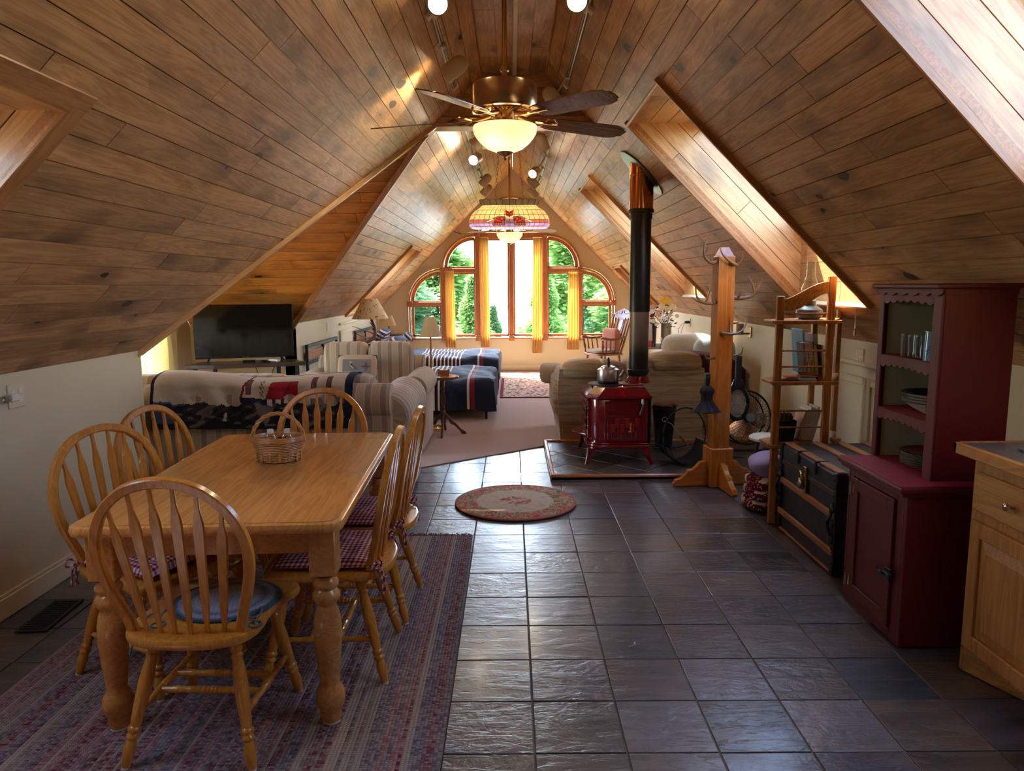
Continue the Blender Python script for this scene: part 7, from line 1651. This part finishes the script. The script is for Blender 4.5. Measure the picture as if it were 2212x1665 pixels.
# ------------------------------------------------------------------ right rear: tan sofa, daybed, table with flowers, rocker
t = thing('tan_sofa', 'tan textured reclining sofa seen from behind beyond the hearth', 'sofa', (1.15, 7.02, .007)); hw = .71
b = MB(); q = [(-hw, 0, ), (hw - .02, 0), (hw - .02, .95), (-hw - .02, .95)]
loft(b, [([(-hw + .03, .0), (hw, .0), (hw, .9), (-hw + .03, .9)], .02), ([(-hw, -.03), (hw, -.03), (hw, .9), (-hw - .04, .9)], .50), ([(-hw + .02, -.03), (hw, -.03), (hw, .35), (-hw + .02, .35)], .72)]); b.build('back_body', 'sofa2', t)
b = MB(); pillowbox(b, (-hw + .08, .47, .44), (.12, .46, .19), .3, 28, None, .02, 5); b.build('arm', 'sofa2', t, smooth=True)
b = MB(); pillowbox(b, (hw - .08, .47, .44), (.12, .46, .19), .3, 28, None, .02, 6); b.build('arm', 'sofa2', t, smooth=True)
for cx, w_, zt, sd in ((-.36, .32, .80, 7), (.08, .15, .82, 11), (.43, .26, .865, 8)):
    b = MB(); pillowbox(b, (cx, .07, zt - .085), (w_, .15, .095), .55, 34, None, .05, sd); b.build('headrest_cushion', 'sofa2', t, smooth=True)
b = MB(); pillowbox(b, (-hw - .02, .75, .60), (.12, .22, .10), .5, 20, None, .05, 3); b.build('draped_cover', plain('oatmeal_knit', (186, 168, 142), .95, bump=.5, bscale=150), t, smooth=True)
t = thing('daybed', 'cloth covered daybed behind the tan sofa against the right wall', 'bed', (2.0, 8.45, .007))
MB().box((-.30, -.45, .05), (.40, .55, .44), .03).build('base', 'sofa2', t); b = MB(); pillowbox(b, (.05, .05, .53), (.36, .50, .12), .3, 28); b.build('mattress', 'pillowpat', t, smooth=True)
t = thing('burgundy_blanket', 'dark burgundy blanket draped over the end of the daybed behind the coat rack', 'blanket', (0, 0, 0))
def bb_(u, v):
    x = 1.70 + .70 * u; s = v * 1.1; yb = 7.44; h_ = .80 + .02 * sin(u * 5) - .16 * max(0, u - .7) ** 2 * 8
    if s < .45: return (x, yb - .01 + .012 * sin(u * 22), .44 - .05 * u + s * (h_ - .44 + .05 * u) / .45 + (.06 * (1 - u) if s < .05 else 0))
    a = (s - .45) / .65; return (x, yb + .55 * a, h_ + .03 * sin(a * pi) - .03 * a)
b = MB(); b.grid(bb_, 30, 30); b.grid(lambda u, v: tuple(c - (.008 if i == 2 else 0) + (.008 if i == 1 else 0) for i, c in enumerate(bb_(1 - u, v))), 20, 20); b.build('cloth', 'burgundy', t, smooth=True)
t = thing('bolster', 'padded end bolster of the daybed under the burgundy blanket', 'bolster', (2.05, 7.58, .007)); b = MB(); pillowbox(b, (0, 0, .40), (.34, .11, .365), .35, 24); b.build('padding', 'sofa2', t, smooth=True)
for k, (x_, y_, z_, s_, m_, lab) in enumerate(((1.95, 8.02, .80, (.30, .12, .20), 'pillowpat', 'faded striped pillow leaning on the daybed beside the vase'), (2.19, 7.86, .80, (.22, .10, .16), 'tealpillow', 'pale blue grey pillow on the daybed beside the coat rack post'))):
    if m_ not in M: M[m_] = plain('pale_aqua_cloth', (176, 190, 186), .9)
    t = thing('daybed_pillow', lab, 'pillow', (x_, y_, z_)); t.rotation_euler = (R_(-25), 0, 0); b = MB(); pillowbox(b, (0, 0, 0), s_, .55, 26, None, .02, k + 20); b.build('pillow_body', m_, t, smooth=True)
t = thing('small_table', 'small grey green table holding the flower vase and red box behind the tan sofa', 'table', (1.86, 9.35, .007)); MB().box((-.24, -.3, .73), (.40, .3, .755), .004).build('table_top', plain('grey_green_top', (120, 128, 112), .5), t)
for a in (-.21, .36):
    for c_ in (-.26, .26): MB().box((a - .02, c_ - .02, 0), (a + .02, c_ + .02, .73), .003).build('leg', 'darkwood', t)
t = thing('metal_vase', 'ribbed brushed metal cylinder vase of flowers behind the tan sofa', 'vase', (1.93, 9.12, .762)); b = MB(); b.lathe([(0, 0), (.062, 0), (.064, .01), (.064, .12), (.0625, .122), (.064, .124), (.064, .285), (.066, .29), (.060, .29), (.056, .27), (0, .26)], 28); b.build('vase_body', 'steelwarm', t, smooth=True) if 'steelwarm' in M else b.build('vase_body', plain('warm_steel', (168, 152, 134), .3, .8), t, smooth=True)
t = thing('dark_vase', 'tall slim dark vase beside the metal vase', 'vase', (1.775, 9.08, .762)); b = MB(); b.lathe([(0, 0), (.022, 0), (.02, .01), (.03, .3), (.034, .31), (.028, .31), (0, .29)], 16); b.build('vase_body', plain('plum_glaze', (52, 30, 30), .2), t, smooth=True)
t = thing('flower_bouquet', 'silk flower bouquet with yellow, cream and pink blooms above the metal vase', 'flowers', (1.88, 9.1, 1.02)); rg = random.Random(4)
lf = plain('dark_foliage', (44, 60, 36), .7, vary=.3); b = MB()
for k in range(170):
    a = rg.uniform(0, 2 * pi); r = rg.uniform(.02, .19) ; z = rg.uniform(-.02, .27); c_ = Vector((r * cos(a) * 1.05 - .02, r * sin(a) * .7, z)); d = Vector((cos(a), sin(a), rg.uniform(-.3, .8))).normalized() * rg.uniform(.03, .055); s_ = d.cross(Vector((rg.uniform(-1, 1), rg.uniform(-1, 1), 1))).normalized() * .012
    b.add([c_, c_ + d * .5 + s_, c_ + d, c_ + d * .5 - s_], [(0, 1, 2, 3)])
lo = b.build('foliage', lf, t); lo['kind'] = 'stuff'
b = MB()
for k in range(14): a = 2 * pi * k / 14; b.tube([(0.04, 0, -.04), (.09 * cos(a), .06 * sin(a), .12), (.15 * cos(a), .10 * sin(a), .22)], .002, 4)
b.build('stems', lf, t)
fc = {'yellow_petals': (226, 176, 44), 'cream_petals': (222, 206, 164), 'pink_petals': (214, 170, 150), 'plum_petals': (96, 34, 70), 'white_petals': (224, 220, 206)}
fl_ = [(0.0, .32, .055, 'yellow_petals'), (.10, .235, .052, 'cream_petals'), (-.075, .165, .050, 'pink_petals'), (-.04, .245, .050, 'cream_petals'), (-.15, .25, .036, 'pink_petals'), (-.16, .19, .034, 'white_petals'), (.02, .22, .042, 'cream_petals'), (-.155, .135, .03, 'plum_petals'), (-.14, .07, .034, 'white_petals'), (.06, .14, .03, 'cream_petals'), (.15, .13, .03, 'white_petals'), (-.10, .03, .028, 'white_petals'), (.03, .30, .035, 'yellow_petals'), (.18, .19, .024, 'cream_petals')]
for x_, z_, r, m_ in fl_:
    mt = colm(m_, fc[m_], .7); b = MB()
    for lay, (k, rr) in enumerate(((7, 1.0), (6, .7), (4, .4))):
        for i in range(k):
            a = 2 * pi * i / k + lay * .4; d = Vector((cos(a), -.25 - lay * .3, sin(a))).normalized(); q = d.cross(Vector((0, 1, 0))).normalized() * r * .36 * (rr + .3); c_ = Vector((x_, -.12 - lay * .006, z_)); b.add([c_, c_ + d * r * rr * .6 + q, c_ + d * r * rr, c_ + d * r * rr * .6 - q], [(0, 1, 2, 3)])
    b.ball((x_, -.135, z_), r * .22, 8); b.build('bloom', mt, t)
t = thing('red_box', 'orange red box beside the vases behind the tan sofa', 'box', (1.71, 9.12, .762)); MB().box((-.055, -.03, 0), (.055, .05, .075), .003).build('box_body', plain('orange_red_card', (196, 74, 44), .5), t)
t = thing('picture_frame', 'pale framed picture standing behind the dark vase', 'picture', (1.74, 9.32, .762)); t.rotation_euler = (R_(-8), 0, 0)
MB().box((-.09, 0, .0), (.09, .012, .30), .003).build('frame', plain('pale_pink_frame', (196, 150, 140), .5), t); MB().box((-.07, -.003, .02), (.07, .0, .28)).build('print', 'paper', t)
# rocking chair facing left and towards the camera
t = thing('rocking_chair', 'carved dark wood rocking chair with grey seat pad and pink back cushion', 'chair', (1.50, 11.9, .02), R_(118))
b = MB(); b.prism(rrect(.26, .24, .08), .385, .42, None, 0, .012); b.build('seat', 'rockerwood', t, smooth=True)
b = MB(); pillowbox(b, (0, .02, .45), (.24, .22, .035), .5, 24); b.build('seat_pad', 'greycush', t, smooth=True)
def bp(x_, z_): return (x_, -.20 - .30 * (z_ - .42), z_)
for s in (-1, 1): b = MB(); b.tube([bp(s * .20, .42), bp(s * .225, .7), bp(s * .24, 1.02)], [.018, .016, .014], 10); b.ball(bp(s * .21, .6), (.022, .022, .03), 8); b.build('back_post', 'rockerwood', t, smooth=True)
for x_ in (-.14, -.075, .075, .14): P = [bp(x_, .42), bp(x_ * 1.06, .55), bp(x_ * 1.1, .68), bp(x_ * 1.15, .8), bp(x_ * 1.2, .98)]; MB().tube(P, [.009, .013, .018, .013, .008], 8).build('spindle', 'rockerwood', t, smooth=True)
Tb = Matrix(((1, 0, 0, 0), (0, -.29, -.957, -.075), (0, .957, -.29, .022), (0, 0, 0, 1)))
b = MB(); sp = [(-.028, .44), (-.05, .52), (-.03, .6), (-.055, .68), (-.03, .76), (-.05, .86), (-.04, .98)]; pl = sp + [(-x_, z_) for x_, z_ in sp[::-1]]
b.v = []; 
v = [bp(x_, z_) for x_, z_ in pl] + [tuple(Vector(bp(x_, z_)) + Vector((0, -.012, -.004))) for x_, z_ in pl]; n = len(pl); m_ = len(sp)
f = [(i, i + 1, n - 2 - i, n - 1 - i) for i in range(m_ - 1)] + [(n + n - 1 - i, n + n - 2 - i, n + i + 1, n + i) for i in range(m_ - 1)] + [(i, n + i, n + (i + 1) % n, (i + 1) % n) for i in range(n)]
b.add(v, f); b.build('carved_splat', 'rockerwood', t)
cp = [(-.30, .98), (-.29, 1.03), (-.22, 1.05), (-.12, 1.10), (0, 1.13), (.12, 1.10), (.22, 1.05), (.29, 1.03), (.30, .98), (.2, .97), (0, .95), (-.2, .97)]
v = [bp(x_, z_) for x_, z_ in cp]; v += [tuple(Vector(p) + Vector((0, -.022, -.007))) for p in v]; n = len(cp)
b = MB(); b.add(v, [tuple(range(n - 1, -1, -1)), tuple(range(n, 2 * n))] + [(i, (i + 1) % n, n + (i + 1) % n, n + i) for i in range(n)])
for s in (-1, 1): b.tube([tuple(Vector(bp(s * (.27 + .02 * cos(a)), 1.01 + .02 * sin(a))) + Vector((0, .004, 0))) for a in [i * pi / 5 for i in range(10)]], .006, 5, True)
for s in (-1, 1): b.tube(spline([tuple(Vector(bp(s * x_, z_)) + Vector((0, .003, 0))) for x_, z_ in ((.22, 1.02), (.14, 1.06), (.06, 1.04), (.02, 1.08), (.05, 1.10))], 4), .005, 5)
b.build('crest_rail', 'rockerwood', t)
for s in (-1, 1):
    b = MB(); b.tube(spline([bp(s * .225, .68), (s * .27, -.12, .655), (s * .28, .06, .65), (s * .275, .2, .675), (s * .27, .25, .66)], 5), [.02] * 20 + [.026], 8, flat=.7); b.build('armrest', 'rockerwood', t, smooth=True)
    for y_ in (-.06, .04, .12): MB().tube([(s * .235, y_, .41), (s * .25, y_, .5), (s * .27, y_ + .01, .645)], [.009, .013, .009], 8).build('arm_spindle', 'rockerwood', t, smooth=True)
    b = MB(); b.between([(.012, 0), (.02, .15), (.012, .25), (.022, .5), (.012, .75), (.018, .9), (.012, 1)], (s * .235, .18, .41), (s * .275, .21, .65), 10); b.build('arm_post', 'rockerwood', t, smooth=True)
    for y0_, y1_ in ((.17, .22), (-.17, -.20)): b = MB(); b.between([(.014, 0), (.022, .12), (.014, .2), (.022, .3), (.014, .38), (.022, .48), (.014, .56), (.022, .68), (.014, .8), (.016, 1)], (s * .19, y0_, .39), (s * .24, y1_, .06), 10); b.build('leg', 'rockerwood', t, smooth=True)
    b = MB(); b.tube([(s * .245, -.42 + .84 * i / 14, .028 + .11 * ((i / 14 - .5) * 2) ** 2 * (1.2 if i < 7 else .6)) for i in range(15)], .018, 8, flat=.7, up=(1, 0, 0)); b.build('rocker', 'rockerwood', t, smooth=True)
b = MB(); b.tube([(-.21, .19, .2), (.21, .19, .2)], .012, 8); b.tube([(-.22, -.18, .2), (.22, -.18, .2)], .012, 8); b.build('stretcher', 'rockerwood', t)
b = MB(); pillowbox(b, (0, -.15, .62), (.19, .055, .19), .3, 26); b.build('back_cushion', 'pinkcush', t, smooth=True)
# ================================================================== outside the arched window
b = MB(); b.box((-60, YE + 1.2, -3.4), (60, 26, -3.2)); struct(b.build('ground', 'grass'))
b = MB(); b.add([(-900, 24, -9), (900, 24, -9), (900, 1500, -9), (-900, 1500, -9)], [(0, 1, 2, 3)]); struct(b.build('lake', 'water'))
def crown_mesh(seed, n, size):
    rg = random.Random(seed); b = MB()
    for k in range(n):
        h = rg.random() ** .8; z = h; rr = (1 - h) ** .75 * (.75 + .25 * sin(h * 40)) + .03
        a = rg.uniform(0, 2 * pi); r = rr * sqrt(rg.uniform(.15, 1)); c_ = Vector((r * cos(a) * .5, r * sin(a) * .5, z + rg.uniform(-.03, .03)))
        d = Vector((cos(a) + rg.uniform(-.5, .5), sin(a) + rg.uniform(-.5, .5), rg.uniform(-.9, .3))).normalized(); s = d.cross(Vector((rg.uniform(-1, 1), rg.uniform(-1, 1), rg.uniform(-1, 1)))).normalized()
        L = size * rg.uniform(.6, 1.4); d = Vector((d.x * L, d.y * L, d.z * L * .28)); s = Vector((s.x * L * .4, s.y * L * .4, s.z * L * .12))
        b.add([c_ - s * .5, c_ + d * .5 - s, c_ + d, c_ + d * .5 + s, c_ + s * .5], [(0, 1, 2, 3, 4)])
    return b
protos = []
for sd, n in ((1, 22000), (2, 20000), (3, 18000)):
    me = bpy.data.meshes.new('crown'); b = crown_mesh(sd, n, .040); me.from_pydata(b.v, [], b.f); protos.append(me)
tr_me = bpy.data.meshes.new('trunk'); b = MB(); b.lathe([(.022, 0), (.016, .3), (.009, .7), (.002, 1)], 10); tr_me.from_pydata(b.v, [], b.f); tr_me.materials.append(M['bark'])
def tree(label, x, y, zb, h, w_, p, mat, grp='trees outside the arched window'):
    t = thing('tree', label, 'tree', (x, y, zb), p * 1.7, grp); me = protos[p % 3].copy(); me.materials.append(M[mat])
    o = bpy.data.objects.new('foliage', me); COL.objects.link(o); o.parent = t; o.scale = (w_, w_, h * .93); o.location = (0, 0, h * .07); o['kind'] = 'stuff'
    o = bpy.data.objects.new('trunk', tr_me); COL.objects.link(o); o.parent = t; o.scale = (h, h, h)
TREES = [
 ('tall sunlit cedar outside the left outer window', -4.6, 19.5, -3.3, 8.0, 4.8, 0, 'leaf'),
 ('blue green cedar behind the left quarter-round window', -3.4, 22.5, -3.3, 8.0, 4.4, 1, 'leaf2'),
 ('green cedar seen through the left middle window', -2.05, 20.0, -3.3, 7.2, 5.4, 2, 'leaf'),
 ('low cedar just left of the centre window mullion', -.98, 19.0, -3.3, 5.0, 2.8, 0, 'leaf'),
 ('small cedar tip low at the left of the centre pane', -.55, 21.5, -3.3, 4.2, 2.0, 1, 'leaf2'),
 ('small cedar low at the right of the centre pane', .85, 19.0, -3.3, 5.4, 2.6, 1, 'leaf'),
 ('tall green cedar filling the right middle window', 1.75, 18.6, -3.3, 8.0, 5.2, 2, 'leaf'),
 ('feathery cedar in the right quarter-round window', 2.55, 22.0, -3.3, 9.4, 5.0, 0, 'leaf2'),
 ('sunlit cedar outside the right outer window', 3.5, 19.6, -3.3, 8.0, 5.4, 1, 'leaf'),
 ('broad cedar beyond the far right of the window', 5.4, 22.0, -3.3, 8.6, 4.4, 2, 'leaf'),
 ('broad cedar beyond the far left of the window', -7.0, 22.5, -3.3, 9.0, 4.6, 2, 'leaf'),
 ('cedar outside the dormer window', -9.0, 7.0, -3.3, 5.2, 4.0, 0, 'leaf')]
DS = {0: 18.6, 1: 23.2, 2: 28.4, 3: 19.6, 4: 24.6, 5: 19.0, 6: 24.6, 7: 32.0, 8: 18.8, 9: 33.5, 10: 33.0, 11: 7.0}
for i_, (l_, x_, y_, zb_, h_, w_, p_, m_) in enumerate(TREES):
    k_ = DS[i_] / y_; top = 1.525 + (zb_ + h_ - 1.525) * k_; tree(l_, x_ * k_, DS[i_], -3.3, top + 3.3, w_ * k_ * .82, p_, m_)
